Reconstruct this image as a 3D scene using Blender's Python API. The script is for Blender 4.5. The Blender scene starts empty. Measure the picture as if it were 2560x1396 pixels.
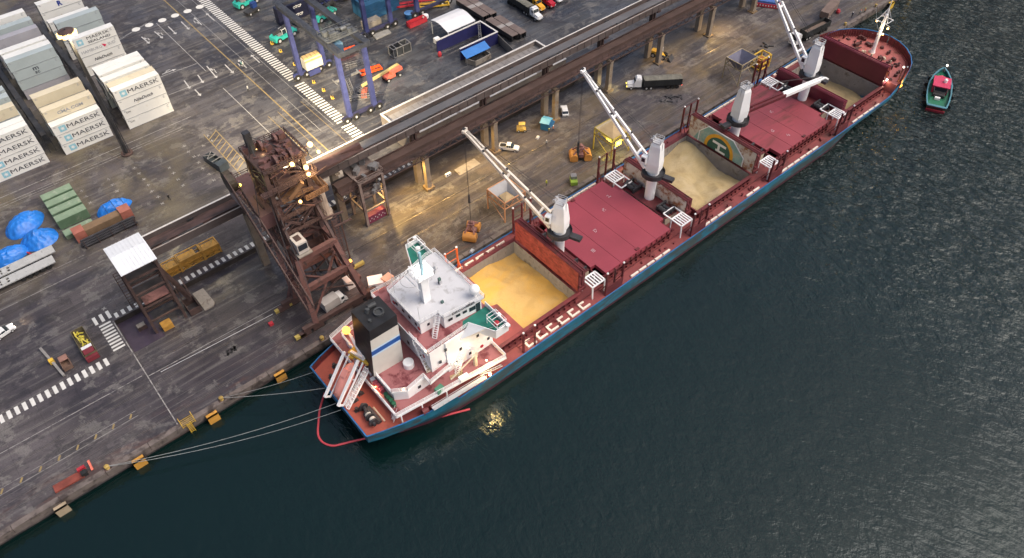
import bpy, math, random
from mathutils import Vector, Matrix
R = math.radians
random.seed(7)
scene = bpy.context.scene
COL = scene.collection
# ------------------------------------------------------------------ camera
F_PX, PITCH, YAW, ROLL = 1907.6, R(-48.59), R(51.234), R(-1.532)
CAM = Vector((0.0, -96.5, 122.8))
_fw = Vector((math.cos(YAW)*math.cos(PITCH), math.sin(YAW)*math.cos(PITCH), math.sin(PITCH)))
_rt = _fw.cross(Vector((0, 0, 1))).normalized(); _up = _rt.cross(_fw)
_cx = math.cos(ROLL)*_rt + math.sin(ROLL)*_up; _cy = -math.sin(ROLL)*_rt + math.cos(ROLL)*_up
cd = bpy.data.cameras.new('camera'); cam = bpy.data.objects.new('camera', cd); COL.objects.link(cam)
cd.sensor_width = 36; cd.lens = F_PX/2560*36; cd.clip_start = 1; cd.clip_end = 6000
cam.matrix_world = Matrix(((_cx.x, _cy.x, -_fw.x, CAM.x), (_cx.y, _cy.y, -_fw.y, CAM.y), (_cx.z, _cy.z, -_fw.z, CAM.z), (0, 0, 0, 1)))
scene.camera = cam
# ------------------------------------------------------------------ sky, sun, exposure
SUN_EL, SUN_AZ = R(54), R(140)
world = bpy.data.worlds.new("World"); scene.world = world; world.use_nodes = True
wn = world.node_tree; wn.nodes.clear()
wo = wn.nodes.new('ShaderNodeOutputWorld'); wb = wn.nodes.new('ShaderNodeBackground'); ws = wn.nodes.new('ShaderNodeTexSky')
ws.sky_type = 'NISHITA'; ws.sun_disc = False; ws.sun_elevation = SUN_EL; ws.sun_rotation = SUN_AZ
ws.air_density = 1.0; ws.dust_density = 7.0; ws.ozone_density = 0.3
wn.links.new(ws.outputs[0], wb.inputs[0]); wn.links.new(wb.outputs[0], wo.inputs[0]); wb.inputs[1].default_value = 0.12
sd = bpy.data.lights.new('sun', 'SUN'); sd.energy = 0.8; sd.angle = R(50); sd.color = (1.0, 0.96, 0.93)
so = bpy.data.objects.new('sun', sd); COL.objects.link(so)
_sv = Vector((math.sin(SUN_AZ)*math.cos(SUN_EL), math.cos(SUN_AZ)*math.cos(SUN_EL), math.sin(SUN_EL)))
so.rotation_euler = (-_sv).to_track_quat('-Z', 'Y').to_euler()
so.location = (0, 0, 200)
scene.view_settings.view_transform = 'Standard'; scene.view_settings.look = 'None'
scene.view_settings.exposure = 0.44; scene.view_settings.gamma = 1.0
scene.render.engine = 'CYCLES'
scene.cycles.max_bounces = 5; scene.cycles.diffuse_bounces = 2; scene.cycles.glossy_bounces = 3
scene.cycles.use_denoising = True
scene.cycles.sample_clamp_indirect = 4.0; scene.cycles.sample_clamp_direct = 40.0

# ------------------------------------------------------------------ materials
MATS = {}
def nd(nt, t, **k):
    n = nt.nodes.new(t)
    for a, b in k.items(): setattr(n, a, b)
    return n
def _mix(nt, fac, a, b):
    m = nd(nt, 'ShaderNodeMix', data_type='RGBA')
    for i, s in ((0, fac), (6, a), (7, b)):
        if isinstance(s, bpy.types.NodeSocket): nt.links.new(s, m.inputs[i])
        else: m.inputs[i].default_value = s if i == 0 else (s[0], s[1], s[2], 1)
    return m.outputs[2]
def _noise(nt, vec, scale, detail=4, rough=.55, dist=0., stretch=None):
    if stretch:
        mp = nd(nt, 'ShaderNodeMapping'); mp.inputs[3].default_value = stretch; nt.links.new(vec, mp.inputs[0]); vec = mp.outputs[0]
    n = nd(nt, 'ShaderNodeTexNoise'); n.inputs['Scale'].default_value = scale; n.inputs['Detail'].default_value = detail
    n.inputs['Roughness'].default_value = rough; n.inputs['Distortion'].default_value = dist
    nt.links.new(vec, n.inputs['Vector']); return n.outputs[0]
def _ramp(nt, fac, a, b):
    m = nd(nt, 'ShaderNodeMapRange'); m.inputs[1].default_value = a; m.inputs[2].default_value = b
    nt.links.new(fac, m.inputs[0]); return m.outputs[0]
def _math(nt, op, a, b=None):
    m = nd(nt, 'ShaderNodeMath', operation=op)
    for i, s in ((0, a), (1, b)):
        if s is None: continue
        if isinstance(s, bpy.types.NodeSocket): nt.links.new(s, m.inputs[i])
        else: m.inputs[i].default_value = s
    return m.outputs[0]
def mat(name, col, rough=.6, metal=0., var=.18, scale=.6, stain=None, amt=.45, sscale=.35, stretch=None, bump=0., bscale=4., emit=None, estr=0., fine=0.):
    if name in MATS: return MATS[name]
    m = bpy.data.materials.new(name); m.use_nodes = True; nt = m.node_tree
    p = nt.nodes['Principled BSDF']
    tc = nd(nt, 'ShaderNodeTexCoord'); oi = nd(nt, 'ShaderNodeObjectInfo')
    off = nd(nt, 'ShaderNodeVectorMath', operation='ADD'); nt.links.new(tc.outputs['Object'], off.inputs[0]); nt.links.new(oi.outputs['Location'], off.inputs[1])
    v = off.outputs[0]
    n = _noise(nt, v, scale, 5)
    lo = [c*(1-var) for c in col]; hi = [min(1, c*(1+var)) for c in col]
    c = _mix(nt, _ramp(nt, n, .3, .7), lo, hi)
    if stain is not None:
        n2 = _noise(nt, v, sscale, 8, .68, .4, stretch)
        c = _mix(nt, _ramp(nt, n2, 1-amt, 1-amt+.12), c, stain)
    if fine:
        n3 = _noise(nt, v, 9., 3, .7)
        c = _mix(nt, _math(nt, 'MULTIPLY', _ramp(nt, n3, .5, .75), fine), c, [x*.45 for x in col])
    nt.links.new(c, p.inputs['Base Color'])
    nr = _noise(nt, v, scale*1.7, 3)
    nt.links.new(_math(nt, 'ADD', _math(nt, 'MULTIPLY', nr, .3), rough-.15), p.inputs['Roughness'])
    p.inputs['Metallic'].default_value = metal
    if bump:
        b = nd(nt, 'ShaderNodeBump'); b.inputs['Strength'].default_value = bump; b.inputs['Distance'].default_value = .1
        nt.links.new(_noise(nt, v, bscale, 5), b.inputs['Height']); nt.links.new(b.outputs[0], p.inputs['Normal'])
    if emit:
        p.inputs['Emission Color'].default_value = (*emit, 1); p.inputs['Emission Strength'].default_value = estr
    MATS[name] = m; return m

# ------------------------------------------------------------------ mesh builder (world coordinates unless parent is None-located)
class MB:
    def __init__(s, auto=False): s.auto = auto; s.v = []; s.f = []; s.m = []; s.cm = 0; s.T = None; s.cuts = []
    def cut(s):
        if len(s.v) > (s.cuts[-1][0] if s.cuts else 0): s.cuts.append((len(s.v), len(s.f)))
        return s
    def _add(s, vs, fs, rev=False):
        b = len(s.v)
        for p in vs:
            p = Vector(p)
            if s.T is not None: p = s.T @ p
            s.v.append(p)
        for f in fs: s.f.append([b+i for i in f]); s.m.append(s.cm)
        if s.auto: s.cut()
        return s
    def box(s, x0, x1, y0, y1, z0, z1):
        if x0 > x1: x0, x1 = x1, x0
        if y0 > y1: y0, y1 = y1, y0
        if z0 > z1: z0, z1 = z1, z0
        vs = [(x, y, z) for z in (z0, z1) for y in (y0, y1) for x in (x0, x1)]
        return s._add(vs, [(0, 2, 3, 1), (4, 5, 7, 6), (0, 1, 5, 4), (2, 6, 7, 3), (0, 4, 6, 2), (1, 3, 7, 5)])
    def rbox(s, cx, cy, cz, lx, ly, lz, rz=0., taper=1.):   # centred in x,y; cz = bottom
        c, sn = math.cos(rz), math.sin(rz); vs = []
        for z, k in ((cz, 1.), (cz+lz, taper)):
            for y in (-ly/2, ly/2):
                for x in (-lx/2, lx/2): vs.append((cx+c*x*k-sn*y*k, cy+sn*x*k+c*y*k, z))
        return s._add(vs, [(0, 2, 3, 1), (4, 5, 7, 6), (0, 1, 5, 4), (2, 6, 7, 3), (0, 4, 6, 2), (1, 3, 7, 5)])
    def bar(s, p, q, w=.2, h=None, w2=None):
        p, q = Vector(p), Vector(q); h = h or w; d = (q-p)
        if d.length < 1e-6: return s
        d.normalize(); up = Vector((0, 0, 1)) if abs(d.z) < .95 else Vector((0, 1, 0))
        a = d.cross(up).normalized(); b = a.cross(d).normalized(); vs = []
        for e, k in ((p, 1), (q, (w2 or w)/w)):
            for i, j in ((-1, -1), (1, -1), (1, 1), (-1, 1)): vs.append(e+a*(i*w/2*k)+b*(j*h/2*k))
        return s._add(vs, [(0, 1, 2, 3), (4, 7, 6, 5), (0, 4, 5, 1), (1, 5, 6, 2), (2, 6, 7, 3), (3, 7, 4, 0)])
    def tube(s, p, q, r, r2=None, n=10, cap=True):
        p, q = Vector(p), Vector(q); r2 = r if r2 is None else r2; d = (q-p)
        if d.length < 1e-6: return s
        d.normalize(); up = Vector((0, 0, 1)) if abs(d.z) < .95 else Vector((1, 0, 0))
        a = d.cross(up).normalized(); b = a.cross(d).normalized(); vs = []
        for e, k in ((p, r), (q, r2)):
            for i in range(n):
                t = 2*math.pi*i/n; vs.append(e+a*(math.cos(t)*k)+b*(math.sin(t)*k))
        fs = [(i, (i+1) % n, n+(i+1) % n, n+i) for i in range(n)]
        if cap: fs += [tuple(range(n-1, -1, -1)), tuple(range(n, 2*n))]
        return s._add(vs, fs)
    def path(s, pts, r, n=6):
        for a, b in zip(pts[:-1], pts[1:]): s.tube(a, b, r, n=n)
        return s
    def lathe(s, c, prof, n=16):
        cx, cy, cz = c; vs = []
        for r, z in prof:
            for i in range(n):
                t = 2*math.pi*i/n; vs.append((cx+r*math.cos(t), cy+r*math.sin(t), cz+z))
        fs = []
        for k in range(len(prof)-1):
            for i in range(n): fs.append((k*n+i, k*n+(i+1) % n, (k+1)*n+(i+1) % n, (k+1)*n+i))
        fs += [tuple(range(n-1, -1, -1)), tuple(range((len(prof)-1)*n, len(prof)*n))]
        return s._add(vs, fs)
    def ball(s, c, r, n=12, k=7, sz=1.):
        return s.lathe(c, [(max(.001, r*math.sin(math.pi*i/k)), -r*sz*math.cos(math.pi*i/k)) for i in range(k+1)], n)
    def prism(s, pts, z0, z1):
        n = len(pts); a = sum(pts[i][0]*pts[(i+1) % n][1]-pts[(i+1) % n][0]*pts[i][1] for i in range(n))
        if a < 0: pts = pts[::-1]
        zz0 = z0 if isinstance(z0, (list, tuple)) else [z0]*n; zz1 = z1 if isinstance(z1, (list, tuple)) else [z1]*n
        vs = [(p[0], p[1], z) for p, z in zip(pts, zz0)]+[(p[0], p[1], z) for p, z in zip(pts, zz1)]
        fs = [tuple(range(n-1, -1, -1)), tuple(range(n, 2*n))]+[(i, (i+1) % n, n+(i+1) % n, n+i) for i in range(n)]
        return s._add(vs, fs)
    def ext(s, pts, off):        # planar polygon (3d points) pushed by a vector
        off = Vector(off); n = len(pts); vs = [Vector(p) for p in pts]+[Vector(p)+off for p in pts]
        return s._add(vs, [tuple(range(n-1, -1, -1)), tuple(range(n, 2*n))]+[(i, (i+1) % n, n+(i+1) % n, n+i) for i in range(n)])
    def wall(s, pts, z0, z1, t=.1, closed=False):
        q = list(pts)+([pts[0]] if closed else [])
        for a, b in zip(q[:-1], q[1:]):
            d = Vector((b[0]-a[0], b[1]-a[1], 0)).normalized(); nrm = Vector((-d.y, d.x, 0))*t/2
            A, B = Vector((a[0], a[1], 0))-d*t/2*.98, Vector((b[0], b[1], 0))+d*t/2*.98
            s.prism([(A+nrm)[:2], (A-nrm)[:2], (B-nrm)[:2], (B+nrm)[:2]], z0, z1)
        return s
    def grid(s, nx, ny, fn):
        vs = [fn(i/nx, j/ny) for j in range(ny+1) for i in range(nx+1)]
        return s._add(vs, [(j*(nx+1)+i, j*(nx+1)+i+1, (j+1)*(nx+1)+i+1, (j+1)*(nx+1)+i) for j in range(ny) for i in range(nx)])
    def rail(s, pts, h=1.1, n=2, r=.045, post=2.2, closed=False):
        q = [Vector(p) for p in pts]+([Vector(pts[0])] if closed else [])
        for a, b in zip(q[:-1], q[1:]):
            for k in range(1, n+1): s.bar(a+Vector((0, 0, h*k/n)), b+Vector((0, 0, h*k/n)), r*2)
            L = (b-a).length; m = max(1, round(L/post))
            for i in range(m+1): s.bar(a+(b-a)*i/m, a+(b-a)*i/m+Vector((0, 0, h)), r*2)
        return s
    def build(s, name, mats, parent=None, smooth=False, **props):
        if s.cuts:
            s.auto = False; s.cut(); a = b = 0; out = None; cuts, s.cuts = s.cuts, []
            for (i, j) in cuts:
                p = MB(); p.v = s.v[a:i]; p.f = [[k-a for k in f] for f in s.f[b:j]]; p.m = s.m[b:j]; a, b = i, j
                out = p.build(name, mats, parent, smooth, **props)
            return out
        me = bpy.data.meshes.new(name)
        org = Vector((0, 0, 0)); q = parent
        while q is not None: org += q.location; q = q.parent
        if 'origin' in props: org = Vector(props.pop('origin')); loc = org
        else: loc = Vector((0, 0, 0))
        me.from_pydata([tuple(p-org) for p in s.v], [], s.f)
        if not isinstance(mats, (list, tuple)): mats = [mats]
        for m in mats: me.materials.append(m)
        for i, mi in enumerate(s.m): me.polygons[i].material_index = min(mi, len(mats)-1)
        if smooth:
            for p in me.polygons: p.use_smooth = True
        me.update(); o = bpy.data.objects.new(name, me); COL.objects.link(o)
        if parent is not None: o.parent = parent
        else: o.location = loc
        for k, x in props.items(): o[k] = x
        return o
def thing(name, label, cat, loc=(0, 0, 0), rz=0., group=None):
    o = bpy.data.objects.new(name, None); COL.objects.link(o); o.location = loc; o.rotation_euler = (0, 0, rz)
    o.empty_display_size = .5
    o['label'] = label; o['category'] = cat
    if group: o['group'] = group
    return o
def tag(o, label, cat, group=None, kind=None):
    o['label'] = label; o['category'] = cat
    if group: o['group'] = group
    if kind: o['kind'] = kind
    return o
def children(o): return [c for c in bpy.data.objects if c.parent is o]
def copy_tree(o, loc=None, rz=None, label=None, group=None, mats=None):
    kids = {}
    for c in bpy.data.objects:
        if c.parent is not None: kids.setdefault(c.parent.name, []).append(c)
    def rec(x, par):
        c = x.copy(); COL.objects.link(c)
        if par is not None: c.parent = par
        for k in kids.get(x.name, []): rec(k, c)
        return c
    r = rec(o, None)
    if loc is not None: r.location = loc
    if rz is not None: r.rotation_euler = (0, 0, rz)
    if label: r['label'] = label
    if group: r['group'] = group
    return r
_txt = {}
def text_mesh(s, size=1., bold=0., shear=0., ext=.02):
    k = (s, size, bold, shear)
    if k in _txt: return _txt[k]
    cu = bpy.data.curves.new('txt', 'FONT'); cu.body = s; cu.size = size; cu.extrude = ext; cu.offset = bold; cu.shear = shear
    cu.align_x = 'CENTER'; cu.align_y = 'CENTER'; cu.resolution_u = 2
    o = bpy.data.objects.new('txt', cu); COL.objects.link(o)
    bpy.context.view_layer.update()
    me = bpy.data.meshes.new_from_object(o.evaluated_get(bpy.context.evaluated_depsgraph_get()))
    bpy.data.objects.remove(o); _txt[k] = me; return me
def text_obj(s, name, m, parent, M, size=1., bold=0., shear=0., sx=1., ext=.02):
    me = text_mesh(s, size, bold, shear, ext).copy(); me.materials.clear(); me.materials.append(m)
    o = bpy.data.objects.new(name, me); COL.objects.link(o); o.parent = parent
    me.transform(M @ Matrix.Diagonal((sx, 1, 1, 1)))
    return o
def lamp(name, loc, power, col=(1, .72, .38), size=.4, parent=None, spot=None, aim=None, blend=.6):
    d = bpy.data.lights.new(name, 'SPOT' if spot else 'POINT'); d.energy = power; d.color = col; d.shadow_soft_size = size
    if spot: d.spot_size = R(spot); d.spot_blend = blend
    o = bpy.data.objects.new(name, d); COL.objects.link(o); loc = Vector(loc); org = Vector((0, 0, 0)); q = parent
    while q is not None: org += q.location; q = q.parent
    o.location = loc-org
    if parent is not None: o.parent = parent
    if aim is not None: o.rotation_euler = (Vector(aim)-loc).to_track_quat('-Z', 'Y').to_euler()
    return o
# common materials
WHITE = mat('white_paint', (.72, .73, .74), .45, var=.06, stain=(.42, .33, .26), amt=.36, sscale=.7)
STEELG = mat('grey_steel', (.22, .22, .23), .5, .3, var=.25)
DARK = mat('dark_steel', (.045, .045, .05), .55, .2, var=.3)
BLACK = mat('black_rubber', (.015, .015, .016), .7, var=.3)
RUST = mat('rust_brown_steel', (.075, .045, .04), .75, var=.35, stain=(.045, .03, .028), amt=.5, sscale=.5)
RUSTL = mat('rust_pink_steel', (.24, .115, .105), .7, var=.3, stain=(.10, .05, .045), amt=.5, sscale=.4)
CONC = mat('stained_concrete', (.27, .245, .215), .8, var=.2, stain=(.12, .095, .075), amt=.45, sscale=.5)
YEL = mat('yellow_paint', (.62, .40, .05), .5, var=.2, stain=(.25, .13, .04), amt=.4)
ORANGE = mat('orange_paint', (.72, .13, .03), .45, var=.15, stain=(.3, .06, .02), amt=.35)
YBEAM = mat('pale_yellow_steel', (.5, .42, .18), .5, var=.15)
BLUEC = mat('crane_blue_paint', (.045, .055, .165), .45, var=.2, stain=(.11, .08, .16), amt=.38, sscale=.5)
TARP = mat('blue_tarpaulin', (.015, .17, .60), .42, var=.18, scale=.9, bump=.35, bscale=.8)
GLASS = mat('dark_glass', (.02, .03, .04), .12, var=.1)
GALV = mat('pale_steel', (.5, .51, .53), .5, .2, var=.12)
REDP = mat('red_paint', (.42, .03, .045), .5, var=.2)
def glow(name, col, s): return mat(name, col, .5, emit=col, estr=s, var=0)
G_WARM = glow('lit_lamp_warm', (1, .60, .20), 3.6)
G_WHITE = glow('lit_lamp_white', (1, .88, .7), 8.)
G_ORG = glow('lit_lamp_amber', (1, .40, .05), 3.5)
G_YEL = glow('lit_lamp_yellow', (1, .72, .08), 3.)
G_RED = glow('lit_tail_lamp', (1, .08, .05), 5.)

# ================================================================== SETTING
def ground_mat():
    m = bpy.data.materials.new('quay_paving'); m.use_nodes = True; nt = m.node_tree; p = nt.nodes['Principled BSDF']
    g = nd(nt, 'ShaderNodeNewGeometry'); v = g.outputs['Position']
    sx = nd(nt, 'ShaderNodeSeparateXYZ'); nt.links.new(v, sx.inputs[0])
    big = _noise(nt, v, .035, 6, .6, .5)
    yz_ = _math(nt, 'MULTIPLY', _ramp(nt, sx.outputs[0], 20, 90), _ramp(nt, sx.outputs[1], 20, 55))
    c = _mix(nt, _ramp(nt, big, .38, .62), _mix(nt, yz_, (.050, .043, .050), (.036, .040, .050)), _mix(nt, yz_, (.108, .096, .103), (.100, .106, .120)))
    st = _noise(nt, v, 1., 6, .65, .3, (.045, .5, 1))            # tyre and water streaks along the quay
    c = _mix(nt, _math(nt, 'MULTIPLY', _ramp(nt, st, .48, .66), .65), c, (.032, .029, .034))
    st2 = _noise(nt, v, 1., 5, .6, .2, (.03, .9, 1))
    c = _mix(nt, _math(nt, 'MULTIPLY', _ramp(nt, st2, .54, .62), .6), c, (.16, .15, .145))
    pt = _noise(nt, v, .16, 12, .72, .25)                         # pale dry patches
    c = _mix(nt, _math(nt, 'MULTIPLY', _ramp(nt, pt, .545, .565), .5), c, (.20, .19, .18))
    pt2 = _noise(nt, v, .12, 12, .74, .2, (1, 1.6, 1))
    c = _mix(nt, _math(nt, 'MULTIPLY', _ramp(nt, pt2, .525, .55), .62), c, (.034, .031, .037))
    br = nd(nt, 'ShaderNodeTexBrick'); br.offset = 0; nt.links.new(v, br.inputs['Vector'])
    br.inputs['Scale'].default_value = 1; br.inputs['Brick Width'].default_value = 7.; br.inputs['Row Height'].default_value = 5.2
    br.inputs['Mortar Size'].default_value = .07; br.inputs['Mortar Smooth'].default_value = .4
    br.inputs['Color1'].default_value = (1, 1, 1, 1); br.inputs['Color2'].default_value = (.62, .62, .62, 1); br.inputs['Mortar'].default_value = (.5, .5, .5, 1)
    mm = nd(nt, 'ShaderNodeMix', data_type='RGBA', blend_type='MULTIPLY'); mm.inputs[0].default_value = .55
    nt.links.new(c, mm.inputs[6]); nt.links.new(br.outputs[0], mm.inputs[7]); c = mm.outputs[2]
    # grain dust and rusty dirt on the loading lane beside the ship (y 2..28, x > 40)
    my = _math(nt, 'MULTIPLY', _ramp(nt, sx.outputs[1], 34, 27), _ramp(nt, sx.outputs[0], 35, 60))
    dn = _noise(nt, v, .09, 8, .68, .8, (.6, 1.3, 1))
    c = _mix(nt, _math(nt, 'MULTIPLY', _math(nt, 'MULTIPLY', _ramp(nt, dn, .46, .66), my), .5), c, (.165, .125, .07))
    # yellowish lamp light put into the ground colour round the container stacks
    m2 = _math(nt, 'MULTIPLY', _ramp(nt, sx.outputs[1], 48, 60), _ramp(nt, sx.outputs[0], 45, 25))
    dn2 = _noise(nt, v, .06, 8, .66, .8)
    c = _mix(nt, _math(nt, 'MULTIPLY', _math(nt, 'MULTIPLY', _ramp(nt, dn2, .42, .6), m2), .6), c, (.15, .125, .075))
    rst = _noise(nt, v, .25, 8, .7, .4, (.4, 1.4, 1))
    c = _mix(nt, _math(nt, 'MULTIPLY', _math(nt, 'MULTIPLY', _ramp(nt, rst, .5, .62), _ramp(nt, sx.outputs[1], 8, 1)), .5), c, (.13, .062, .045))
    fn = _noise(nt, v, 3.5, 4, .7)
    mf = nd(nt, 'ShaderNodeMix', data_type='RGBA', blend_type='MULTIPLY'); mf.inputs[0].default_value = .7
    nt.links.new(c, mf.inputs[6]); nt.links.new(_mix(nt, _ramp(nt, fn, .3, .7), (.55, .55, .55), (1.3, 1.3, 1.3)), mf.inputs[7]); c = mf.outputs[2]
    nt.links.new(c, p.inputs['Base Color'])
    wet = _noise(nt, v, .05, 7, .62, 1.)
    wet2 = _math(nt, 'ADD', _math(nt, 'MULTIPLY', wet, .75), _math(nt, 'MULTIPLY', st, .25))
    wx = _math(nt, 'MULTIPLY', _ramp(nt, sx.outputs[0], 60, 100), .12)
    nt.links.new(_math(nt, 'SUBTRACT', _math(nt, 'ADD', _math(nt, 'ADD', _math(nt, 'MULTIPLY', _ramp(nt, wet2, .44, .54), .40), _math(nt, 'MULTIPLY', my, .22)), .32), wx), p.inputs['Roughness'])
    b = nd(nt, 'ShaderNodeBump'); b.inputs['Strength'].default_value = .25; b.inputs['Distance'].default_value = .05
    nt.links.new(fn, b.inputs['Height']); nt.links.new(b.outputs[0], p.inputs['Normal'])
    return m
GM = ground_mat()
def water_mat():
    m = bpy.data.materials.new('harbour_water'); m.use_nodes = True; nt = m.node_tree; p = nt.nodes['Principled BSDF']
    g = nd(nt, 'ShaderNodeNewGeometry'); v = g.outputs['Position']
    n0 = _noise(nt, v, .02, 4)
    nt.links.new(_mix(nt, n0, (.0012, .0082, .0078), (.0028, .0125, .0120)), p.inputs['Base Color'])
    p.inputs['Roughness'].default_value = .05; p.inputs['IOR'].default_value = 1.5; p.inputs['Specular Tint'].default_value = (.90, .98, 1., 1)
    sp = nd(nt, 'ShaderNodeSeparateXYZ'); nt.links.new(v, sp.inputs[0])
    chop = _ramp(nt, _math(nt, 'ADD', _math(nt, 'MULTIPLY', _noise(nt, v, .018, 3), 70.), _math(nt, 'ADD', sp.outputs[0], _math(nt, 'MULTIPLY', sp.outputs[1], .2))), 125, 270)
    chop = _math(nt, 'ADD', _math(nt, 'MULTIPLY', chop, 1.35), .13)
    mp = nd(nt, 'ShaderNodeMapping'); mp.inputs[2].default_value = (0, 0, R(28)); mp.inputs[3].default_value = (1., .45, 1); nt.links.new(v, mp.inputs[0])
    w1 = _noise(nt, mp.outputs[0], .7, 4, .6, .6)
    w2 = _noise(nt, v, 1.7, 3, .6)
    w3 = _noise(nt, v, .12, 3, .5)
    h = _math(nt, 'ADD', _math(nt, 'ADD', w1, _math(nt, 'MULTIPLY', w2, .16)), _math(nt, 'MULTIPLY', w3, 1.2))
    h = _math(nt, 'MULTIPLY', h, chop)
    b = nd(nt, 'ShaderNodeBump'); b.inputs['Strength'].default_value = 1.; b.inputs['Distance'].default_value = 1.1
    nt.links.new(h, b.inputs['Height']); nt.links.new(b.outputs[0], p.inputs['Normal'])
    return m
WZ = -2.3
w = MB(); w._add([(-3000, -3000, WZ), (3000, -3000, WZ), (3000, 3000, WZ), (-3000, 3000, WZ)], [(0, 1, 2, 3)])
w.build('water', water_mat(), kind='structure')
# yard and quay apron: level yard, the apron beside the ship dips towards the step under the conveyor
QL, QR, PX = -500., 900., -2.0
gr = MB()
def quad(a, b, c, d): gr._add([a, b, c, d], [(0, 1, 2, 3)])
quad((QL, 0, 0), (PX, 0, 0), (PX, 33, 0), (QL, 33, 0))
quad((PX, 0, 0), (QR, 0, 0), (QR, 14, 0), (PX, 14, 0))
quad((PX, 14, 0), (126, 14, 0), (126, 22.2, -.35), (PX, 22.2, -.35))
quad((PX, 22.2, -.35), (126, 22.2, -.35), (126, 33, -1.3), (PX, 33, -1.3))
quad((PX, 33, -1.3), (126, 33, -1.3), (126, 33, 0), (PX, 33, 0))
quad((126, 14, 0), (QR, 14, 0), (QR, 33, 0), (160, 33, 0))
gr._add([(126, 14, 0), (160, 33, 0), (126, 33, -1.3), (126, 22.2, -.35)], [(0, 1, 2, 3)])
gr._add([(126, 33, -1.3), (160, 33, 0), (126, 33, 0)], [(0, 1, 2)])
quad((QL, 33, 0), (QR, 33, 0), (QR, 900, 0), (QL, 900, 0))
quad((QL, 0, -8), (QR, 0, -8), (QR, 0, 0), (QL, 0, 0))
gr._add([(PX, 14, 0), (PX, 22.2, -.35), (PX, 33, -1.3), (PX, 33, 0)], [(0, 1, 2, 3)])
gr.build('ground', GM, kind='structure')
k = MB(); k.box(PX+.05, 128, 32.9, 33.02, -1.34, -.03)
k.build('step_wall', mat('dark_step_wall', (.035, .028, .026), .8, var=.4), kind='structure')
COPE = mat('quay_coping', (.15, .125, .115), .75, var=.3, stain=(.05, .038, .036), amt=.5, sscale=.4, fine=.5)
k = MB(); x = -120.
while x < 330:
    k.box(x+.06, x+7.94, -.35, .75, -1.0, .22); x += 8
k.box(-120, 330, -.25, .65, -1.6, -.9)
k.build('quay_kerb', COPE, kind='structure')
RAILM = mat('worn_rail_steel', (.20, .18, .17), .35, .6, var=.3)
k = MB()
for y in (3.5, 12.3):
    k.box(-120, 320, y-.06, y+.06, .0, .05)
    k.box(-120, 320, y-.32, y-.26, .0, .02); k.box(-120, 320, y+.26, y+.32, .0, .02)
for y in (5.2, 6.7, 17.6): k.box(-120, 320, y-.04, y+.04, 0, .012)
k.build('crane_rails', RAILM, kind='structure')
PW = mat('worn_white_road_paint', (.62, .62, .6), .7, var=.1, stain=(.2, .19, .19), amt=.36, sscale=1.3)
PWD = mat('faded_white_road_paint', (.30, .29, .28), .7, var=.2, stain=(.1, .095, .1), amt=.5, sscale=1.1)
PY = mat('worn_yellow_road_paint', (.27, .20, .09), .7, var=.2, stain=(.12, .10, .07), amt=.45, sscale=1.0)
def flat(k, x0, x1, y0, y1, z=.012): k._add([(x0, y0, z), (x1, y0, z), (x1, y1, z), (x0, y1, z)], [(0, 1, 2, 3)])
def line(k, p, q, w=.18, z=.013):
    p, q = Vector((*p, 0)), Vector((*q, 0)); d = (q-p).normalized(); n = Vector((-d.y, d.x, 0))*w/2
    k._add([(*(p-n).xy, z), (*(q-n).xy, z), (*(q+n).xy, z), (*(p+n).xy, z)], [(0, 1, 2, 3)])
k = MB()
x = -60.
while x < -6.6:                     # lower left walkway
    flat(k, x, x+.72, 22.6, 24.7); x += 1.42
y = 25.2
while y < 33.6: flat(k, -5.0, -2.6, y, y+.5); y += .98
for x in (-5.4, -4.0, -2.6): flat(k, x, x+.65, 34.2, 36.6)
x = -1.4
while x < 74:
    flat(k, x, x+.68, 33.4, 34.9); x += 1.42
for i in range(3): flat(k, 63.3, 66.6, 37.2+i*1.15, 37.75+i*1.15)
y = 46.
while y < 158:
    if not 57.4 < y < 59.5 and not 82.6 < y < 85.6: flat(k, 67.9, 70.9, y, y+.62)
    y += 1.24
k.build('walkway_stripes', PW, kind='structure')
k = MB()
line(k, (-60, 16.6), (-3, 15.8), .16); line(k, (-2, 14.9), (9, 14.6), .2); line(k, (-60, 8.9), (-7, 8.9), .1); line(k, (-60, 7.6), (-7, 7.6), .1)
for yy in (84.8, 85.8): line(k, (-30, yy), (36, yy), .14)
for yy in (88.5,): line(k, (-30, yy), (40, yy), .2)
for yy in (56.0, 51.5): line(k, (-40, yy), (0, yy), .12)
flat(k, -2.28, -2.08, 0.9, 33.0, .02)
k.build('faded_lane_lines', PWD, kind='structure')
k = MB()
x = -58.
while x < -8: line(k, (x, 7.8), (x+.6, 8.7), .35); x += 3.3
for xx in (60.4,): line(k, (xx, 44), (xx-.6, 160), .32)
for xx in (55.7, 65.6, 58.6): line(k, (xx+.2, 44), (xx, 75), .12)
for i in range(9): line(k, (39.3, 60+i*2), (42.2, 62.2+i*2), .22)
line(k, (39.2, 58), (39.2, 79), .16); line(k, (42.4, 58), (42.4, 79), .16)
k.build('yellow_lane_lines', PY, kind='structure')
k = MB()
for xx in (63.2, 66.9): line(k, (xx, 60), (xx-.3, 160), .07)
line(k, (52.6, 60), (52.4, 95), .12); line(k, (52.4, 106), (52.2, 141), .12)
line(k, (38, 112), (52, 111.4), .14); line(k, (38, 102), (49, 101.6), .12); line(k, (30, 135), (50, 143), .12)
line(k, (30, 137), (52, 143), .1)
line(k, (0.5, 14.9), (30, 14.2), .08)
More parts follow.
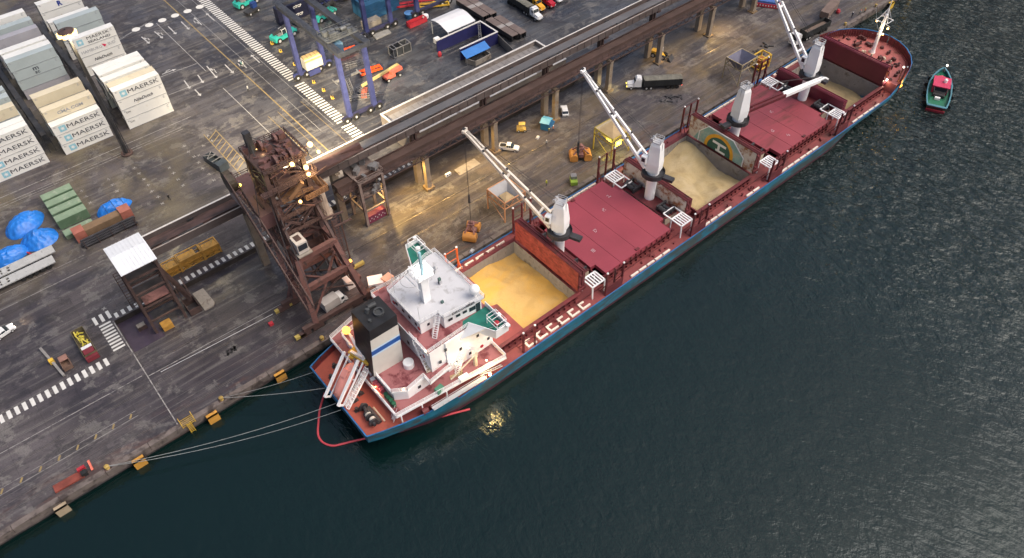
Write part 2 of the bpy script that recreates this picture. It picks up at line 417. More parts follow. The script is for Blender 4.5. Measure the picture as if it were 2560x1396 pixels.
def arrow(k, x, y, rz, L=4., curl=0):
    c, s_ = math.cos(rz), math.sin(rz)
    def T(a, b): return (x+c*a-s_*b, y+s_*a+c*b, .016)
    k._add([T(0, -.16), T(L-1.1, -.16), T(L-1.1, .16), T(0, .16)], [(0, 1, 2, 3)])
    k._add([T(L-1.1, -.6), T(L, 0), T(L-1.1, .6)], [(0, 1, 2)])
    if curl: k._add([T(L*.3, .16*curl), T(L*.55, .7*curl), T(L*.48, .95*curl), T(L*.2, .45*curl)], [(0, 1, 2, 3)]); k._add([T(L*.42, .45*curl), T(L*.72, 1.0*curl), T(L*.36, 1.15*curl)], [(0, 1, 2)])
D = R(-90); U = R(90)
arrow(k,45.6,136.3,-1.51,5.4,1)
arrow(k,49.8,136.5,-1.50,5.5,1)
arrow(k,54.2,136.6,-1.57,6.1,0)
arrow(k,58.4,136.5,-1.58,6.1,0)
arrow(k,62.4,130.4,1.55,5.8,1)
arrow(k,66.5,130.2,1.57,5.8,0)
arrow(k,66.1,99.6,1.57,5.5,0)
arrow(k,62.0,99.7,1.56,5.5,1)
arrow(k,58.0,105.5,-1.59,5.9,0)
arrow(k,42.2,112.8,-0.02,4.2,1)
arrow(k,45.7,105.7,-1.66,5.0,0)
arrow(k,49.8,105.7,-1.68,4.9,0)
arrow(k,53.7,108.2,-1.63,7.7,1)
arrow(k,46.1,99.5,-1.58,4.0,0)
k.build('lane_arrows', mat('dull_white_arrow_paint', (.42, .42, .42), .7, var=.15, stain=(.15, .14, .15), amt=.42, sscale=1.), kind='structure')
k = MB()
rr = random.Random(3)
for (x, y) in [(33.2, 74.9), (34.6, 71.8), (37.2, 74.7), (33.4, 72.1), (33.3, 69.2), (33.1, 66.4), (33.3, 77.7), (20.2, 77.7), (20.2, 75.0), (20.3, 72.1), (20.2, 69.3), (26.8, 72.1), (26.8, 69.5), (26.7, 66.5), (13.7, 75.2), (13.7, 77.9), (39.7, 77.7), (39.7, 75.1), (33.3, 60.4), (33.3, 63.2), (26.7, 63.6), (7.1, 78.0), (7.1, 75.2), (7.1, 72.4), (13.6, 72.2), (20.0, 66.5), (20.4, 63.6), (20.2, 60.7), (-2.4, 37.6)]:
    a = rr.uniform(0, 1.5)
    for t in (a, a+math.pi/2): line(k, (x-.5*math.cos(t), y-.5*math.sin(t)), (x+.5*math.cos(t), y+.5*math.sin(t)), .22)
k.build('painted_crosses', PWD, kind='structure')
# pale paint discs across the gate lanes
k = MB()
for (x, y) in [(46.0, 141.5), (50.1, 141.3), (54.3, 141.3), (58.5, 141.3), (62.6, 141.2), (66.7, 141.1)]: k._add([(x+1.25*math.cos(t*math.pi/10), y+1.25*math.sin(t*math.pi/10), .014) for t in range(20)], [tuple(range(20))])
k.build('painted_discs', PWD if False else PW, kind='structure')

# ================================================================== BULK CARRIER
HULLB = mat('weathered_blue_hull', (.010, .125, .20), .5, var=.35, scale=.25, stain=(.045, .062, .065), amt=.54, sscale=.28, stretch=(.35, 1, 1.3), fine=.4)
BLUER = mat('bright_blue_paint', (.02, .13, .33), .45, var=.25, stain=(.03, .07, .11), amt=.42)
BOOT = mat('dark_red_boot_topping', (.085, .018, .035), .6, var=.3, stain=(.05, .04, .035), amt=.4, sscale=.3)
DECKR = mat('worn_red_deck_paint', (.235, .055, .055), .55, var=.2, scale=.3, stain=(.12, .038, .034), amt=.48, sscale=.22, fine=.5)
DECKA = mat('house_top_deck_paint', (.33, .125, .13), .5, var=.12, scale=.3, stain=(.14, .025, .032), amt=.50, sscale=.42)
COAM = mat('oxide_red_steel', (.13, .022, .027), .6, var=.3, stain=(.06, .025, .022), amt=.45, sscale=.5, fine=.5)
COVP = mat('pink_red_hatch_paint', (.285, .045, .066), .5, var=.1, scale=.15, stain=(.25, .045, .06), amt=.42, sscale=.13, stretch=(.6, 3, 1), fine=.35)
COVP2 = mat('rust_streaked_hatch_paint', (.28, .050, .066), .5, var=.12, scale=.15, stain=(.13, .035, .03), amt=.50, sscale=.09, stretch=(.5, 2.2, 1), fine=.5)
COVM = mat('maroon_hatch_paint', (.145, .016, .032), .5, var=.15, scale=.3, stain=(.09, .015, .02), amt=.4, fine=.4)
INNER = mat('rusted_orange_red_panel', (.33, .058, .048), .6, var=.3, scale=.9, stain=(.17, .022, .018), amt=.52, sscale=.8, stretch=(1, .7, 1.6), fine=.7)
FLAKE = mat('flaking_white_on_rust', (.58, .52, .47), .6, var=.1, stain=(.26, .09, .035), amt=.53, sscale=.5, fine=.5)
HOLDG = mat('hold_coaming_grey', (.27, .25, .235), .7, var=.2, scale=.4, stain=(.13, .11, .09), amt=.45, sscale=.4, fine=.6)
GREEND = mat('green_bridge_deck_paint', (.015, .17, .13), .5, var=.2, stain=(.01, .11, .085), amt=.4)
SHIPW = mat('ship_white_paint', (.86, .87, .88), .4, var=.04, stain=(.60, .58, .56), amt=.34, sscale=.6)
ROOFW = mat('weathered_white_roof', (.58, .59, .62), .5, var=.06, scale=.3, stain=(.40, .40, .41), amt=.46, sscale=.5, fine=.3)
CREAM = mat('dirty_cream_paint', (.52, .46, .36), .55, var=.12, stain=(.3, .22, .14), amt=.4, sscale=.6)
FUNB = mat('funnel_black_soot', (.010, .011, .014), .55, var=.5, scale=.5, stain=(.03, .03, .032), amt=.4)
FUNS = mat('funnel_blue_band', (.01, .085, .33), .4, var=.08)
SOOT = mat('sooty_dark_side', (.05, .055, .06), .6, var=.3)
CY = -16.4; DK = 2.0
SHIP = thing('bulk_carrier', 'long blue hulled bulk carrier with red decks moored along the quay, four white cranes aboard', 'ship', (110, CY, WZ))
# -- hull
ST = [  # x, half breadth at deck, half breadth at water, deck edge z, top of plating z
    (22.5, 9.9, 5.5, 2., 3.6), (25, 10.8, 7.6, 2., 3.6), (29, 11.9, 10., 2., 3.5), (34, 12.8, 11.8, 2., 3.2), (40, 13.4, 13.2, 2., 3.0), (40.3, 13.4, 13.2, 2., 2.15), (46, 13.6, 13.6, 2., 2.15),
    (60, 13.7, 13.7, 2., 2.15), (80, 13.7, 13.7, 2., 2.15), (110, 13.7, 13.7, 2., 2.15), (140, 13.7, 13.7, 2., 2.15), (158, 13.7, 13.6, 2., 2.2), (167, 13.7, 12.6, 2., 2.3),
    (175, 13.6, 10.6, 2., 2.5), (182, 13.5, 8.0, 2.2, 2.9), (187, 13.1, 5.8, 3.6, 4.6), (190.5, 12.4, 4.1, 4.7, 6.4), (193.5, 11.2, 2.6, 4.8, 6.8), (196.3, 9.2, 1.2, 4.9, 6.9), (198.6, 6.5, .35, 4.95, 7.), (200.1, 3.5, .1, 5., 7.), (200.7, .25, .06, 5., 7.)]
def shrink(x): return x if x < 175 else x
def wl_x(x): return x if x < 160 else 160+(x-160)*.80
for nm, kind in (('hull', 0),):
    h = MB(); rows = []
    for (x, bd, bw, zd, zt) in ST:
        ring = []
        for sgn in (-1, 1):
            side = [(x, CY+sgn*(bd+.0), zt), (x, CY+sgn*bd, zd-.6), (x-(x-wl_x(x))*.45, CY+sgn*(bd*.55+bw*.45), .4*zd-.6), (wl_x(x)*.9+x*.1, CY+sgn*bw, -1.05), (wl_x(x), CY+sgn*bw*.97, WZ-.6)]
            if x < 23: side = [(x, CY+sgn*bd, zt), (x, CY+sgn*bd*.99, zd-.6), (x+1.2, CY+sgn*(bd*.9), .2), (x+3.2, CY+sgn*(bw+1), -1.05), (x+4.5, CY+sgn*bw, WZ-.6)]
            ring.append(side)
        rows.append(ring)
    n = len(ST)
    for si in (0, 1):
        b0 = len(h.v); h.v += [Vector(p) for r in rows for p in r[si]]
        for i in range(n-1):
            for j in range(4):
                q = [b0+i*5+j, b0+(i+1)*5+j, b0+(i+1)*5+j+1, b0+i*5+j+1]
                h.f.append(q if si == 0 else q[::-1]); h.m.append(1 if j == 3 else 0)
    # transom
    a, b = rows[0]
    for j in range(4):
        h.cm = 1 if j == 3 else 0; h._add([a[j], a[j+1], b[j+1], b[j]], [(0, 1, 2, 3)])
    h.cm = 2      # bright rail cap
    for si in (-1, 1):
        for i in range(n-1):
            (x0, b0_, _, _, t0), (x1, b1_, _, _, t1) = ST[i], ST[i+1]
            if x1-x0 < .5 and x0 < 100: continue
            h.bar((x0, CY+si*(b0_-.05), t0+.04), (x1, CY+si*(b1_-.05), t1+.04), .22, .14)
    h.bar((22.5, CY-9.9, 3.64), (22.5, CY+9.9, 3.64), .25, .14)
    h.build('hull', [HULLB, BOOT, BLUER], SHIP)
# -- main deck plating with hatch openings, poop and forecastle
HX = [(50.5, 73.0), (80.0, 101.2), (110.2, 128.8), (138.2, 159.2), (166.4, 182.4)]
HY0, HY1 = CY-9.75, CY+9.75
def bd_at(x):
    for a, b in zip(ST[:-1], ST[1:]):
        if a[0] <= x <= b[0]: return a[1]+(b[1]-a[1])*(x-a[0])/max(.01, b[0]-a[0])
    return .2
d = MB()
xs = sorted(set([22.55, 25, 29, 34, 40, 46, 60, 90, 120, 150, 167, 175, 182, 184.5]+[v for p in HX for v in p]))
for a, b in zip(xs[:-1], xs[1:]):
    hole = any(p[0] <= a and b <= p[1] for p in HX) and not (a < 50.6)
    if b <= 50.6 or not hole:
        d._add([(a, CY-bd_at(a)+.03, DK), (b, CY-bd_at(b)+.03, DK), (b, CY+bd_at(b)-.03, DK), (a, CY+bd_at(a)-.03, DK)], [(0, 1, 2, 3)])
    else:
        d._add([(a, CY-bd_at(a)+.03, DK), (b, CY-bd_at(b)+.03, DK), (b, HY0, DK), (a, HY0, DK)], [(0, 1, 2, 3)])
        d._add([(a, HY1, DK), (b, HY1, DK), (b, CY+bd_at(b)-.03, DK), (a, CY+bd_at(a)-.03, DK)], [(0, 1, 2, 3)])
d.build('main_deck', DECKR, SHIP)
FD = mat('forecastle_deck_paint', (.34, .10, .095), .6, var=.15, scale=.3, stain=(.20, .065, .05), amt=.45, sscale=.3, fine=.4)
d = MB(); up = [(184.6, 12.9)]+[(s[0], s[1]-.08) for s in ST if s[0] > 187]
pts = [(x, CY-b) for x, b in up]+[(x, CY+b) for x, b in up[::-1]]
d.prism(pts, 4.4, 4.8); d.box(184.6, 184.8, CY-12.9, CY+12.9, DK, 4.4)
d.build('forecastle_deck', FD, SHIP)
d = MB()       # inside ribs of the bow bulwark
for a, b in zip(ST[-7:-1], ST[-6:]):
    for si in (-1, 1):
        for t in (0, .2, .4, .6, .8):
            x = a[0]+(b[0]-a[0])*t; y = CY+si*(a[1]+(b[1]-a[1])*t-.12); ci = Vector((190, CY, 0)); v = (ci-Vector((x, y, 0))).normalized()
            d.bar((x, y, 6.7), (x+v.x*.7, y+v.y*.7, 4.8), .1, .1); d.bar((x, y, 4.8), (x, y, 6.8), .12)
        d.prism([(a[0], CY+si*(a[1]-.05)), (b[0], CY+si*(b[1]-.05)), (b[0], CY+si*(b[1]-.12)), (a[0], CY+si*(a[1]-.12))], 4.7, 6.85)
d.build('bow_bulwark', COAM, SHIP)
POOPD = mat('poop_deck_paint', (.36, .085, .06), .6, var=.12, scale=.3, stain=(.19, .05, .04), amt=.44, sscale=.25, fine=.4)
d = MB(); d.prism([(22.7, CY-9.7), (30, CY-11.8), (30, CY+11.8), (22.7, CY+9.7)], DK+.004, DK+.03); d.build('poop_deck', POOPD, SHIP)
d = MB()
for si in (-1, 1):
    for a, b in zip(ST[:4], ST[1:5]):
        d.prism([(a[0]+.15, CY+si*(a[1]-.12)), (b[0], CY+si*(b[1]-.12)), (b[0], CY+si*(b[1]-.2)), (a[0]+.15, CY+si*(a[1]-.2))], DK, 3.0 if a[0] > 30 else 3.4)
d.box(22.6, 22.7, CY-9.75, CY+9.75, DK, 3.5)
d.build('stern_bulwark', COAM, SHIP)
# -- coamings, hold walls and grain
for i, (a, b) in enumerate(HX):
    zt = 3.9; t = .32; c = MB()
    c.box(a-t, b+t, HY0-t, HY0, DK, zt); c.box(a-t, b+t, HY1, HY1+t, DK, zt); c.box(a-t, a, HY0, HY1, DK, zt); c.box(b, b+t, HY0, HY1, DK, zt)
    c.box(a-.6, b+.6, HY0-t-.55, HY0-t+.02, zt-.14, zt+.12); c.box(a-.6, b+.6, HY1+t-.02, HY1+t+.55, zt-.14, zt+.12)
    x = a
    while x < b:
        for y in (HY0-t-.25, HY1+t+.25): c.box(x, x+.14, y-.28, y+.28, DK, zt-.14)
        x += 1.45
    for y in (HY0-t-.62, HY1+t+.62): c.bar((a, y, zt-.75), (b, y, zt-.75), .12)
    c.build('hatch_coaming', COAM, SHIP)
    if i in (0, 2, 4):
        w_ = MB()
        for (p, q) in (((a, HY0), (b, HY0)), ((b, HY0), (b, HY1)), ((b, HY1), (a, HY1)), ((a, HY1), (a, HY0))):
            w_._add([(*p, -8), (*q, -8), (*q, zt-.02), (*p, zt-.02)], [(3, 2, 1, 0)])
        w_.v = [Vector((min(max(v.x, a+.02), b-.02), min(max(v.y, HY0+.02), HY1-.02), v.z)) for v in w_.v]
        x = a+1
        while x < b:
            for y in (HY0+.06, HY1-.06): w_.box(x, x+.1, y-.05, y+.05, 2.2, 3.5)
            x += 1.2
        y = HY0+1
        while y < HY1:
            w_.box(b-.1, b-.02, y, y+.1, 2.2, 3.5); y += 1.2
        w_.build('hold_wall', HOLDG, SHIP)
def grain_mat(nm, a, b, c2):
    m = bpy.data.materials.new(nm); m.use_nodes = True; nt = m.node_tree; p = nt.nodes['Principled BSDF']
    v = nd(nt, 'ShaderNodeNewGeometry').outputs['Position']
    c = _mix(nt, _ramp(nt, _noise(nt, v, .12, 6, .6, 1.), .42, .6), a, b)
    c = _mix(nt, _math(nt, 'MULTIPLY', _ramp(nt, _noise(nt, v, .3, 5, .65, .5), .52, .66), .6), c, c2)
    c = _mix(nt, _math(nt, 'MULTIPLY', _ramp(nt, _noise(nt, v, 6, 3, .7), .5, .8), .5), c, [x*.55 for x in a])
    nt.links.new(c, p.inputs['Base Color']); p.inputs['Roughness'].default_value = .9
    bb = nd(nt, 'ShaderNodeBump'); bb.inputs['Strength'].default_value = .5; bb.inputs['Distance'].default_value = .12
    nt.links.new(_noise(nt, v, 2.2, 8, .75), bb.inputs['Height']); nt.links.new(bb.outputs[0], p.inputs['Normal']); return m
GY = grain_mat('golden_grain', (.56, .33, .075), (.50, .33, .12), (.40, .25, .09))
GB = grain_mat('tan_grain', (.47, .36, .18), (.54, .43, .25), (.38, .28, .14))
GD = grain_mat('dull_tan_grain', (.38, .29, .15), (.34, .26, .14), (.28, .20, .10))
from mathutils import noise as mnoise
def heap(i, m, base, peaks, label):
    a, b = HX[i]; g = MB()
    def fn(u, v):
        x = a+.03+(b-a-.06)*u; y = HY0+.03+(HY1-HY0-.06)*v
        z = base+max([0]+[h-s*math.hypot((x-px)*1., (y-py)) for px, py, h, s in peaks])
        z += .7*mnoise.noise(Vector((x*.13, y*.13, i*5)))-.55*abs(mnoise.noise(Vector((x*.21, y*.21, i*7+2))))+.22*abs(mnoise.noise(Vector((x*.35, y*.35, i*9)))) + .06*mnoise.noise(Vector((x*1.2, y*1.2, i)))
        return (x, y, min(z, 3.6))
    g.grid(70, 60, fn); o = g.build('grain_heap', m, None, smooth=True, origin=((a+b)/2, CY, base)); tag(o, label, 'grain'); return o
heap(0, GY, .2, [(61, -14, 2.4, .16), (66, -23.5, 2.0, .22), (57, -20, 2.0, .2), (68, -12, 1.4, .3)], 'golden yellow grain filling the aftmost open hold beside the white deckhouse')
heap(2, GB, .0, [(127, -8.5, 3.0, .30), (121, -24.5, 2.2, .2), (112.5, -21, 2.2, .20), (120, -15, 1.0, .12)], 'tan grain filling the middle hold under the helideck marked cover')
heap(4, GD, -1.0, [(170, -14, 2.2, .2), (178, -24, 1., .2)], 'dull tan grain deep in the foremost hold near the bow')
# -- closed hatch covers
def closed(i, m, mk):
    a, b = HX[i]; z0, z1 = 4.02, 4.95; mid = (a+b)/2
    n = 1.5; y0, y1 = HY0-.75, HY1+.75
    c = MB()
    xs = [a-.5, (a+mid)/2, mid, (b+mid)/2, b+.5]
    for k, (p, q) in enumerate(zip(xs[:-1], xs[1:])):
        p += .03; q -= .03
        if k == 0: pts = [(p, y0+3.2), (p+1.3, y0+3.2), (p+1.3, y0), (q, y0), (q, y1), (p+1.3, y1), (p+1.3, y1-3.2), (p, y1-3.2)]
        elif k == 3: pts = [(p, y0), (q-1.3, y0), (q-1.3, y0+3.2), (q, y0+3.2), (q, y1-3.2), (q-1.3, y1-3.2), (q-1.3, y1), (p, y1)]
        else: pts = [(p, y0), (q, y0), (q, y1), (p, y1)]
        c.prism(pts, z0, z1+(.02 if k in (1, 2) else 0))
    o = c.build('hatch_cover', m, SHIP)
    e = MB(True); x = a
    while x < b:
        for y in (y0-.12, y1+.12): e.box(x, x+.35, y-.1, y+.1, 4.1, 4.75)
        x += 1.6
    for xx in (mid,):
        for y in (y0+.5, y1-.5): e.box(xx-.5, xx+.5, y-.3, y+.3, 4.99, 5.2)
    e.build('cleat', COAM, o)
    l = MB()
    rr = random.Random(i)
    for xx, yy in mk:
        for r_ in range(3):
            for q in range(3):
                if rr.random() < .75: l.box(xx-r_*.28, xx-r_*.28+.1, yy+q*.33, yy+q*.33+.2, 4.985, 4.99+.01)
    l.build('painted_marks', WHITE, o)
closed(1, COVP, [(98, -11), (94, -13.5), (88, -17), (83.5, -21)])
closed(3, COVP2, [(155, -13), (151, -15.5), (145, -20.5), (146.5, -24)])
# -- folded upright covers
def upright(x0, zt, face, sides, label=None, y0=HY0-.2, y1=HY1+.2, faceM=None, backM=None, zb=4.1):
    # a pair of folded panels standing at x0..x0+1.7 ; face = -1 sheet facing aft, +1 facing forward
    top = MB()
    top.box(x0, x0+.75, y0, y1, zb, zt); top.box(x0+1.0, x0+1.75, y0, y1, zb, zt-.1)
    y = y0+.8
    while y < y1:
        top.box(x0+.78, x0+.97, y, y+.25, zb+.4, zt-.3); y += 2.3
    top.bar((x0+.2, y0, zt+.06), (x0+.2, y1, zt+.06), .12); top.bar((x0+.6, y0, zt+.06), (x0+.6, y1, zt+.06), .12)
    top.bar((x0+1.5, y0, zt-.02), (x0+1.5, y1, zt-.02), .14)
    for yy in (y0, y1):
        top.box(x0-.1, x0+1.85, yy-.28, yy-.01 if yy == y0 else yy+.28, zb, zb+.7) if yy == y0 else top.box(x0-.1, x0+1.85, yy+.01, yy+.28, zb, zb+.7)
        for z in (zb+1.6, zt-1): top.box(x0+.1, x0+.5, yy-.45, yy+.45, z, z+.35)
    o = top.build('folded_hatch_cover', backM or COVM, SHIP)
    if faceM:
        f = MB()
        fx = x0-.03 if face < 0 else x0+1.78
        f.box(fx-.03, fx+.03, y0+.15, y1-.15, zb+.1, zt-.15)
        y = y0+.15+2.4
        while False: pass
        f.build('panel_face', faceM, o)
    return o
U5 = upright(73.5, 9.7, -1, None, faceM=INNER, backM=COAM)
U3a = upright(106.6, 8.3, -1, None, faceM=FLAKE, backM=COAM, y0=CY-9.2)
U3 = upright(129.3, 9.9, -1, None, faceM=None, backM=COAM)
U1a = upright(164.2, 7.4, 1, None, faceM=None, backM=COVM)
U1 = upright(182.7, 9.3, -1, None, faceM=COVM, backM=COVM)
# helideck painting on the raised cover of the middle hold
HG = mat('helideck_mottled_green', (.22, .38, .36), .6, var=.15, stain=(.42, .45, .40), amt=.52, sscale=.4, fine=.8)
HDG = mat('helideck_dark_green', (.012, .09, .075), .5, var=.12); HYL = mat('helideck_yellow_ring', (.66, .33, .02), .5, var=.12)
f = MB(); X = 129.24
def yz(pts, t=.012): f.ext([(X, y, z) for y, z in pts], (-t, 0, 0))
y0, y1 = HY0-.05, HY1+.05
f.cm = 0; f.box(X, X+.05, y0, y1, 4.15, 9.75)
f.cm = 1; yz([(CY-6.8, 4.2), (CY-4.2, 4.2), (CY+8.0, 4.2), (CY+8., 4.2), (CY+6.6, 7.2), (CY+4.2, 9.6), (CY-3.2, 9.6), (CY-6.8, 6.6)], .02)
f.cm = 2
oc = [(CY+6.6, 4.2), (CY+6.6, 7.0), (CY+4.2, 9.6), (CY-3.2, 9.6), (CY-6.8, 6.6), (CY-6.8, 4.2)]
for a, b in zip(oc[:-1], oc[1:]): f.bar((X-.03, *a), (X-.03, *b), .05, .22) if False else f.tube((X-.03, *a), (X-.03, *b), .14, n=6)
def disc(r, t, cy=CY+.3, cz=4.6):
    pts = [(cy+r*math.cos(math.pi*i/28), cz+r*math.sin(math.pi*i/28)) for i in range(29)]
    pts = [(y, max(z, 4.2)) for y, z in pts]+[(cy-r, 4.2), (cy+r, 4.2)]
    yz(pts, t)
f.cm = 3; disc(4.35, .05); f.cm = 4; disc(3.45, .08)
f.cm = 2
f.box(X-.11, X-.02, CY-1.7, CY+2.3, 6.2, 6.85); f.box(X-.11, X-.02, CY+.0, CY+.65, 4.9, 6.2); f.box(X-.11, X-.02, CY-1.7, CY+1.1, 4.35, 4.9)
f.build('helideck_painting', [FLAKE, HG, WHITE, HYL, HDG], U3)
# -- masthouses between the hatches, pale corrugated ends
for xc, a, b in ((76.9, 75.6, 79.2), (105., 102.6, 106.3), (133.9, 131.6, 137.4), (162, 160.4, 164.0)):
    o = MB().box(a, b, CY-7.2, CY+7.2, DK, 4.3).build('masthouse', CREAM, SHIP)
    r_ = MB(); r_.box(a-.1, b+.1, CY-7.3, CY-2.2, 4.3, 4.42); r_.box(a-.1, b+.1, CY+2.2, CY+7.3, 4.3, 4.42); r_.box(a-.1, b+.1, CY-2.2, CY+2.2, 4.3, 4.38)
    r_.build('roof', COAM, o)
    rb = MB(); y = CY-7.
    while y < CY+7: rb.box(a-.09, a-.005, y, y+.12, DK, 4.25); y += .7
    rb.build('ribs', CREAM, o)
    wn_ = MB()      # winches and gear
    rr = random.Random(int(xc))
    for yy in (CY-5.4, CY+4.6):
        wn_.cut(); wn_.tube((a+.9, yy-1, 5.1), (a+.9, yy+1, 5.1), .55, n=12); wn_.tube((a+2.1, yy-1.1, 5.0), (a+2.1, yy+.9, 5.0), .5, n=12)
        wn_.box(a+.3, b-.4, yy+1.1, yy+1.5, 4.42, 5.7); wn_.box(a+.3, b-.4, yy-1.5, yy-1.2, 4.42, 5.5)
        for _ in range(5): wn_.rbox(a+rr.uniform(.4, 2.6), yy+rr.uniform(-2, 2), 4.42, .4, .5, rr.uniform(.4, 1.1))
    wn_.build('winch_gear', DARK, o)
# -- deck cranes
def crane(xc, ang, boom, hk=None, dark=False, zring=11.2, ztop=20.6, white2=SHIPW):
    o = MB().lathe((xc, CY, DK), [(1.35, 0), (1.15, 2.4), (1.15, zring-DK-.4), (1.7, zring-DK)], 20).build('deck_crane', white2, SHIP, smooth=False)
    r_ = MB(); r_.lathe((xc, CY, zring), [(1.7, 0), (2.6, .0), (2.6, .5), (1.7, .5)], 24)
    r_.wall([(xc+2.6*math.cos(t*math.pi/9), CY+2.6*math.sin(t*math.pi/9)) for t in range(18)], zring, zring+1.1, .05, True)
    c, s_ = math.cos(ang), math.sin(ang)
    r_.rbox(xc-c*3.6, CY-s_*3.6, zring, 2.6, 1.4, .7, ang)
    r_.build('slewing_platform', DARK, o)
    h = MB(); T = Matrix.Translation((xc, CY, 0)) @ Matrix.Rotation(ang, 4, 'Z'); h.T = T
    zb = zring+.5
    h.lathe((0, 0, zb), [(1.35, 0), (1.35, 1.0)], 16)
    pts = [(-1.35, -1.15), (1.0, -1.4), (1.5, -.8), (1.5, .8), (1.0, 1.4), (-1.35, 1.15)]
    def ringz(k, z): return [(x*k, y*k, z) for x, y in pts]
    h._add(ringz(1.1, zb+1.0)+ringz(1.15, zb+3)+ringz(.84, ztop-1.2)+ringz(.6, ztop-.4), [tuple(range(5, -1, -1))]+[(k*6+i, k*6+(i+1) % 6, (k+1)*6+(i+1) % 6, (k+1)*6+i) for k in range(3) for i in range(6)]+[(18, 19, 20, 21, 22, 23)])
    hs = h.build('crane_house', [SHIPW], o)
    g = MB(); g.T = T
    g.box(-1.0, .9, -.9, .9, ztop-.4, ztop-.25); g.rail([(-1.0, -.9, ztop-.25), (.9, -.9, ztop-.25), (.9, .9, ztop-.25), (-1, .9, ztop-.25)], .95, closed=True, r=.04)
    for yy in (-.5, .5): g.tube((1.2, yy-.18, ztop-.1), (1.2, yy+.18, ztop-.1), .42, n=12)
    g.bar((-1.2, 0, zb+1), (-1.2, 0, ztop), .1)
    g.build('top_sheaves', GALV, o)
    cb = MB(); cb.T = T; cb.box(1.2, 2.4, 1.1, 2.3, zb+3.2, zb+5.1); cb.cm = 1; cb.box(2.38, 2.45, 1.2, 2.2, zb+3.7, zb+4.9); cb.box(1.4, 2.2, 2.28, 2.34, zb+3.8, zb+4.8)
    cb.build('cab', [SHIPW, GLASS], o)
    # boom: twin legs meeting at the head
    root = T @ Vector((1.5, 0, zb+1.6)); tip = Vector(boom); d_ = (tip-root).normalized(); sd_ = d_.cross(Vector((0, 0, 1))).normalized()
    return o, root, tip, d_, sd_, T
def twin_boom(o, root, tip, d_, sd_, m, T, ztop):
    b = MB(); L = (tip-root).length; sp = 1.45
    for k in (-1, 1):
        a0 = root+sd_*sp*k; a1 = root+d_*L*.84+sd_*k*.42; b.bar(a0, a1, .55, .62, .45)
        b.bar(a1, tip+sd_*k*.22, .45, .5)
    for t in (.14, .52, .8):
        w_ = sp+(.42-sp)*t/.84; b.bar(root+d_*L*t-sd_*w_, root+d_*L*t+sd_*w_, .42, .42)
    b.bar(tip-sd_*.75, tip+sd_*.75, .5, .6)
    jb = b.build('boom', m, o)
    e = MB()
    for k in (-1, 1):
        for t in (.05, .3, .55, .78):
            w_ = sp+(.42-sp)*t/.84; p = root+d_*L*t+sd_*k*w_; e.rbox(p.x, p.y, p.z+.3, .35, .35, .35)
    for k in (-.2, .2): e.tube(tip+d_*.2+sd_*(k-.1), tip+d_*.2+sd_*(k+.1), .42, n=10)
    p0 = T @ Vector((1.2, 0, ztop))
    e2 = MB()
    for k in (-.45, -.25, .25, .45): e2.tube(p0+sd_*k, tip+d_*-.6+sd_*k*.6+Vector((0, 0, .35)), .032, n=4)
    e.build('boom_fittings', DARK, o); e2.build('luffing_wires', DARK, o)
CB = mat('crane_boom_cream', (.68, .62, .54), .45, var=.06, stain=(.5, .34, .2), amt=.34)
c1 = crane(77.2, math.atan2(20, -7.8), (69.4, 3.6, 29.6), ztop=20.0); twin_boom(*c1[:5], CB, c1[5], 20.0)
c2 = crane(105., math.atan2(18.2, -5.4), (99.6, 1.8, 31.0)); twin_boom(*c2[:5], SHIPW, c2[5], 20.6)
c4 = crane(162., math.atan2(21, -1.6), (161.2, 6.0, 36.0)); twin_boom(*c4[:5], SHIPW, c4[5], 20.6)
c3 = crane(134., math.atan2(-3.3, 30), (164.3, -19.8, 11.6), ztop=20.9)
# crane 3's boom lies stowed on its rest
o, root, tip, d_, sd_, T = c3
b = MB(); L = (tip-root).length; pm = root+d_*L*.47
b.bar(root-sd_*.5, pm-sd_*.5, .45, .8); b.bar(root+sd_*.5, pm+sd_*.5, .45, .8); b.bar(root+d_*3, pm, .6, .2)
b.cm = 1; b.bar(pm-sd_*.5, tip-d_*1.5-sd_*.35, .45, .8); b.bar(pm+sd_*.5, tip-d_*1.5+sd_*.35, .45, .8); b.bar(tip-d_*1.7, tip+Vector((.5, 0, -.9)), .9, .8); b.bar(pm, tip-d_*2, .6, .2)
BOOMR = mat('maroon_boom_flaking_white', (.10, .012, .018), .55, var=.2, stain=(.55, .5, .48), amt=.385, sscale=.9)
b.build('boom', [BOOMR, SHIPW], o)
e = MB(); e.tube(T @ Vector((1.2, 0, 20.4)), tip-d_*1+Vector((0, 0, .6)), .035, n=4); e.tube(T @ Vector((1.2, .3, 20.4)), tip-d_*1+Vector((0, .3, .6)), .035, n=4); e.build('luffing_wires', DARK, o)
# spare block resting by the boom: timber stanchions
def stanch(x, side, zt=9.6, n=3, sp=2.0, m=COAM):
    s_ = MB(); y = CY+side*13.1
    for i in range(n): s_.bar((x+i*sp, y, DK), (x+i*sp, y, zt), .3 if i != 1 else .22, .42)
    s_.bar((x, y, zt-.2), (x+(n-1)*sp, y, zt-.2), .12); s_.bar((x, y, zt-3), (x+(n-1)*sp, y, zt-3), .1)
    s_.bar((x, y, DK), (x, y-side*2.2, DK), .3, .1)
    for i in (0, n-1): s_.bar((x+i*sp, y, zt-3.4), (x+i*sp, y-side*1.6, DK), .16)
    o = s_.build('stanchion_frame', m, SHIP)
    l = MB(True)
    for i in (0, n-1): l.ball((x+i*sp, y, zt+.15), .24, 8, 5)
    l.build('white_cap', SHIPW, o)
for x in (56.2, 78.4, 104.6, 132.0, 158.6): stanch(x, -1, 8.6, 3, 2.3) if x > 57 else stanch(x, -1, 8.0, 2, 2.9)
for x in (75.6, 101.5, 130.6, 158.4): stanch(x, 1, 9.6, 3, 2.5)
stanch(57.2, 1, 8.0, 2, 3.0, ORANGE); stanch(186.2, -1, 9.6, 1)
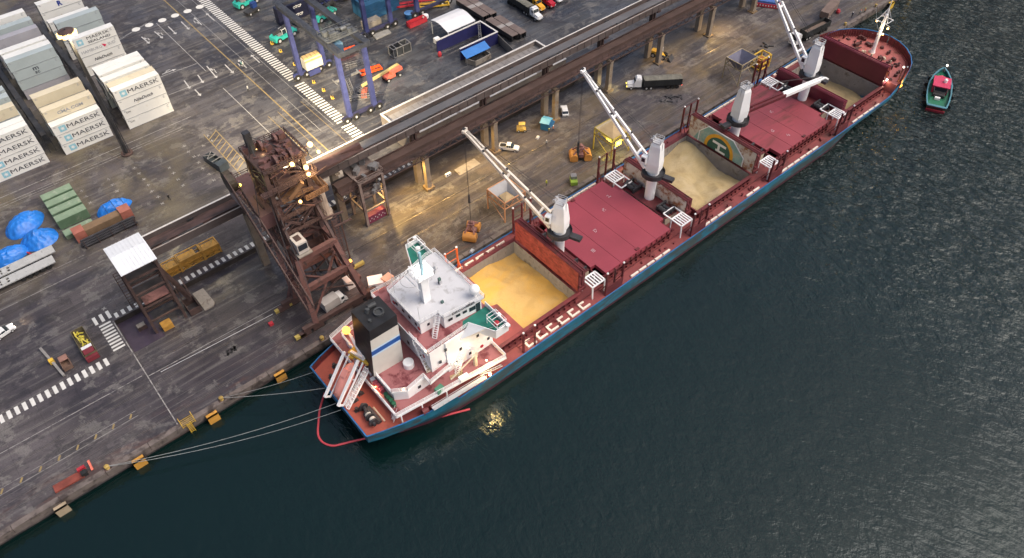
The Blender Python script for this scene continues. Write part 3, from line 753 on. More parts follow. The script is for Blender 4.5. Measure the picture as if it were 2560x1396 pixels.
# low plates inside the stanchions, starboard
pl = MB(True)
for x in (78.4, 104.6, 132.0, 158.6): pl.box(x-.1, x+4.7, CY-13.3, CY-13.2, DK, 4.6)
pl.build('side_plate', COAM, SHIP)
# white slotted gangway platforms beside the masthouses
def table(x, y, rz=0., opened=True):
    t = MB(); t.T = Matrix.Translation((x, y, 0)) @ Matrix.Rotation(rz, 4, 'Z'); z = 5.4; a, b_ = 1.7, 1.45
    for p, q in (((-a, -b_), (a, -b_)), ((a, -b_), (a, b_)), ((a, b_), (-a, b_)), ((-a, b_), (-a, -b_))): t.bar((*p, z), (*q, z), .32, .2)
    for i in range(4):
        xx = -a+.75+i*.68; t.box(xx-.16, xx+.16, -b_, b_, z-.06, z+.08)
    if opened:
        for p, q in (((-a, b_), (-a, b_+2.4)), ((-a, b_+2.4), (a, b_+2.4)), ((a, b_+2.4), (a, b_))): t.bar((*p, z), (*q, z), .28, .18)
    for sx_ in (-a, a):
        t.bar((sx_, -b_, z), (sx_, -b_-.2, DK), .24)
        t.bar((sx_, b_, z), (sx_, b_, DK), .24)
    t.build('slotted_platform', SHIPW, SHIP)
table(77.4, CY-10.4, 0, False); table(104.2, CY-10.3); table(103.2, CY+9.4, R(180)); table(134.2, CY-10.7, 0, False)
table(162.0, CY-10.2); table(160.6, CY+9.4, R(180))
# white lashing sockets along the deck edge
l = MB(True)
def comb(x0, n, y, side, L=2.1):
    for i in range(n):
        x = x0+i*2.9
        l.box(x, x+.42, y, y+side*1.25, DK, DK+.35); l.box(x+.0, x+2.2, y+side*1.25, y+side*1.62, DK, DK+.35); l.box(x, x+1.6, y-side*.1, y+side*.24, DK, DK+.3)
comb(57.6, 6, CY-11.4, -1); comb(52.8, 7, CY+11.0, 1)
LASH = mat('lashing_frame_paint', (.74, .66, .58), .5, var=.08, stain=(.5, .25, .15), amt=.36)
for a, b_ in ((86, 97.5), (109, 118), (124, 127), (137, 150), (166, 178)):
    x = a
    while x < b_:
        l.box(x, x+2.1, CY-13.25, CY-12.85, DK, DK+.42); x += 2.45
for a, b_ in ((86, 99), (137, 156), (168, 180)):
    x = a
    while x < b_:
        l.box(x, x+2.3, CY+12.8, CY+13.2, DK, DK+.45); x += 2.5
l.build('lashing_frame', LASH, SHIP)
# deck clutter: vents, mushroom heads, pipes
cl = MB(); rr = random.Random(11)
for _ in range(60):
    x = rr.uniform(56, 182); y = CY+rr.choice((-1, 1))*rr.uniform(11.4, 12.6)
    if rr.random() < .5: cl.lathe((x, y, DK), [(.14, 0), (.14, .6), (.28, .62), (.24, .8)], 8)
    else: cl.rbox(x, y, DK, rr.uniform(.3, .9), rr.uniform(.2, .5), rr.uniform(.2, .6), rr.uniform(0, 1.5))
for yy in (CY-11.0, CY+11.0): cl.tube((52, yy, DK+.25), (184, yy, DK+.25), .12, n=6)
cl.build('deck_fittings', COAM, SHIP)
# -- forecastle outfit
m_ = MB(); m_.lathe((193.6, CY, 4.8), [(.75, 0), (.5, 1), (.42, 6.5), (.36, 11.4)], 12); m_.box(193.2, 194, CY-.5, CY+.5, 10.2, 10.35)
fm = m_.build('foremast', SHIPW, SHIP)
m_ = MB()
for sx_, sy_ in ((-1.5, 0), (1.5, 0)): m_.bar((193.6+sx_, CY-1.6, 14.6), (193.6+sx_, CY+1.6, 14.6), .1)
for yy in (-1.6, 1.6): m_.bar((192.1, CY+yy, 14.6), (195.1, CY+yy, 14.6), .1)
for sx_, sy_ in ((-1, -1.4), (1, -1.4), (-1, 1.4), (1, 1.4)): m_.bar((193.6+sx_, CY+sy_, 14.6), (193.6, CY, 18.0), .12)
m_.bar((193.6, CY, 16), (193.6, CY, 20.2), .16)
for sx_, sy_, z in ((-.4, -2.2, 13.6), (.1, 2.3, 13.6)): m_.bar((193.6, CY, z), (193.6+sx_, CY+sy_, z), .1)
m_.build('top_frame', SHIPW, fm)
for (dx, dy, z) in ((.3, 2.0, 13.3), (-.6, -1.9, 13.1), (.2, -.8, 10.6)):
    MB().ball((193.6+dx, CY+dy, z), .28, 10, 6).build('lamp_head', G_WARM, fm)
lamp('foremast_light', (193.6, CY+2.3, 12.6), 500, (1, .78, .5), .3, fm); lamp('foremast_light', (192.6, CY-2.1, 12.4), 500, (1, .78, .5), .3, fm)
g = MB(); rr = random.Random(5)
for (wx, wy) in ((187.6, CY+4.2), (187.4, CY-4.6)):
    g.cut(); g.box(wx-1.2, wx+2.2, wy-1.5, wy+1.5, 4.8, 5.0); g.tube((wx, wy-1.7, 5.9), (wx, wy+1.7, 5.9), .22, n=8)
    for k_ in (-1.4, -.3, .8): g.tube((wx, wy+k_, 5.9), (wx, wy+k_+.18, 5.9), .85, n=14)
    g.tube((wx, wy-1.0, 5.9), (wx, wy-.2, 5.9), .5, n=12); g.rbox(wx+1.6, wy, 5.0, 1.0, 1.4, 1.1); g.tube((wx+2.4, wy+.6, 5.2), (wx+5.4, wy*.75+CY*.25, 5.2), .18, n=8)
for (bx, by) in ((194.4, CY+4.6), (196.2, CY-3.2), (192.6, CY-8.2), (190.4, CY+9.), (188, CY+10.4), (196.0, CY+1.8), (189.6, CY-10.2), (186.6, CY-8.8), (191.8, CY-5.8), (187.8, CY+8.2)):
    g.cut()
    for k_ in (-.45, .45): g.lathe((bx+k_, by, 4.8), [(.3, 0), (.26, .7), (.36, .75), (.3, .9)], 10)
    g.rbox(bx, by, 4.8, 1.7, .7, .12)
g.cut()
for _ in range(46):
    x = rr.uniform(185.6, 197.5); b_ = max(1.5, bd_at(x)-1.6); y = CY+rr.uniform(-b_, b_); g.cut(); g.rbox(x, y, 4.8, rr.uniform(.3, 1.5), rr.uniform(.25, .9), rr.uniform(.2, 1.1), rr.uniform(0, 3))
g.build('windlass_gear', mat('brown_deck_machinery', (.075, .028, .026), .6, .1, var=.4), SHIP)
g = MB()
for _ in range(16): g.rbox(188+rr.uniform(-2, 6), CY+rr.uniform(-7, 7), 4.8, rr.uniform(.3, .7), rr.uniform(.3, .6), rr.uniform(.3, .9), rr.uniform(0, 1))
g.path([(185.2, CY+11.6, 4.8), (190, CY+9.6, 4.8)], .06); g.rail([(184.8, CY+12.8, 4.8), (189.6, CY+12.4, 4.8)], 1.1)
g.build('forecastle_fittings', CREAM, SHIP)
mr = MB(); mr.bar((186.4, CY-12.2, 4.4), (186.4, CY-12.2, 9.0), .3); b_l = mr.build('deck_lamp_post', COAM, SHIP)
MB().ball((186.4, CY-12.2, 9.2), .22, 8, 5).build('lamp_head', G_WHITE, b_l)
ol = MB().rbox(187.3, CY-12.9, 3.2, .9, .5, .5); olo = ol.build('amber_side_lamp', G_ORG, SHIP)
lamp('amber_side_light', (187.6, CY-13.9, 4.6), 550, (1, .42, .06), .2, olo)
MB().rbox(184.1, CY-10.2, 5.2, .5, .4, .3).build('deck_lamp', G_WHITE, SHIP); lamp('deck_light', (183.9, CY-10.4, 5.0), 120, (1, .8, .55), .2, SHIP)

# ================================================================== accommodation block
ACC = []
a = MB(); AO = [(28.5, CY-10.7), (51.6, CY-13.4), (51.6, CY+13.4), (34.4, CY+13.4), (28.5, CY+12.0)]
a.prism(AO, 4.55, 4.9); a.build('boat_deck', DECKA, SHIP)
a = MB(); pr_ = [(x, y, 4.9) for x, y in AO]
a.wall(AO, 4.45, 4.98, .16, True); a.rail(pr_, 1.1, 3, .04, 1.9, True)
for x in (29.3, 33.5, 38.6): 
    a.bar((x, CY-10.8-(x-28.5)*.117, DK), (x, CY-10.8-(x-28.5)*.117, 4.6), .22); a.bar((x, CY+11.8, DK), (x, CY+11.8, 4.6), .22)
a.wall([(51.55, CY-13.2), (51.55, CY-9.4)], 4.9, 6.1, .12)
a.build('boat_deck_rail', SHIPW, SHIP)
a = MB(); a.box(29.2, 51.4, CY-8.6, CY+8.6, DK, 4.54); a.build('lower_deckhouse', SHIPW, SHIP)
# B level house
B = [(30.2, CY-7.6), (32.4, CY-9.0), (51.0, CY-8.6), (51.0, CY+8.6), (30.2, CY+8.6)]
a = MB(); a.prism(B, 4.9, 7.7); bh = a.build('deckhouse', SHIPW, SHIP)
Bd = [(29.9, CY-7.8), (32.3, CY-9.3), (36.3, CY-8.7), (36.3, CY-10.7), (41.4, CY-10.1), (41.4, CY+9.2), (29.9, CY+9.0)]
a = MB(); a.prism(Bd, 7.7, 7.92); a.build('funnel_deck', DECKA, SHIP)
a = MB(); a.wall(Bd, 7.6, 8.0, .12, True); a.rail([(x, y, 7.95) for x, y in Bd], 1.05, 3, .035, 1.7, True); a.build('funnel_deck_rail', SHIPW, SHIP)
# main house
MHa = [(38.0, CY-9.0), (51.8, CY-8.4), (51.8, CY+8.4), (38.0, CY+9.0)]
a = MB(); a.prism(MHa, 7.9, 13.7); a.box(41.4, 51.9, CY-9.1, CY+9.1, 4.9, 13.6)
mh = a.build('accommodation_block', SHIPW, SHIP)
wz = MB(True)
for x, z in ((39.6, 9.2), (41.0, 11.6), (44.2, 9.1), (46.4, 12.2), (48.2, 9.7), (50.6, 6.8), (50.9, 12.0), (43.2, 6.0), (46.2, 6.0)):
    wz.box(x, x+.55, CY-9.2, CY-9.08, z, z+.7)
for y, z in ((CY-6, 9.2), (CY-2, 9.2), (CY+4, 9.2), (CY-4, 11.6), (CY+2, 11.6), (CY+6, 11.6)): wz.box(37.93, 38.02, y, y+.6, z, z+.7)
wz.box(34.6, 35.2, CY-9.05, CY-8.96, 5.9, 6.6)
wz.build('window', GLASS, mh)
RD = MB(True)
for p in ((38., CY-6.9, 10.8), (38., CY+1, 11.), (49.2, CY-9.14, 6.2)): RD.tube(p, (p[0]-.12 if p[0] < 39 else p[0], p[1] if p[0] < 39 else p[1]-.12, p[2]), .38, n=12)
RD.build('lifebuoy', REDP, mh)
# bridge deck with wings
wd = 13.9
bdk = [(37.6, CY-8.9), (47.4, CY-8.7), (49.4, CY-13.6), (52.2, CY-13.6), (52.2, CY+14.6), (49.4, CY+14.6), (47.4, CY+8.9), (37.6, CY+9.1)]
a = MB(); a.prism(bdk, 13.65, wd); a.build('bridge_deck', DECKA, SHIP)
a = MB(); a.prism([(45.6, CY-8.7), (47.4, CY-8.7), (49.4, CY-13.5), (52.1, CY-13.5), (52.1, CY-7.2), (46.8, CY-7.2)], wd, wd+.02).cut()
a.prism([(45.6, CY+8.8), (47.4, CY+8.8), (49.4, CY+14.5), (52.1, CY+14.5), (52.1, CY+7.2), (46.8, CY+7.2)], wd, wd+.02)
a.build('bridge_wing_deck', GREEND, SHIP)
a = MB()
for sg in (-1, 1):
    w1 = 13.6 if sg < 0 else 14.6
    a.wall([(46.9, CY+sg*8.8), (49.4, CY+sg*w1), (52.2, CY+sg*w1), (52.2, CY+sg*7)], 12.9, wd+1.15, .14)
    a.prism([(49.4, CY+sg*w1), (52.2, CY+sg*w1), (52.2, CY+sg*8.6), (47.6, CY+sg*8.6)], 13.3, 13.6)
    a.rail([(37.6, CY+sg*9.0, wd), (46.9, CY+sg*8.8, wd)], 1.1, 3, .035, 1.6)
a.rail([(37.6, CY-9, wd), (37.6, CY-3.5, wd)], 1.1, 3, .035, 1.6); a.rail([(37.6, CY+3.5, wd), (37.6, CY+9, wd)], 1.1, 3, .035, 1.6)
a.wall([(37.6, CY-9), (37.6, CY+9)], 13.5, 14., .12)
# flared plate between the main house and the starboard wing
for sg in (-1,):
    a._add([(44.5, CY+sg*9.15, 12.2), (51.8, CY+sg*9.15, 12.2), (51.8, CY+sg*12.6, wd), (48.6, CY+sg*12.0, wd+1.1), (46.9, CY+sg*8.95, wd+1.1)], [(0, 1, 2, 3), (0, 3, 4)])
a.build('bridge_bulwark', SHIPW, SHIP)
# wing cages
for sg, w1 in ((-1, 13.4), (1, 14.4)):
    c = MB(); y0_, y1_ = CY+sg*(w1-3), CY+sg*w1
    for x in (49.9, 52.0):
        for y in (y0_, y1_): c.bar((x, y, wd), (x, y, wd+2.3), .09)
    for z in (1.2, 2.3):
        c.bar((49.9, y0_, wd+z), (52, y0_, wd+z), .08); c.bar((49.9, y1_, wd+z), (52, y1_, wd+z), .08); c.bar((49.9, y0_, wd+z), (49.9, y1_, wd+z), .08); c.bar((52, y0_, wd+z), (52, y1_, wd+z), .08)
    c.bar((49.9, (y0_+y1_)/2, wd+2.3), (52, (y0_+y1_)/2, wd+2.3), .08); c.build('wing_awning_frame', SHIPW, SHIP)
    c = MB(); c.lathe((51, CY+sg*(w1-1.6), wd), [(.5, 0), (.55, .6), (.3, .8)], 12); c.build('binnacle', REDP if sg < 0 else SHIPW, SHIP)
    c = MB(); c.rbox(51.9, CY+sg*(w1+.5), wd+.8, .7, .7, .5); c.build('wing_lamp', SHIPW, SHIP)
# wheelhouse
WHp = [(39.4, CY-4.7), (43.4, CY-4.9), (43.4, CY-6.4), (51.2, CY-7.2), (51.2, CY+7.2), (49.8, CY+7.2), (39.4, CY+5.0)]
a = MB(); a.prism(WHp, wd, 16.9); whs = a.build('wheelhouse', SHIPW, SHIP)
Rf = [(39.2, CY-4.9), (43.2, CY-5.1), (43.2, CY-6.6), (48.6, CY-7.3), (51.7, CY-7.6), (51.7, CY+7.6), (49.6, CY+7.6), (39.2, CY+5.2)]
a = MB(); a.prism(Rf, 16.9, 17.12); a.build('roof', ROOFW, whs)
a = MB(); a.rail([(x, y, 17.12) for x, y in Rf], 1.0, 3, .03, 1.5, True); a.build('roof_rail', SHIPW, whs)
g = MB(True)
for x in (44.2, 45.8, 47.2): g.ext([(x, CY-6.5-(x-43.4)*.1, 15.4), (x+.85, CY-6.5-(x+.85-43.4)*.1, 15.4), (x+.85, CY-6.5-(x+.85-43.4)*.1, 16.0), (x, CY-6.5-(x-43.4)*.1, 16.0)], (0, -.08, 0))
g.ext([(48.6, CY-6.95, 14.9), (49.9, CY-7.08, 14.9), (49.9, CY-7.08, 15.9), (48.6, CY-6.95, 15.9)], (0, -.08, 0))
g.ext([(50.0, CY-7.1, 14.), (50.9, CY-7.18, 14.), (50.9, CY-7.18, 16.2), (50., CY-7.1, 16.2)], (0, -.08, 0))
g.box(40.8, 41.3, CY-4.86, CY-4.78, 15.2, 15.8)
for y in (-3.6, -1.6, .4, 2.6): g.box(39.3, 39.41, CY+y, CY+y+.6, 15.2, 15.8)
g.build('window', GLASS, whs)
g = MB(True)
for y in (CY-4.2, CY+3.8): g.tube((39.4, y, 15.1), (39.28, y, 15.1), .38, n=12)
g.build('lifebuoy', REDP, whs)
_ang = math.atan2(-.65, 7.8)
text_obj('DISCOVERER', 'ship_name', mat('dark_lettering', (.06, .06, .07), .6), whs, Matrix.Translation(Vector((47.1, CY-7.42, 17.55))-Vector((110, CY, WZ))-Vector((0, 0, 0))) @ Matrix.Rotation(_ang, 4, 'Z') @ Matrix.Rotation(R(90), 4, 'X'), .8, .02, sx=1.05)
st = MB()      # outside ladders
def stair(p, q, wd_=.8, n=10, m=SHIPW):
    st.cut()
    p, q = Vector(p), Vector(q); d_ = (q-p); s_ = Vector((-d_.y, d_.x, 0)).normalized()*wd_/2
    for k in (-1, 1):
        st.bar(p+s_*k, q+s_*k, .08, .2); st.bar(p+s_*k+Vector((0, 0, .9)), q+s_*k+Vector((0, 0, .9)), .06)
    for i in range(n+1):
        c_ = p+d_*i/n; st.bar(c_-s_, c_+s_, .11, .04)
stair((40.6, CY-7.0, 13.95), (42.9, CY-5.5, 17.0)); stair((37.6, CY-8.4, 8.0), (37.5, CY-5.2, 13.8)); stair((42.2, CY-10.4, 4.95), (44.2, CY-9.7, 8.0)); stair((28.2, CY-9.2, DK), (29.4, CY-9.4, 4.8))
st.build('outside_ladder', SHIPW, SHIP)
# radar mast and roof gear
a = MB(); a.prism([(42.6, CY-1.7), (44.2, CY-1.5), (44.2, CY-.3), (42.8, CY-.1)], 17.1, 23.6); rm = a.build('radar_mast', SHIPW, SHIP)
a = MB(); a.box(41.8, 45.2, CY-2.2, CY+.9, 23.6, 23.75); a.rail([(41.8, CY-2.2, 23.75), (45.2, CY-2.2, 23.75), (45.2, CY+.9, 23.75), (41.8, CY+.9, 23.75)], 1., 2, .04, 1.1, True)
a.bar((42.4, CY-2., 24.6), (42.4, CY+1.5, 24.6), .3, .14); a.bar((42.4, CY, 23.7), (42.4, CY, 24.6), .14); a.bar((44.6, CY-.6, 23.7), (44.6, CY-.6, 26), .1); a.bar((41.6, CY-2.8, 22.4), (41.6, CY+2.2, 22.4), .1)
a.ball((45.1, CY+.6, 24.6), .35); a.build('radar_platform', SHIPW, rm)
a = MB(); a.bar((43.6, CY-.9, 23.7), (43.6, CY-.9, 29.2), .42, .42); a.build('signal_pole', mat('pale_blue_paint', (.35, .6, .68), .4), rm)
a = MB(); a.lathe((50.6, CY-6.2, 17.1), [(.35, 0), (.3, .9), (.8, 1.2)], 12); a.ball((50.6, CY-6.2, 19.0), 1.0, 16, 9); a.build('satellite_dome', SHIPW, SHIP, smooth=False)
a = MB(True); a.ball((49, CY+3.6, 17.8), .4); a.rbox(47.6, CY+.3, 17.1, .5, .5, .9)
a.bar((40.0, CY+4, 17.1), (40.0, CY+4, 23.5), .05); a.bar((39.6, CY-4.6, 17.1), (39.6, CY-4.6, 21), .05)
a.auto = False; a.path([(44+1.9*math.cos(t*math.pi/12), CY+4.6+1.9*math.sin(t*math.pi/12), 17.15) for t in range(20)], .04)
a.build('roof_aerials', GALV, SHIP)
a = MB(); a.rbox(47.6, CY+.4, 17.12, .5, .4, 1.5); a.rbox(45.2, CY-3.6, 17.12, .5, .4, .5); a.build('roof_locker', mat('dull_green_locker', (.07, .13, .12), .6), SHIP)
# funnel
a = MB(); f0 = [(29.4, CY+2.9), (29.4, CY-2.9), (35.6, CY-3.2), (35.6, CY+3.2)]; f1 = [(30.7, CY+3.), (30.7, CY-2.8), (36.3, CY-2.8), (36.3, CY+3.)]
def fl(t): return [(p[0]+(q[0]-p[0])*t, p[1]+(q[1]-p[1])*t, 7.92+12.2*t) for p, q in zip(f0, f1)]
lv = [0, .44, .47, .56, .59, .80, 1.]; vs = [p for t in lv for p in fl(t)]; fs = []; ms = []
for k in range(6):
    for i in range(4):
        fs.append((k*4+i, k*4+(i+1) % 4, (k+1)*4+(i+1) % 4, (k+1)*4+i))
        ms.append(0 if i in (0, 2) or k == 5 else (1 if k in (0, 4) else (2 if k in (1, 3) else 3)))
fs.append((24, 25, 26, 27)); ms.append(0)
b0 = len(a.v); a.v += [Vector(p) for p in vs]; a.f += [list(f_) for f_ in fs]; a.m += ms
fo = a.build('funnel', [FUNB, mat('funnel_cream', (.62, .60, .55), .45, var=.05), mat('funnel_pale_blue', (.5, .68, .86), .45, var=.03), FUNS], SHIP)
a = MB(); a.lathe((34.2, CY-.4, 20.1), [(.95, 0), (.95, .5), (.7, .5), (.7, .1)], 16); a.tube((32.6, CY+1, 20.1), (32.9, CY+1, 20.9), .4, n=10); a.tube((33.3, CY+1.6, 20.5), (34.8, CY+1.4, 20.6), .42, n=10); a.lathe((32, CY-1, 20.1), [(.3, 0), (.3, .5)], 8)
a.build('exhaust_pipes', SOOT, fo)
a = MB(); a.lathe((35.6, CY-5.0, 7.92), [(1.0, 0), (1.0, 1.2), (.85, 1.3)], 20); a.build('white_drum_tank', SHIPW, SHIP)
a = MB()
for i in range(8): a.bar((37.0+.1*i, CY-8.6+i*.25, 8.3+.12*i), (39.2, CY-9.0+i*.22, 8.3+.12*i), .14)
a.build('timber_planks', CREAM, SHIP)
# free fall lifeboat on its ramp
a = MB()
P0, P1 = Vector((22.3, CY-.4, 4.2)), Vector((29.0, CY+1.4, 10.2)); dd = (P1-P0).normalized(); ss = dd.cross(Vector((0, 0, 1))).normalized()
uu_ = ss.cross(dd).normalized()
for k in (-1.65, 1.65):
    a.bar(P0+ss*k, P1+ss*k, .24, .3); a.bar(P0+ss*k+uu_*1.7, P1+ss*k+uu_*1.9, .42, .46); a.bar(P0+ss*k, P0+ss*k+uu_*1.7, .3); a.bar(P1+ss*k, P1+ss*k+Vector((.5, 0, -5.4)), .34)
    a.bar(P0+ss*k+dd*2.2, P0+ss*k+dd*2.2+Vector((0, 0, -3.2)), .22)
a.bar(P1-ss*1.6, P1+ss*1.6, .5, .4); a.bar(P0-ss*1.6+dd*5, P0+ss*1.6+dd*5, .2)
top = P1+Vector((1.2, 4.2, 1.4)); a.bar(P1+ss*1.6, top, .7, .8, .4); a.bar(P1-ss*1.6, P1+ss*1.6+Vector((0, 0, .8)), .5)
for k in (-2.9, -2.2):
    a.bar(P0+ss*-k+Vector((0, 0, -.3)), P1+ss*-k+Vector((-.5, 0, -2.)), .16)
for t in range(12):
    q = P0+dd*(t*.75)+Vector((0, 0, -.35)); a.bar(q+ss*2.2, q+ss*2.9, .14, .05)
a.rail([P0+ss*2.2+Vector((0, 0, -.3)), P1+ss*2.2+Vector((-.5, 0, -2))], 1., 2, .035, 1.2); a.rail([P0+ss*2.9+Vector((0, 0, -.3)), P1+ss*2.9+Vector((-.5, 0, -2))], 1., 2, .035, 1.2)
ramp = a.build('lifeboat_ramp', SHIPW, SHIP)
a = MB(); a.bar(P1-ss*2.2+Vector((.7, 0, -.2)), P1+ss*2.6+Vector((.7, 0, -.2)), 2.2, .5); a.bar(P1-ss*.9+Vector((-.6, .6, -.6)), P1+ss*.3+Vector((-.6, .8, -.6)), .9, .3); a.build('yellow_cradle', YEL, ramp)
lb = MB(); N = 14; prof = [(0, .25), (.06, .8), (.18, 1.15), (.4, 1.3), (.7, 1.25), (.88, .95), (.97, .5), (1, .1)]
uu = ss.cross(dd).normalized(); L = 7.2; c0 = P0+dd*.6+uu*.35; vs = []
for t, r_ in prof:
    for i in range(N):
        an = 2*math.pi*i/N; vs.append(c0+dd*L*t+ss*(r_*math.cos(an))+uu*(r_*(.8 if math.sin(an) < 0 else .95)*math.sin(an)))
fs = [(k*N+i, k*N+(i+1) % N, (k+1)*N+(i+1) % N, (k+1)*N+i) for k in range(7) for i in range(N)]+[tuple(range(N-1, -1, -1)), tuple(range(7*N, 8*N))]
lb._add(vs, fs); LBM = mat('faded_orange_lifeboat', (.74, .30, .25), .45, var=.08, stain=(.6, .2, .16), amt=.35)
lbo = lb.build('lifeboat', LBM, SHIP, smooth=True)
lb = MB(); q = c0+dd*L*.72+uu*1.0; lb.bar(q-dd*.9, q+dd*.7, 1.3, .75); lb.bar(c0+dd*1+uu*.95-ss*.3, c0+dd*4.6+uu*1.25-ss*.3, .12, .1); lb.build('conning_cupola', LBM, lbo)
MB().ball(top+Vector((-.3, .3, 1.0)), .75).build('stern_lamp_head', G_ORG, ramp)
lamp('stern_lamp', top+Vector((-.8, .8, 1.0)), 900, (1, .45, .1), .3, ramp)
# stern mooring gear
a = MB(); wxx = 27.0
for k_, (u_, r_) in enumerate(((0, .9), (.5, .45), (1.3, .9), (2.2, .85), (2.8, .45), (3.9, .9))):
    p = Vector((25.1, CY-8.0, 3.1))+Vector((.10, 1, 0))*u_; a.tube(p, p+Vector((.02, .3, 0)), r_, n=14)
a.tube((25.0, CY-8.6, 3.1), (25.6, CY-3.2, 3.1), .3, n=10); a.box(25.7, 26.6, CY-8.2, CY-4.2, DK, 2.8)
for (bx, by) in ((24.4, CY-3.2), (26.8, CY-.6), (26.6, CY+1.3), (25.2, CY-1.2), (24.6, CY+6.2), (26.4, CY+8.0), (27.6, CY+4)):
    a.cut(); a.lathe((bx, by, DK), [(.28, 0), (.25, .8), (.36, .85), (.3, 1.)], 10); a.rbox(bx+.1, by, DK, 1.2, .7, .15)
a.build('mooring_winch', DARK, SHIP)
a = MB(True); a.tube((25.25, CY-6.0, 3.1), (25.3, CY-5.5, 3.1), .62, n=14); a.tube((25.35, CY-7.5, 3.1), (25.3, CY-7, 3.1), .6, n=14); a.build('rope_drum', mat('white_rope', (.62, .6, .55), .8), SHIP)
a = MB(); a.box(26.9, 27.2, CY-8.4, CY-4.6, DK, 2.25); a.build('steel_rack', CREAM, SHIP)
a = MB(True)
for i, m_i in enumerate((2, 0, 0, 0)): a.cm = m_i; a.rbox(29.5, CY-1.6-i*.95, 4.9, .8, .8, .9)
a.cm = 0; a.rbox(29.5, CY+2.0, 4.9, .7, .7, 1.0)
a.cm = 1
for i in range(4): a.lathe((29.5, CY-6.0-i*.85, 4.9), [(.4, 0), (.4, 1.0)], 10)
a.build('deck_locker', [mat('pink_red_locker', (.6, .12, .15), .5), mat('green_drum', (.02, .12, .06), .5), SHIPW], SHIP)
a = MB(); a.rbox(37.6, CY-11.3, 4.9, 1.6, 1.0, 1.1, .15); a.build('green_locker', mat('sea_green_locker', (.08, .24, .16), .55, var=.2), SHIP)
a = MB(); a.rbox(42.6, CY-12.1, 4.9, 1.9, 1.0, .8, -.1); a.build('life_raft_canister', SHIPW, SHIP)
a = MB(); a.lathe((46.2, CY-11.0, 4.9), [(.42, 0), (.36, 2.4), (.5, 2.6), (.2, 3.2)], 12); a.bar((46.2, CY-11., 7.9), (39.9, CY-11.9, 7.0), .2, .26); a.bar((46.2, CY-11, 7.2), (47.2, CY-10.2, 6.8), .5); a.build('provision_crane', CREAM, SHIP)
a = MB(); a.rail([(40.6, CY-10.6, 4.9), (42.9, CY-11.3, 4.9), (43.4, CY-10.3, 4.9)], 1.1, 3, .04, .6); a.build('companion_rail', YBEAM, SHIP)
a = MB()      # gangway stowed along the rail
a.bar((34.6, CY-13.2, 4.2), (46.2, CY-13.95, 4.2), .9, .12); a.bar((34.6, CY-13.6, 4.9), (46.2, CY-14.35, 4.9), .07); a.bar((34.6, CY-12.9, 4.9), (46.2, CY-13.6, 4.9), .07)
for t in range(12): a.bar((34.6+t*1.03, CY-13.6-t*.066, 4.2), (34.6+t*1.03, CY-13.6-t*.066, 4.9), .06)
a.bar((45.5, CY-13.4, 4.6), (50.5, CY-13.7, 3.4), .12); a.bar((45.5, CY-13.0, 4.6), (50.5, CY-13.3, 3.4), .12)
a.build('gangway', GALV, SHIP)
a = MB(); a.tube((33.0, CY-12.0, 3.2), (34.2, CY-12.1, 3.2), .7, n=14); a.rbox(35.5, CY-12, DK, 1.4, .8, 1.2); a.build('gangway_winch', COAM, SHIP)
# lamps on the accommodation
a = MB(True); LL = [(31.6, CY-9.2, 8.9), (37.4, CY-8.9, 14.9), (50.4, CY-9.6, 11.8), (45.8, CY-9.7, 9.2), (42.6, CY-9.9, 7.4), (30.8, CY+6.6, 9.4), (47.9, CY-12.2, 6.0)]
for p in LL: a.ball(p, .16, 8, 5)
a.build('deck_light', glow('deck_lamp_glow', (1, .72, .36), 16.), SHIP)
for p, e in zip(LL, (70, 50, 80, 80, 90, 40, 60)): lamp('deck_light_beam', (p[0], p[1]-1.1, p[2]+.1), e*.42, (1, .93, .84), .25, SHIP)
a = MB(); a.bar((46.4, CY-13.4, 4.9), (46.4, CY-14.9, 6.2), .1); bl_ = a.build('added_glint_lamp_bracket', SHIPW, SHIP); MB().ball((46.4, CY-15.1, 6.1), .24).build('lamp_head', glow('added_glint_lamp_glow', (1, .66, .25), 420.), bl_)  # lamp and bracket added outboard for a glint on the water
a = MB(True); a.bar((52.9, CY-9.8, 13.2), (53.4, CY-9.8, 13.0), .4); a.bar((52.9, CY+9.8, 13.2), (53.4, CY+9.8, 13.0), .4)
a.build('cargo_floodlight', G_WHITE, SHIP)
lamp('cargo_flood', (53.8, CY-9.8, 13.2), 4200, (1, .80, .50), .4, SHIP, spot=120, aim=(63, CY-3, 1)); lamp('cargo_flood', (53.8, CY+9.8, 13.2), 5500, (1, .80, .50), .4, SHIP, spot=120, aim=(67, CY+1, 3))
lamp('poop_flood', (28.6, CY-4, 6.8), 600, (1, .55, .3), .3, SHIP, spot=150, aim=(25, CY-4, 2))
MB().ball((28.7, CY-4, 6.6), .15, 8, 5).build('poop_lamp', G_WARM, SHIP)
lamp('roof_flood', (44.4, CY-.6, 24.4), 350, (1, .93, .86), .5, SHIP)
MB().ball((44.4, CY-.6, 24.2), .2).build('mast_lamp', G_WHITE, SHIP)

# ================================================================== CONTAINER STACKS
CW = mat('reefer_white', (.68, .69, .68), .45, var=.05, scale=.3, stain=(.50, .46, .38), amt=.38, sscale=.4, fine=.2)
CBW = mat('reefer_pale_blue_grey', (.36, .42, .44), .5, var=.06, scale=.3, stain=(.38, .42, .42), amt=.4, sscale=.4, fine=.2)
CCR = mat('reefer_cream', (.58, .53, .41), .5, var=.06, scale=.3, stain=(.48, .42, .32), amt=.42, sscale=.4, fine=.2)
CGR = mat('reefer_grey', (.33, .33, .37), .5, var=.08, scale=.3, stain=(.27, .27, .3), amt=.4, sscale=.4)
LET = mat('black_lettering', (.03, .035, .05), .5, var=0); LEG = mat('grey_lettering', (.26, .28, .32), .5, var=0)
LBL = mat('pale_blue_emblem', (.24, .50, .62), .5, var=.03); LNV = mat('navy_emblem', (.012, .03, .22), .5, var=.03); LRD = mat('red_emblem', (.55, .02, .09), .5, var=.03)
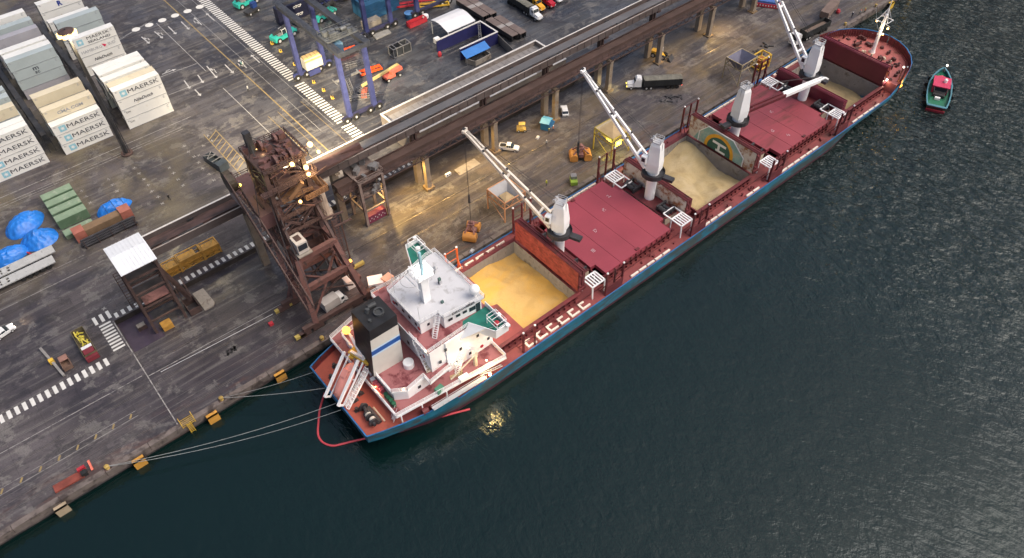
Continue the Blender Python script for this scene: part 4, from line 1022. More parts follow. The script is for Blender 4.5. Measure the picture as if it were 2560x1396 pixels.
_cont = {}
def container_proto(key, m):
    t = bpy.data.objects.new('refrigerated_container', None)
    b = MB(); L, W_, H_ = 12.19, 2.44, 2.81
    b.box(0, L, 0, W_, .06, H_-.05)
    for x in (0, L-.18):
        for y in (-.015, W_-.14+.015): b.box(x-.01 if x == 0 else x+.01, x+.18, y, y+.14, 0, H_)
    b.box(.18, L-.18, -.02, .08, 0, .16); b.box(.18, L-.18, -.02, .08, H_-.14, H_-.01)
    x = .6
    while x < L-.5: b.box(x, x+.3, .1, W_-.1, H_-.06, H_-.035); x += .6
    for i_, (u_, v_) in enumerate(((11.2, 2.4), (11.2, 2.15), (11.2, 1.9), (.75, 2.4), (.75, 2.2))): b.cm = 1; b.box(u_-.3, u_+.25-(i_ % 2)*.2, -.012, .02, v_, v_+.12)
    b.cm = 1; b.box(.2, L-.2, -.03, -.021, 0, .1)
    o1 = b.build('container_body', [m, LEG]); o1.parent = t
    r = MB(); r.box(-.03, .1, .2, W_-.2, .15, H_-.2); r.cm = 1; r.box(-.06, -.02, .3, W_-.3, .25, 1.25); r.lathe((-.02, W_*.35, 1.6), [(.4, 0), (.4, .02)], 8) if False else r.box(-.06, -.02, .35, 1.0, 1.4, 2.3)
    r.box(-.06, -.02, 1.3, 2.1, 1.4, 2.5)
    o2 = r.build('refrigeration_unit', [STEELG, DARK]); o2.parent = t
    return t, [o1, o2]
COLS = {'white': CW, 'pale blue grey': CBW, 'cream': CCR, 'grey': CGR}
PRO = {k: container_proto(k, m) for k, m in COLS.items()}
def star_logo(par, lx, z0, s=.82):
    o = MB(); o.box(lx-s, lx+s, -.035, -.025, z0-s, z0+s); o.cm = 1; pts = []
    for i in range(14):
        r_ = s*.78 if i % 2 == 0 else s*.3; a = math.pi/2+i*math.pi/7; pts.append((lx+r_*math.cos(a), -.036, z0+r_*math.sin(a)))
    o.ext(pts, (0, -.01, 0)); p = o.build('star_emblem', [LBL, WHITE]); p.parent = par
def letters(par, s, x, z, size, m=LET, bold=.02, shear=0, sx=1.):
    text_obj(s, 'lettering', m, par, Matrix.Translation((x, -.03, z)) @ Matrix.Rotation(R(90), 4, 'X'), size, bold, shear, sx, .012)
used_lab = {}
ORD = ['bottom', 'second', 'third', 'top']; BAYN = {1: 'outermost', 2: 'middle', 3: 'roadside'}
def stackc(bay, x0, y, tiers, specs=None, row=0, levels=None):
    for k in range(tiers):
        if levels and k not in levels: continue
        sp = (specs or {}).get(k, None); colr = sp[0] if sp else random.choice(['white', 'white', 'white', 'cream', 'pale blue grey'])
        proto, parts = PRO[colr]
        t = bpy.data.objects.new('refrigerated_container', None); COL.objects.link(t)
        jx = random.uniform(-.12, .12); t.location = (x0+jx, y+random.uniform(-.03, .03), k*2.9)
        for p in parts: c = p.copy(); c.parent = t; COL.objects.link(c)
        txt = sp[1] if sp and len(sp) > 1 else None
        ordn = ['front row', 'second row', 'third row', 'fourth row', 'fifth row', 'sixth row', 'seventh row', 'eighth row', 'ninth row', 'tenth row'][row]
        lab = f"{colr} container" + (f" lettered {txt}" if txt else "") + f", {ORD[k] if k < 3 or tiers == 4 else 'top'} tier, {ordn} of the {BAYN[bay]} block"
        t['label'] = lab; t['category'] = 'container'; t['group'] = 'refrigerated containers stacked in blocks beside the light mast'
        if sp and len(sp) > 2: sp[2](t)
def f_maersk(t): star_logo(t, 2.3, 1.45); letters(t, 'MAERSK', 7.4, 1.45, 1.6, LET, .0, sx=1.42)
def f_sealand(t): star_logo(t, 2.3, 1.45); letters(t, 'MAERSK', 7.4, 1.95, 1.2, LET, .0, sx=1.45); letters(t, 'SEALAND', 7.4, .8, .95, LET, .01, sx=1.55)
def f_hamb(t):
    letters(t, 'HAMBURG', 4.3, 1.35, 1.15, LEG, 0, sx=1.05); letters(t, 'SUD', 9.9, 1.35, 1.15, LEG, 0, sx=1.0)
    o = MB(); o.ext([(7.3, -.03, 2.1), (8.5, -.03, 1.5), (7.8, -.03, .9)], (0, -.01, 0)); o.build('red_pennant', LRD).parent = t
def f_nile(t): letters(t, 'NileDutch', 6.3, 1.35, 1.15, LET, .02, .35, 1.05)
def f_cma(t):
    letters(t, 'CMA CGM', 6.2, 1.35, 1.1, LEG, .03, sx=1.25)
    o = MB()
    for s_, cx in ((1, 6.), (-1, 7.)):
        pts = [(cx+2.3*math.cos(a), 1.35+s_*1.05*math.sin(a)) for a in [R(200-i*12) for i in range(8)]]
        for a, b in zip(pts[:-1], pts[1:]): o.bar((a[0], -.03, a[1]), (b[0], -.03, b[1]), .03, .07)
    o.build('swoosh', LEG).parent = t
def f_msc(t): letters(t, 'm', 5.6, 2.0, 1.7, LET, .02, sx=1.25); letters(t, 'sc', 5.6, .85, 1.3, LET, .02, sx=1.2)
def f_dai(t): letters(t, 'DAI', 1.5, 1.9, .7, LET, 0)
def f_logo(t): letters(t, 'R', 6, 1.4, 2.0, LNV, .1)
def f_small(t): letters(t, 'R', 5.2, 1.6, 1.2, LEG, .05)
M4 = ('white', 'MAERSK', f_maersk)
X1, X2, X3 = -7.3, 9.0, 25.4
stackc(1, X1, 94.4, 4, {0: M4, 1: M4, 2: M4, 3: M4}, 0)
for r_, (y, n) in enumerate(((97.0, 4), (104.8, 4), (109.9, 4), (113.6, 4))): stackc(1, X1, y, n, None, r_+1, levels=None if r_ else [3])
stackc(2, X2, 94.3, 3, {0: M4, 1: M4, 2: M4}, 0)
stackc(2, X2, 96.8, 4, {3: ('cream', 'CMA CGM', f_cma), 2: ('cream',)}, 1, levels=[2, 3])
stackc(2, X2, 104.4, 4, {3: ('cream',), 2: ('cream',)}, 2)
stackc(2, X2, 125.6, 4, {3: ('pale blue grey',), 2: ('pale blue grey', 'msc', f_msc), 1: ('pale blue grey',), 0: ('grey',)}, 3)
stackc(2, X2, 128.1, 4, {3: ('white',), 2: ('white',)}, 4, levels=[2, 3])
stackc(2, X2, 131.4, 4, {3: ('white',), 2: ('pale blue grey',)}, 5, levels=[2, 3])
stackc(2, X2, 139.0, 4, {3: ('grey',), 2: ('grey',)}, 6)
stackc(2, X2, 144.6, 4, {3: ('pale blue grey',), 2: ('pale blue grey',)}, 7)
stackc(2, X2, 150.6, 4, {3: ('white',)}, 8)
stackc(3, X3, 93.9, 4, {3: M4, 2: ('white', 'NileDutch', f_nile), 1: ('white', 'DAI, second tier sign', f_dai), 0: ('white', 'DAI low down', f_dai)}, 0)
stackc(3, X3, 96.45, 4, {3: ('cream',)}, 1, levels=[2, 3])
stackc(3, X3, 99.9, 4, {3: ('white',)}, 2, levels=[2, 3])
stackc(3, X3, 103.6, 4, {3: ('white', 'with a small grey letter', f_small)}, 3, levels=[2, 3])
stackc(3, X3, 106.1, 4, {3: ('white',)}, 4)
stackc(3, X3, 125.4, 4, {3: ('white', 'MAERSK SEALAND', f_sealand), 2: ('white', 'HAMBURG SUD', f_hamb), 1: ('white', 'NileDutch', f_nile)}, 5)
stackc(3, X3, 137.2, 4, {3: ('pale blue grey',), 2: ('pale blue grey',)}, 6)
stackc(3, X3, 151.2, 2, None, 7)
stackc(3, X3, 158., 3, {2: ('white', 'with a blue letter', f_logo)}, 8)
# reefer gantries in the dark aisles between the blocks
for gi, (x, wh) in enumerate(((6.9, 'outermost'), (23.1, 'roadside'))):
    g = MB()
    for y in [98+i*6.1 for i in range(10)]:
        g.bar((x-.7, y, 0), (x-.7, y, 6.4), .14); g.bar((x+.7, y, 0), (x+.7, y, 6.4), .14)
    for z in (3, 5.6):
        g.box(x-.65, x+.65, 97.5, 153, z-.06, z)
        g.rail([(x-.7, 97.5, z), (x-.7, 153, z)], 1., 2, .03, 3)
    tag(g.build('reefer_access_gantry', DARK, None, origin=(x, 98, 0)), f'dark steel walkway gantry in the aisle between the middle and the {wh} container block', 'gantry', 'gantries in the aisles between container blocks')
# ------------------------------------------------------------------ yard objects on the left
def GT(x0=0, y0=0, z0=0, rz=0): return Matrix.Translation((x0, y0, z0)) @ Matrix.Rotation(rz, 4, 'Z')
t = thing('high_mast_light', 'tall dark tapering mast with a lit ring of floodlights beside the container stacks', 'light mast', (21.0, 84.6, 0))
m_ = MB(); m_.tube((21, 84.6, 0), (21, 84.6, 35), .46, .2, n=12); m_.build('mast', DARK, t)
m_ = MB(); m_.lathe((21, 84.6, 0), [(1.5, 0), (1.5, .35), (.9, .4)], 12); m_.build('base', RUST, t)
m_ = MB(); m_.bar((20.3, 84.0, .3), (20.8, 84.4, 31), .2); m_.bar((21.7, 84.0, .3), (21.2, 84.4, 31), .2); m_.build('hoist_cables', DARK, t)
m_ = MB(); m_.lathe((21, 84.6, 34.2), [(.4, 0), (1.8, .1), (1.8, .25), (.3, .6)], 16); m_.build('lamp_ring', RUST, t)
for i in range(8):
    a = math.pi/4*i+.2; p = (21+1.7*math.cos(a), 84.6+1.7*math.sin(a), 33.5)
    MB().rbox(p[0], p[1], p[2], .9, .65, .5, a).build('floodlight', glow('mast_lamp_glow', (1, .66, .22), 2.6), t)
lamp('mast_flood', (21, 82.6, 33.0), 8000, (1, .80, .46), .6, t); lamp('mast_flood', (23.6, 85.6, 33.0), 5000, (1, .80, .46), 1.2, t)
# dark open container / generator skip
DSK = mat('dark_slate_container', (.028, .038, .05), .5, var=.3)
t = thing('open_waste_container', 'dark slate open waste container with bracing standing among the painted crosses', 'waste container', (36.4, 65.0, 0))
m_ = MB(); m_.T = GT(36.4, 65.0, 0, R(-80)); m_.box(-3.4, 3.4, -1.2, -1.1, .3, 1.9); m_.box(-3.4, 3.4, 1.1, 1.2, .3, 1.9); m_.box(-3.5, -3.4, -1.2, 1.2, .3, 1.9); m_.box(-3.4, 3.4, -1.2, 1.2, .2, .3); m_.build('tub', DSK, t)
m_ = MB(); m_.T = GT(36.4, 65.0, 0, R(-80)); m_.box(1.6, 3.6, -1.3, 1.3, .3, 2.4); m_.build('engine_box', DSK, t)
m_ = MB(); m_.T = GT(36.4, 65.0, 0, R(-80)); m_.bar((-3.4, -1.15, 1.95), (-1.6, 1.15, 1.95), .15); m_.bar((-3.4, 1.15, 1.95), (-1.6, -1.15, 1.95), .15); m_.bar((-1.5, -1.15, 1.95), (-1.5, 1.15, 1.95), .15); m_.bar((.2, -1.15, 1.95), (.2, 1.15, 1.95), .15); m_.build('bracing', STEELG, t)
# olive green boxes
GRN = mat('olive_green_container', (.10, .17, .105), .55, var=.15, stain=(.19, .23, .17), amt=.45, sscale=.5)
labs = ['farthest from the quay', 'second from the top of the row', 'third from the top of the row', 'fourth, next to the low one', 'low and dirty, half under the red bundle stack']
for i, (y, z) in enumerate(((76.9, 2.5), (73.8, 2.5), (70.6, 2.5), (67.4, 2.5), (63.2, 1.1))):
    t = thing('green_storage_box', f'olive green steel storage box, {labs[i]}', 'storage box', (2.2, y+1.2, 0), group='olive green storage boxes in a row')
    L_ = 6.9 if i < 4 else 6.2
    m_ = MB(); x0 = -1.3; m_.box(x0, x0+L_, y, y+2.4, .05, z)
    xx = x0+.3
    while xx < x0+L_-.2: m_.box(xx, xx+.12, y-.05, y-.005, .1, z-.1); xx += .45
    m_.build('body', GRN, t)
    m_ = MB(); m_.box(x0+.05, x0+L_-.05, y+.06, y+2.34, z+.003, z+.06)
    for q in range(4): m_.box(x0+.3+q*1.65, x0+1.6+q*1.65, y+.3, y+2.1, z+.06, z+.09)
    m_.build('lid', mat('faded_green_lid', (.19, .27, .19), .6, var=.12, stain=(.28, .33, .26), amt=.45, sscale=.8), t)
# black pipe bundles on red frames
RUF = mat('salmon_red_frame', (.33, .115, .085), .6, var=.2); 
t = thing('bundle_rack', 'long rust red rack of black pipe bundles with two salmon end boxes', 'rack', (6.8, 59.5, 0))
m_ = MB(); m_.box(.4, 13.0, 60.4, 62.6, .3, 2.4); m_.build('brown_cover', mat('brown_dusty_cover', (.17, .11, .065), .8, var=.2), t)
m_ = MB(); m_.box(.3, 2.7, 60.2, 62.8, .2, 2.9); m_.build('end_box', RUF, t); m_ = MB(); m_.box(10.9, 13.4, 60.2, 62.8, .2, 2.9); m_.build('end_box', RUF, t)
m_ = MB(); rr = random.Random(2)
for k in range(5):
    for j in range(4-k if k > 1 else 3): m_.tube((.6+rr.uniform(-.3, .3), 57.8+j*.62+k*.2, .5+k*.48), (12.8+rr.uniform(-.4, .4), 57.8+j*.62+k*.2, .5+k*.48), .27, n=8)
m_.build('black_pipes', mat('black_plastic_wrap', (.03, .03, .036), .4, var=.5, stain=(.25, .25, .27), amt=.34, sscale=1.2), t)
m_ = MB()
for x in (1.2, 4.2, 7.2, 10.2, 12.6): m_.bar((x, 57.4, 0), (x, 57.4, 2.4), .16); m_.bar((x, 57.4, .1), (x, 60.4, .1), .16)
m_.build('frame', RUST, t)
# blue tarpaulins over cargo
def tarp(cx, cy, rx, ry, h, rz, label, seed, hollow=False, peak=.0):
    g = MB(); rr = random.Random(seed)
    def fn(u, v):
        a = 2*math.pi*u; r_ = v; w_ = 1+.05*math.sin(2*a+seed)+.02*math.sin(5*a+seed*2)
        z = h*((1-r_**2.6)**.8 if r_ < 1 else 0)*(1-peak)+peak*h*(1-r_)+(.22*mnoise.noise(Vector((r_*4*math.cos(a), r_*4*math.sin(a), seed)))-.5*abs(mnoise.noise(Vector((r_*3.1*math.cos(a)+9, r_*3.1*math.sin(a), seed*3)))))*(1 if r_ < .95 else 0)
        if hollow and math.sin(a) < 0: z *= (1-.0*r_)
        x, y = rx*r_*w_*math.cos(a), ry*r_*w_*math.sin(a); c, s_ = math.cos(rz), math.sin(rz)
        return (cx+c*x-s_*y, cy+s_*x+c*y, max(.02, z+.02))
    g.grid(96, 22, fn); t = thing('tarpaulin_heap', label, 'tarpaulin', (cx, cy, 0), group='cargo heaps under blue tarpaulins')
    g.build('tarpaulin', TARP, t, smooth=True)
    s_ = MB()
    for k in (-.45, 0, .5):
        pts = []
        for i in range(13):
            b = -1+i/6; x, y = k*rx, ry*1.02*b*math.sqrt(max(0, 1-k*k)); c, sn = math.cos(rz), math.sin(rz); q = math.hypot(k, b*math.sqrt(1-k*k)); z = h*max(0, (1-min(1, q)**2.6))**.8*(1-peak)+peak*h*(1-min(1, q))
            pts.append((cx+c*x-sn*y, cy+sn*x+c*y, z+.12))
        s_.path(pts, .05, 5)
    if seed == 4: s_.build('lashing_rope', mat('dark_rope', (.02, .05, .12), .7), t)
    return t
tarp(-7.2, 74.6, 4.6, 3.6, 2.6, R(25), 'largest rounded blue tarpaulin heap beside the green boxes', 1)
tarp(-6.2, 67.6, 3.9, 3.9, 3.0, R(-10), 'cone shaped wrinkled blue tarpaulin heap behind the white trailers', 2, peak=.75)
tarp(-13.0, 66.4, 4.2, 2.6, 2.2, R(10), 'collapsed blue tarpaulin heap cut by the left picture edge', 3)
tarp(10.8, 66.4, 4.3, 2.1, 2.3, R(3), 'long half round blue tarpaulin heap against the pipe rack', 4)
m_ = MB(); m_.bar((-10.2, 66.2, .2), (-8.6, 63.0, .15), .3); m_.bar((-10.6, 68.8, .2), (-10.2, 66.2, .3), .25); tag(m_.build('red_chock_bar', REDP, None, origin=(-9.4, 64.6, 0)), 'small red bar lying between two blue tarpaulin heaps', 'bar')
# white flatbed trailers
TRW = mat('white_speckled_deck', (.42, .43, .43), .6, var=.12, stain=(.18, .18, .19), amt=.42, sscale=1.2, fine=.7)
for i, (x1, y0, lab) in enumerate(((-4.6, 59.7, 'pale flatbed trailer with slotted deck, the one nearer the tarpaulins'), (-5.6, 56.4, 'pale flatbed trailer with slotted deck, the one nearer the quay'))):
    t = thing('flatbed_trailer', lab, 'trailer', (x1-7, y0+1.3, 0), group='pale flatbed trailers parked side by side')
    m_ = MB(); x0 = x1-14.5
    m_.box(x0, x1-9.4, y0, y0+.5, 1.2, 1.45); m_.box(x0, x1-9.4, y0+2.1, y0+2.6, 1.2, 1.45); m_.box(x0, x1-9.4, y0+1.2, y0+1.4, 1.2, 1.45); m_.box(x1-9.4, x1, y0, y0+2.6, 1.2, 1.45)
    for q in range(4): m_.box(x0+q*1.4, x0+q*1.4+.35, y0+.5, y0+2.1, 1.2, 1.42)
    m_.box(x1-11, x1-10, y0+.3, y0+2.3, 1.46, 1.6)
    m_.build('deck', TRW, t)
    m_ = MB(True)
    for q in range(5):
        for yy in (y0+.2, y0+2.1): m_.tube((x1-1.6-q*1.35, yy, .5), (x1-1.6-q*1.35, yy+.3, .5), .48, n=14)
    m_.build('wheel', BLACK, t)
    m_ = MB(); m_.box(x0, x1-.2, y0+.7, y0+.9, .7, 1.19); m_.box(x0, x1-.2, y0+1.7, y0+1.9, .7, 1.19); m_.build('chassis', DARK, t)
# ------------------------------------------------------------------ vehicles
def wheels(root, pts, r=.36, w_=.24, name='wheel', rim=GALV):
    for (x, y) in pts:
        a = MB(); a.tube((x, y-w_/2, r), (x, y+w_/2, r), r, n=16); o = a.build(name, BLACK, root)
        b = MB(); s_ = 1 if y > 0 else -1; b.tube((x, y+s_*w_/2, r), (x, y+s_*(w_/2+.02), r), r*.55, n=12); b.build('rim', rim, o)
def car(label, loc, rz, col, cat='car', pickup=False, name='parked_car', lights=False, group=None):
    t = thing(name, label, cat, (0, 0, 0), group=group)
    L = 2.5 if pickup else 2.15; m_ = MB()
    prof = [(-L, .35), (-L-.03, .8), (-L+.1, .98), (L-1.45, 1.0), (L-.3, .9), (L, .72), (L+.02, .35)]
    m_.ext([(x, -.86, z) for x, z in prof], (0, 1.72, 0)); m_.build('body', col, t)
    m_ = MB()
    if pickup:
        cab = [(-.75, 1.0), (-.6, 1.7), (.55, 1.72), (1.25, 1.0)]
    else: cab = [(-L+.15, 1.0), (-L+.55, 1.5), (.35, 1.52), (1.05, 1.0)]
    m_.ext([(x, -.72, z) for x, z in cab], (0, 1.44, 0)); m_.build('window', GLASS, t)
    m_ = MB(); x0, x1 = cab[1][0]+.02, cab[2][0]-.02; m_.box(x0, x1, -.73, .73, cab[1][1]-.03, cab[1][1]+.04)
    for x in (x0, (x0+x1)/2-.05, x1-.1):
        for y in (-.74, .66): m_.bar((x+.05, y+.04, 1.0), (x+.05, y+.04, cab[1][1]), .08)
    m_.build('roof', col, t)
    if pickup:
        m_ = MB(); m_.box(-L+.15, -.85, -.7, .7, .99, 1.02); m_.build('cargo_bed', BLACK, t)
        m_ = MB(); m_.box(-L+.02, -.8, -.84, -.72, 1.0, 1.15); m_.box(-L+.02, -.8, .72, .84, 1.0, 1.15); m_.box(-L, -L+.12, -.84, .84, 1.0, 1.15); m_.build('bed_side', col, t)
    wheels(t, [(-L+.8, -.8), (-L+.8, .8), (L-.85, -.8), (L-.85, .8)], .35, .22)
    for y in (-.6, .6):
        m_ = MB(); m_.box(L-.04, L+.04, y-.18, y+.18, .6, .76); m_.build('headlight', G_WHITE if lights else GALV, t)
    t.location = loc; t.rotation_euler = (0, 0, rz)
    if lights:
        for y in (-.6, .6):
            c, s_ = math.cos(rz), math.sin(rz); p = Vector((loc[0]+c*(L+.3)-s_*y, loc[1]+s_*(L+.3)+c*y, .75)); q = p+Vector((c*9, s_*9, -1.1))
            lamp('headlight_beam', p, 260, (1, .7, .4), .1, None, 70, q)
    return t
CARW = mat('car_white_paint', (.72, .73, .74), .25, var=.03)
car('white car with lit headlights driving at the left edge of the yard', (-20.4, 44.3, 0), R(12), CARW, lights=True, name='moving_car')
car('white pickup truck parked beside the first gallery columns', (95.6, 22.3, -.4), R(-52), CARW, 'pickup', True, 'pickup_truck')
car('white car half hidden behind the gallery column near the blue booth', (116.6, 24.5, -.5), R(56), CARW)
# skip with yellow scrap
t = thing('rubbish_skip', 'open rusty skip holding yellow scrap, beside the striped walkway corner', 'skip', (-8.7, 30.4, 0))
m_ = MB(); m_.wall([(-9.9, 26.4), (-7.5, 26.4), (-7.5, 34.4), (-9.9, 34.4)], .1, 1.5, .1, True); m_.box(-9.9, -7.5, 26.4, 34.4, .05, .15); m_.build('tub', mat('olive_rusty_tub', (.12, .10, .06), .7, var=.3), t)
m_ = MB(); m_.box(-9.7, -7.7, 26.5, 28.0, 1.5, 1.62); m_.box(-9.9, -7.5, 25.6, 26.3, .1, 1.2); m_.build('end_plate', mat('dark_red_plate', (.16, .02, .03), .6), t)
m_ = MB(); m_.box(-9.7, -7.7, 27.6, 29.0, 1.3, 1.46); m_.build('white_panel', WHITE, t)
m_ = MB(); rr = random.Random(8)
for _ in range(16):
    x, y = rr.uniform(-9.5, -7.9), rr.uniform(29.4, 33.6); a = rr.uniform(0, 3); m_.bar((x-.5*math.cos(a), y-.5*math.sin(a), rr.uniform(.5, 1.3)), (x+.5*math.cos(a), y+.5*math.sin(a), rr.uniform(.6, 1.6)), .22)
m_.build('scrap', mat('yellow_scrap', (.5, .43, .06), .6, var=.3), t)
t = thing('sliding_barrier', 'low grey beam barrier with a yellow block at its middle', 'barrier', (-15.3, 30.5, 0))
m_ = MB(); m_.bar((-16.0, 35.4, .35), (-15.3, 30.7, .35), .5, .4); m_.bar((-15.2, 30.2, .35), (-14.6, 25.6, .35), .5, .4); m_.build('beam', mat('pale_grey_beam', (.25, .24, .23), .6), t); MB().rbox(-15.3, 30.5, 0, .9, .8, 1.0).build('yellow_block', YEL, t)
t = thing('small_rusty_bin', 'small rusty brown open bin beside the grey beam barrier', 'bin', (-13.2, 28.2, 0))
m_ = MB(); m_.wall([(-14.1, 26.6), (-12.5, 26.6), (-12.5, 29.9), (-14.1, 29.9)], .05, 1.1, .1, True); m_.box(-14.1, -12.5, 26.6, 29.9, .02, .1); m_.build('tub', mat('brown_bin', (.16, .10, .075), .7, var=.3), t)
m_ = MB(); m_.box(-14.1, -12.5, 28.4, 29.9, 1.1, 1.2); m_.build('lid', mat('rust_pink_lid', (.26, .14, .11), .7), t)
# yellow-brown spreader frames standing behind the walkway
SPR = mat('ochre_machine_frame', (.44, .235, .045), .55, var=.25, stain=(.2, .09, .02), amt=.42, sscale=1.)
for i, (x0, x1, zz, lab) in enumerate(((11.6, 14.6, 2.4, 'shortest ochre cargo hopper frame, next to the transfer tower'), (14.9, 20.0, 2.8, 'middle and longest ochre cargo hopper frame with open top'), (20.3, 23.9, 2.6, 'ochre cargo hopper frame at the far end from the transfer tower'))):
    t = thing('ochre_hopper', lab, 'hopper frame', ((x0+x1)/2, 38, 0), group='ochre hopper frames behind the striped walkway')
    m_ = MB(); y0, y1 = 36.7, 39.3
    for x in (x0, x1):
        for y in (y0, y1): m_.bar((x, y, 0), (x, y, zz), .28)
    for z in (.3, zz*.55, zz):
        for p, q in (((x0, y0), (x1, y0)), ((x1, y0), (x1, y1)), ((x1, y1), (x0, y1)), ((x0, y1), (x0, y0))): m_.bar((*p, z), (*q, z), .22)
    m_.bar((x0, y0, .3), (x1, y0, zz*.5), .15); m_.bar((x1, y0, .3), (x0, y0, zz*.5), .15)
    m_.build('frame', SPR, t)
    m_ = MB(); m_.box(x0+.1, x1-.1, y0+.12, y0+.2, zz*.5, zz-.1); m_.box(x0+.2, x1-(1.2 if i == 1 else .2), y0+.3, y1-.3, zz-.5, zz-.2); m_.box(x0+.3, x1-.3, y0+.3, y0+.5, .4, 1.2); m_.build('panel', SPR, t)
    m_ = MB(); rr = random.Random(i+4)
    for _ in range(6):
        x, y = rr.uniform(x0+.3, x1-.3), rr.uniform(y0+.3, y1-.2); m_.bar((x, y, zz-.3), (x+rr.uniform(-.5, .5), y, zz+rr.uniform(.1, .8)), .09)
    m_.build('fittings', YBEAM, t)
for _k, (_t, _ps) in PRO.items():
    for _p in _ps: bpy.data.objects.remove(_p)
    bpy.data.objects.remove(_t)

# ================================================================== CONVEYOR GALLERIES
GAL = mat('gallery_side_cladding', (.092, .074, .072), .75, var=.2, scale=.25, stain=(.07, .05, .046), amt=.5, sscale=.35, stretch=(.3, 1, 1.6), fine=.5)
GALT = mat('gallery_floor_rust', (.085, .05, .045), .8, var=.35, scale=.4, stain=(.03, .024, .024), amt=.5, sscale=.4, stretch=(.15, 1, 1))
BELT = mat('grey_belt_cover', (.115, .113, .118), .5, var=.15, scale=.2, stain=(.09, .085, .09), amt=.45, sscale=.25, stretch=(.2, 1, 1))
COPW = mat('white_coping_paint', (.62, .6, .58), .6, var=.06, stain=(.25, .22, .2), amt=.36, sscale=1.)
COLM = mat('tall_column_concrete', (.24, .195, .15), .8, var=.18, stain=(.20, .13, .075), amt=.45, sscale=.5)
t = thing('upper_conveyor_gallery', 'upper conveyor trough running the whole quay above the brown truss gallery', 'conveyor', (110, 28, 14))
g = MB(); SH = 1.6
for a, b, s_ in ((9, 46, SH), (46, 330, 0)):
    g.box(a, b, 25.4+s_, 25.7+s_, 15.5, 17.3); g.box(a, b, 30.9+s_, 31.15+s_, 15.5, 16.7); x = a
    while x < b:
        g.box(x, x+.1, 25.3+s_, 25.4+s_, 15.5, 17.2); x += 2.5
g.build('side_wall', GAL, t)
g = MB(); g.box(9, 46, 25.7+SH, 30.9+SH, 15.25, 15.55); g.box(46, 330, 25.7, 30.9, 15.25, 15.55); g.build('floor', GALT, t)
g = MB(); g.box(46, 330, 27.9, 30.2, 15.75, 16.0); g.build('belt_cover', BELT, t)
g = MB(); g.box(9, 44, 29.6, 31.4, 15.6, 15.85); g.box(44, 330, 26.3, 27.3, 15.6, 15.8); g.build('side_belt', GALT, t)
g = MB(); g.box(9, 46, 30.85+SH, 31.2+SH, 16.7, 16.82); g.box(46, 330, 30.85, 31.1, 16.7, 16.82); g.build('back_coping', COPW, t); g = MB(); g.box(9, 46, 25.36+SH, 25.6+SH, 17.3, 17.38); g.box(46, 330, 25.36, 25.6, 17.3, 17.38); g.build('front_coping', mat('weathered_coping', (.33, .29, .27), .7, var=.2), t)
rr = random.Random(21)
g = MB()
for i in range(150):
    x = rr.uniform(12, 300); g.rbox(x, rr.choice((26.0, 27.6, 30.6))+(SH if x < 46 else 0), 15.55, rr.uniform(.4, 3.5), rr.uniform(.15, .4), rr.uniform(.1, .5))
g.build('walkway_clutter', DARK, t)
for x in (30, 50.4, 71.6, 92.2, 112.4, 131.9, 151.8, 173.4, 194, 214, 234):
    if x < 60: g = MB(); g.bar((x, 25.2, 14.95), (x, 32, 14.95), 1.1, .45); g.box(x-.75, x+.75, 27., 28.6, -1.2, 14.7); g.build('column', COLM, t)
    else:
        g = MB(); g.box(x-.75, x+.75, 27.15, 28.5, -1.2, 9.4); g.build('column', COLM, t)
        g = MB(); g.box(x-.7, x-.2, 27.2, 28.3, 9.4, 14.8); g.box(x+.2, x+.7, 27.2, 28.3, 9.4, 14.8); g.bar((x, 25.6, 14.95), (x, 31.0, 14.95), 1.2, .5); g.build('upper_post', RUST, t)
# lower truss gallery
t2 = thing('lower_truss_gallery', 'lower rust brown walkway gallery on a steel truss facing the ship', 'conveyor', (110, 25, 8))
X0 = 49.
g = MB(); g.box(X0, 330, 23.0, 26.8, 11.0, 11.3); g.box(X0, 330, 26.7, 26.85, 11.3, 12.4); g.build('deck', GALT, t2)
g = MB(); g.box(X0, 330, 24.2, 26.2, 11.3, 12.4); g.build('belt_housing', RUSTL if False else mat('brown_belt_housing', (.075, .046, .040), .75, var=.3, scale=.3, stain=(.07, .04, .033), amt=.48, sscale=.4, stretch=(.25, 1, 1)), t2)
g = MB(); g.rail([(X0, 23.1, 11.3), (330, 23.1, 11.3)], 1.2, 3, .04, 2.2); g.build('handrail', RUST, t2)
g = MB()
for y in (23.0, 26.6):
    g.bar((X0, y, 10.9), (330, y, 10.9), .25); g.bar((X0, y, 9.3), (330, y, 9.3), .2); x = X0
    while x < 328: g.bar((x, y, 9.3), (x+1.6, y, 10.9), .12); g.bar((x+1.6, y, 10.9), (x+3.2, y, 9.3), .12); x += 3.2
x = X0
while x < 328: g.bar((x, 23.4, 9.3), (x, 26.6, 9.3), .1); x += 3.2
g.build('truss', RUST, t2)
for x in (92.2, 112.4, 131.9, 151.8, 173.4, 194, 214, 234, 71.6):
    g = MB(); g.box(x-.6, x+.6, 23.1, 24.3, -.6, 8.9); g.bar((x, 22.9, 9.0), (x, 27.4, 9.0), 1.1, .5); g.build('column', COLM, t2)
    g = MB(); g.box(x-1.1, x+1.1, 22.6, 24.8, -.8, .35); g.build('footing', mat('ochre_stained_footing', (.20, .14, .08), .8, var=.2), t2)
# lamps under the gallery lighting the apron
for i, (x, yy, p) in enumerate(((60.5, 22.6, 4500), (68, 22.8, 5500), (77, 22.8, 4200), (86.5, 22.6, 3000), (97, 22.6, 2200), (106.5, 22.8, 1800), (122, 22.8, 400), (153.2, 22.4, 1800), (178, 22., 3800))):
    MB().rbox(x, 25.0, 10.6, .5, .2, .12).build('gallery_lamp', G_WARM, t2)
    lamp('gallery_lamp_light', (x, 24.6, 8.6), p*1.3, (1, .62, .18), .3, t2, 165, (x, 19.0, 0), 1.)
